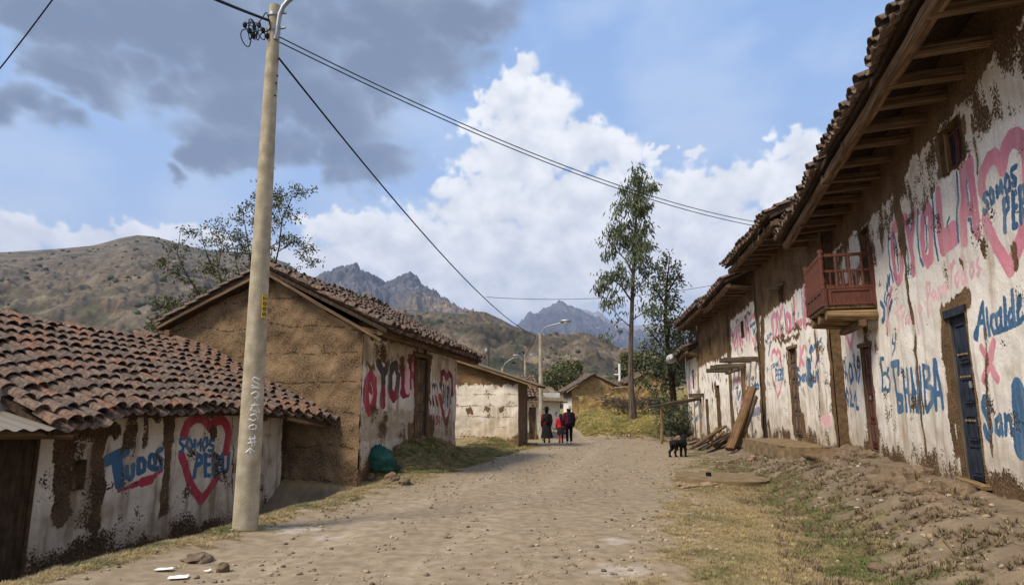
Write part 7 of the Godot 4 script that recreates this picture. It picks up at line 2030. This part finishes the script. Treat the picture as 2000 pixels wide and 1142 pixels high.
# bones of a walking figure seen from behind; local: +z towards the viewer, facing -z
func figure(H: float, step: float, arm_bend := 0.25) -> Dictionary:
	var k := H / 1.65
	var V := func(x, y, z): return Vector3(x, y, z) * k
	var o := {}
	o.head = [[V.call(0, 1.56, 0.01), V.call(0, 1.5, -0.02), 0.095 * k, 0.085 * k], [V.call(0, 1.475, -0.05), V.call(0, 1.45, -0.06), 0.06 * k, 0.05 * k], [V.call(0, 1.51, -0.1), V.call(0, 1.49, -0.115), 0.018 * k, 0.02 * k], [V.call(-0.09, 1.53, 0), V.call(-0.095, 1.5, 0), 0.022 * k, 0.018 * k], [V.call(0.09, 1.53, 0), V.call(0.095, 1.5, 0), 0.022 * k, 0.018 * k], [V.call(0, 1.46, 0.01), V.call(0, 1.36, 0.01), 0.052 * k, 0.06 * k]]
	o.torso = [[V.call(-0.13, 1.32, 0.01), V.call(0.13, 1.32, 0.01), 0.075 * k, 0.075 * k], [V.call(0, 1.27, 0), V.call(0, 1.05, 0), 0.15 * k, 0.135 * k, Vector3(0.85, 1, 1.15)], [V.call(-0.06, 0.93, 0), V.call(0.06, 0.93, 0), 0.13 * k, 0.13 * k]]
	o.arms = []
	for s in [-1, 1]:
		var sw: float = step * 0.5 * s
		o.arms.append_array([[V.call(0.19 * s, 1.31, 0.01), V.call(0.235 * s, 1.06, 0.03 + sw * 0.3), 0.058 * k, 0.046 * k], [V.call(0.235 * s, 1.06, 0.03 + sw * 0.3), V.call(0.23 * s, 0.85, -0.06 + sw * 0.5 - arm_bend * 0.2), 0.044 * k, 0.034 * k]])
	o.hands = []
	for s in [-1, 1]:
		var sw: float = step * 0.5 * s
		var w: Vector3 = V.call(0.23 * s, 0.85, -0.06 + sw * 0.5 - arm_bend * 0.2)
		o.hands.append([w, w + V.call(0, -0.07, -0.01), 0.032 * k, 0.034 * k])
		for f in 4: o.hands.append([w + V.call(0.0, -0.075, -0.03 + f * 0.02), w + V.call(-0.012 * s, -0.145 + absf(f - 1.5) * 0.01, -0.035 + f * 0.018), 0.0105 * k, 0.009 * k])
		o.hands.append([w + V.call(-0.01 * s, -0.03, -0.03), w + V.call(-0.03 * s, -0.085, -0.055), 0.012 * k, 0.01 * k])
	o.legs = []
	o.feet = []
	for s in [-1, 1]:
		var f: float = step * s
		var hip: Vector3 = V.call(0.09 * s, 0.9, 0); var kn: Vector3 = V.call(0.095 * s, 0.5, -0.06 - f * 0.45); var an: Vector3 = V.call(0.095 * s, 0.09 + maxf(-f, 0) * 0.1, 0.03 - f * 0.9)
		o.legs.append_array([[hip, kn, 0.088 * k, 0.058 * k], [kn, an, 0.056 * k, 0.038 * k]])
		o.feet.append_array([[an + V.call(0, -0.03, 0.02), an + V.call(0, -0.055, -0.12), 0.04 * k, 0.034 * k]])
	return o
func put(g: Geo, at_: Vector3, turn: float) -> Geo:
	var o := Geo.new()
	o.append(g, Transform3D(Basis(Vector3.UP, turn), at_))
	return o
func people():
	var skin := smat(Color8(128, 84, 62), 0.6)
	var dark := smat(Color8(30, 27, 29), 0.95); var black := smat(Color8(20, 19, 20), 0.9)
	var maroon := smat(Color8(92, 26, 42), 0.95); var red := smat(Color8(176, 40, 48), 0.95); var hair := smat(Color8(20, 17, 16), 0.6)
	var white := smat(Color8(224, 220, 212), 0.9)
	var skirt_of := func(H: float, top: float, bot: float, r0: float, r1: float) -> Geo:
		var g := Geo.new()
		var k := H / 1.65
		var P := PackedVector3Array()
		for j in 7:
			var t := j / 6.0
			for i in 33:
				var an := TAU * (i % 32) / 32.0
				var rr := lerpf(r0, r1, pow(t, 0.8)) * (1.0 + 0.06 * t * sin(an * 9.0)) * k
				P.append(Vector3(cos(an) * rr, lerpf(top, bot, t) * k, sin(an) * rr * 0.85))
		var base := g.v.size()
		for q in P: g.vert(q, Vector3(q.x, 0.15 * k, q.z).normalized(), Vector2.ZERO)
		for j in 6:
			for i in 32:
				var a := base + j * 33 + i
				g.ix.append_array(PackedInt32Array([a, a + 33, a + 34, a, a + 34, a + 1]))
		return g
	var hat := func(c: Vector3, k: float, brim: float) -> Geo:
		var g := Geo.new()
		g.lathe(c, Vector3(0.03, 1, 0.08).normalized(), [[0.0, 0.09 * k], [-0.012, brim * k], [-0.004, (brim + 0.01) * k], [0.012, 0.11 * k], [0.09, 0.1 * k], [0.12, 0.085 * k], [0.13, 0.02 * k]], 20)
		return g
	# in the dark dress and hat
	var a := at(1068, 856, 31.2); a.y = gy(a.x, a.z)
	var f := figure(1.6, -0.16)
	var p := thing("person", "person in dark hat, dark maroon jacket and long black skirt walking beside the lamp post", "person", a)
	part(p, "body", put(field_mesh(f.head + f.torso + f.arms + f.hands + f.legs + f.feet, 0.022), a, 0.1), skin)
	part(p, "jacket", put(field_mesh(f.torso + f.arms, 0.024, 0.022), a, 0.1), maroon)
	part(p, "shawl", put(field_mesh([[Vector3(-0.12, 1.3, 0.05), Vector3(0.12, 1.3, 0.05), 0.08, 0.08], [Vector3(0, 1.22, 0.1), Vector3(0.02, 0.98, 0.12), 0.13, 0.12], [Vector3(-0.1, 1.15, 0.08), Vector3(0.12, 1.0, 0.08), 0.12, 0.12]], 0.025), a, 0.1), dark)
	part(p, "skirt", put(skirt_of.call(1.6, 1.02, 0.24, 0.15, 0.3), a, 0.1), black)
	part(p, "hair", put(field_mesh([[Vector3(0, 1.52, 0.03), Vector3(0, 1.44, 0.05), 0.098, 0.07]], 0.022), a, 0.1), hair)
	part(p, "hat", put(hat.call(Vector3(0, 1.58, 0.0), 1.0, 0.19), a, 0.1), dark)
	part(p, "shoes", put(field_mesh(f.feet, 0.02, 0.012), a, 0.1), black)
	# child in red
	a = at(1096, 864, 30.2); a.y = gy(a.x, a.z)
	f = figure(1.33, 0.2)
	p = thing("person", "child in red jersey and dark skirt with long dark hair walking between two grown ups", "person", a)
	part(p, "body", put(field_mesh(f.head + f.torso + f.arms + f.hands + f.legs + f.feet, 0.02), a, 0.0), skin)
	part(p, "jersey", put(field_mesh(f.torso + f.arms, 0.022, 0.02), a, 0.0), red)
	part(p, "skirt", put(skirt_of.call(1.33, 0.98, 0.5, 0.16, 0.25), a, 0.0), dark)
	part(p, "socks", put(field_mesh([f.legs[1], f.legs[3]], 0.02, 0.012), a, 0.0), red)
	part(p, "shoes", put(field_mesh(f.feet, 0.018, 0.012), a, 0.0), black)
	part(p, "hair", put(field_mesh([[Vector3(0, 1.26, 0.02), Vector3(0, 1.2, 0.03), 0.088, 0.08], [Vector3(0, 1.18, 0.07), Vector3(0.05, 0.82, 0.13), 0.07, 0.05]], 0.02), a, 0.0), hair)
	# in the white hat
	a = at(1112, 866, 29.4); a.y = gy(a.x, a.z)
	f = figure(1.62, 0.1)
	p = thing("person", "person in white hat, dark plum jacket and black trousers walking at the red child's side", "person", a)
	part(p, "body", put(field_mesh(f.head + f.torso + f.arms + f.hands + f.legs + f.feet, 0.022), a, 0.0), skin)
	part(p, "jacket", put(field_mesh(f.torso + f.arms, 0.024, 0.026), a, 0.0), smat(Color8(78, 22, 48), 0.95))
	part(p, "shawl", put(field_mesh([[Vector3(0.02, 1.34, 0.06), Vector3(0.16, 1.3, 0.04), 0.07, 0.07], [Vector3(0.07, 1.28, 0.1), Vector3(0.1, 0.92, 0.12), 0.12, 0.14], [Vector3(0.2, 1.25, 0.02), Vector3(0.22, 0.95, 0.04), 0.07, 0.07]], 0.025), a, 0.0), black)
	part(p, "trousers", put(field_mesh([f.torso[2]] + f.legs, 0.022, 0.016), a, 0.0), black)
	part(p, "shoes", put(field_mesh(f.feet, 0.018, 0.012), a, 0.0), white)
	part(p, "hair", put(field_mesh([[Vector3(0, 1.52, 0.03), Vector3(0, 1.4, 0.05), 0.098, 0.085]], 0.022), a, 0.0), hair)
	part(p, "hat", put(hat.call(Vector3(0, 1.56, 0.0), 1.0, 0.185), a, 0.0), white)
func animals():
	# black dog, seen from behind on its flank, head turned away
	var d0 := on_ground(1326, 892)
	var B := func(x, y, z): return Vector3(x, y, z)
	var bones := [[B.call(-0.2, 0.44, 0), B.call(0.02, 0.43, 0), 0.095, 0.1], [B.call(0.02, 0.43, 0), B.call(0.2, 0.43, 0), 0.1, 0.125], [B.call(0.18, 0.46, 0), B.call(0.26, 0.56, -0.02), 0.1, 0.07], [B.call(0.26, 0.56, -0.02), B.call(0.29, 0.63, -0.04), 0.068, 0.062],
		[B.call(0.29, 0.64, -0.05), B.call(0.3, 0.645, -0.1), 0.068, 0.062], [B.call(0.31, 0.62, -0.13), B.call(0.34, 0.595, -0.22), 0.04, 0.03], [B.call(0.23, 0.66, -0.04), B.call(0.2, 0.63, -0.02), 0.026, 0.016], [B.call(0.35, 0.66, -0.06), B.call(0.385, 0.63, -0.05), 0.026, 0.016]]
	for s in [-1, 1]:
		var z: float = 0.065 * s
		var f: float = 0.04 * s
		bones.append_array([[B.call(-0.2, 0.42, z), B.call(-0.16 + f, 0.27, z), 0.075, 0.045], [B.call(-0.16 + f, 0.27, z), B.call(-0.25 + f * 1.5, 0.17, z), 0.036, 0.024], [B.call(-0.25 + f * 1.5, 0.17, z), B.call(-0.235 + f * 1.8, 0.02, z), 0.022, 0.02], [B.call(-0.235 + f * 1.8, 0.018, z), B.call(-0.19 + f * 1.8, 0.014, z), 0.02, 0.018]])
		bones.append_array([[B.call(0.18, 0.4, z), B.call(0.2 + f, 0.24, z), 0.06, 0.032], [B.call(0.2 + f, 0.24, z), B.call(0.19 + f, 0.03, z), 0.03, 0.021], [B.call(0.19 + f, 0.018, z), B.call(0.235 + f, 0.014, z), 0.022, 0.019]])
	bones.append_array([[B.call(-0.27, 0.46, 0), B.call(-0.31, 0.36, 0.01), 0.024, 0.018], [B.call(-0.31, 0.36, 0.01), B.call(-0.31, 0.24, 0.02), 0.018, 0.01]])
	var g := field_mesh(bones, 0.014, 0.014)
	var p := thing("dog", "black dog standing on the dirt with its head turned away from the road", "dog", d0)
	part(p, "body", put(g, d0, 0.42), smat(Color8(20, 19, 19), 0.75))
	# small brown and white dog far up the road
	var d1 := on_ground(1228, 856)
	bones = [[B.call(-0.08, 0.19, 0), B.call(0.08, 0.19, 0), 0.055, 0.062], [B.call(0.09, 0.21, 0), B.call(0.14, 0.28, 0), 0.045, 0.04], [B.call(0.14, 0.29, 0), B.call(0.17, 0.29, 0), 0.048, 0.04], [B.call(0.18, 0.28, 0), B.call(0.22, 0.27, 0), 0.024, 0.018], [B.call(0.14, 0.33, 0.03), B.call(0.13, 0.36, 0.035), 0.016, 0.008], [B.call(0.14, 0.33, -0.03), B.call(0.13, 0.36, -0.035), 0.016, 0.008], [B.call(-0.12, 0.22, 0), B.call(-0.17, 0.3, 0), 0.016, 0.01]]
	for s in [-1, 1]:
		var z: float = 0.035 * s
		bones.append_array([[B.call(-0.08, 0.18, z), B.call(-0.07, 0.11, z), 0.036, 0.024], [B.call(-0.07, 0.11, z), B.call(-0.1, 0.08, z), 0.02, 0.014], [B.call(-0.1, 0.08, z), B.call(-0.09, 0.01, z), 0.013, 0.013], [B.call(0.08, 0.17, z), B.call(0.085, 0.01, z), 0.024, 0.013]])
	p = thing("dog", "small brown and white dog far up the road before the grassy bank", "dog", d1)
	g = field_mesh(bones, 0.014)
	for i in g.v.size():
		var q := g.v[i]
		g.c[i] = Color(0.5, 0.45, 0.38) if (q.x > 0.02 and q.y < 0.22) or q.y < 0.1 else Color(0.16, 0.1, 0.06)
	part(p, "body", put(g, d1, -1.0), vcol(smat(Color.WHITE, 0.9)))

# ---------------------------------------------------------------- the scene
func _ready():
	var cam := Camera3D.new()
	cam.name = "camera"
	cam.fov = rad_to_deg(2.0 * atan(571.0 / FPX))
	cam.near = 0.1; cam.far = 30000.0
	add_child(cam)
	cam.position = EYE
	cam.rotation = Vector3(PITCH, 0, 0)
	cam.current = true
	var env := Environment.new()
	env.background_mode = Environment.BG_SKY
	env.sky = Sky.new()
	env.sky.sky_material = make_sky()
	env.background_energy_multiplier = 0.92
	env.tonemap_mode = Environment.TONE_MAPPER_LINEAR
	env.tonemap_exposure = 1.4
	env.sdfgi_enabled = true; env.ssao_enabled = true; env.ssil_enabled = true
	env.fog_enabled = true
	env.fog_density = 0.00007
	env.fog_light_color = Color(0.66, 0.75, 0.92)
	var we := WorldEnvironment.new()
	we.name = "world_environment"; we.environment = env
	add_child(we)
	var sun := DirectionalLight3D.new()
	sun.name = "sun"
	sun.light_energy = 1.2
	sun.light_color = Color(1.0, 0.95, 0.87)
	sun.light_angular_distance = 16.0
	sun.shadow_enabled = true
	add_child(sun)
	sun.look_at_from_position(Vector3(-7.0, 10.0, 5.0), Vector3.ZERO)
	rng.seed = 1
	nz.seed = 3; nz.frequency = 1.0; nz.fractal_octaves = 3; nz.noise_type = FastNoiseLite.TYPE_SIMPLEX_SMOOTH
	nz2.seed = 8; nz2.frequency = 0.7; nz2.fractal_octaves = 3; nz2.noise_type = FastNoiseLite.TYPE_SIMPLEX_SMOOTH
	var t0 := Time.get_ticks_msec()
	make_materials()
	make_tile()
	print("materials ", Time.get_ticks_msec() - t0)
	make_ground()
	make_mountains()
	print("land ", Time.get_ticks_msec() - t0)
	houses_right()
	print("right ", Time.get_ticks_msec() - t0)
	houses_left()
	houses_far()
	print("left ", Time.get_ticks_msec() - t0)
	poles()
	trees()
	props()
	print("props ", Time.get_ticks_msec() - t0)
	people()
	animals()
	print("people ", Time.get_ticks_msec() - t0)
	ground_cover()
	print("cover ", Time.get_ticks_msec() - t0)
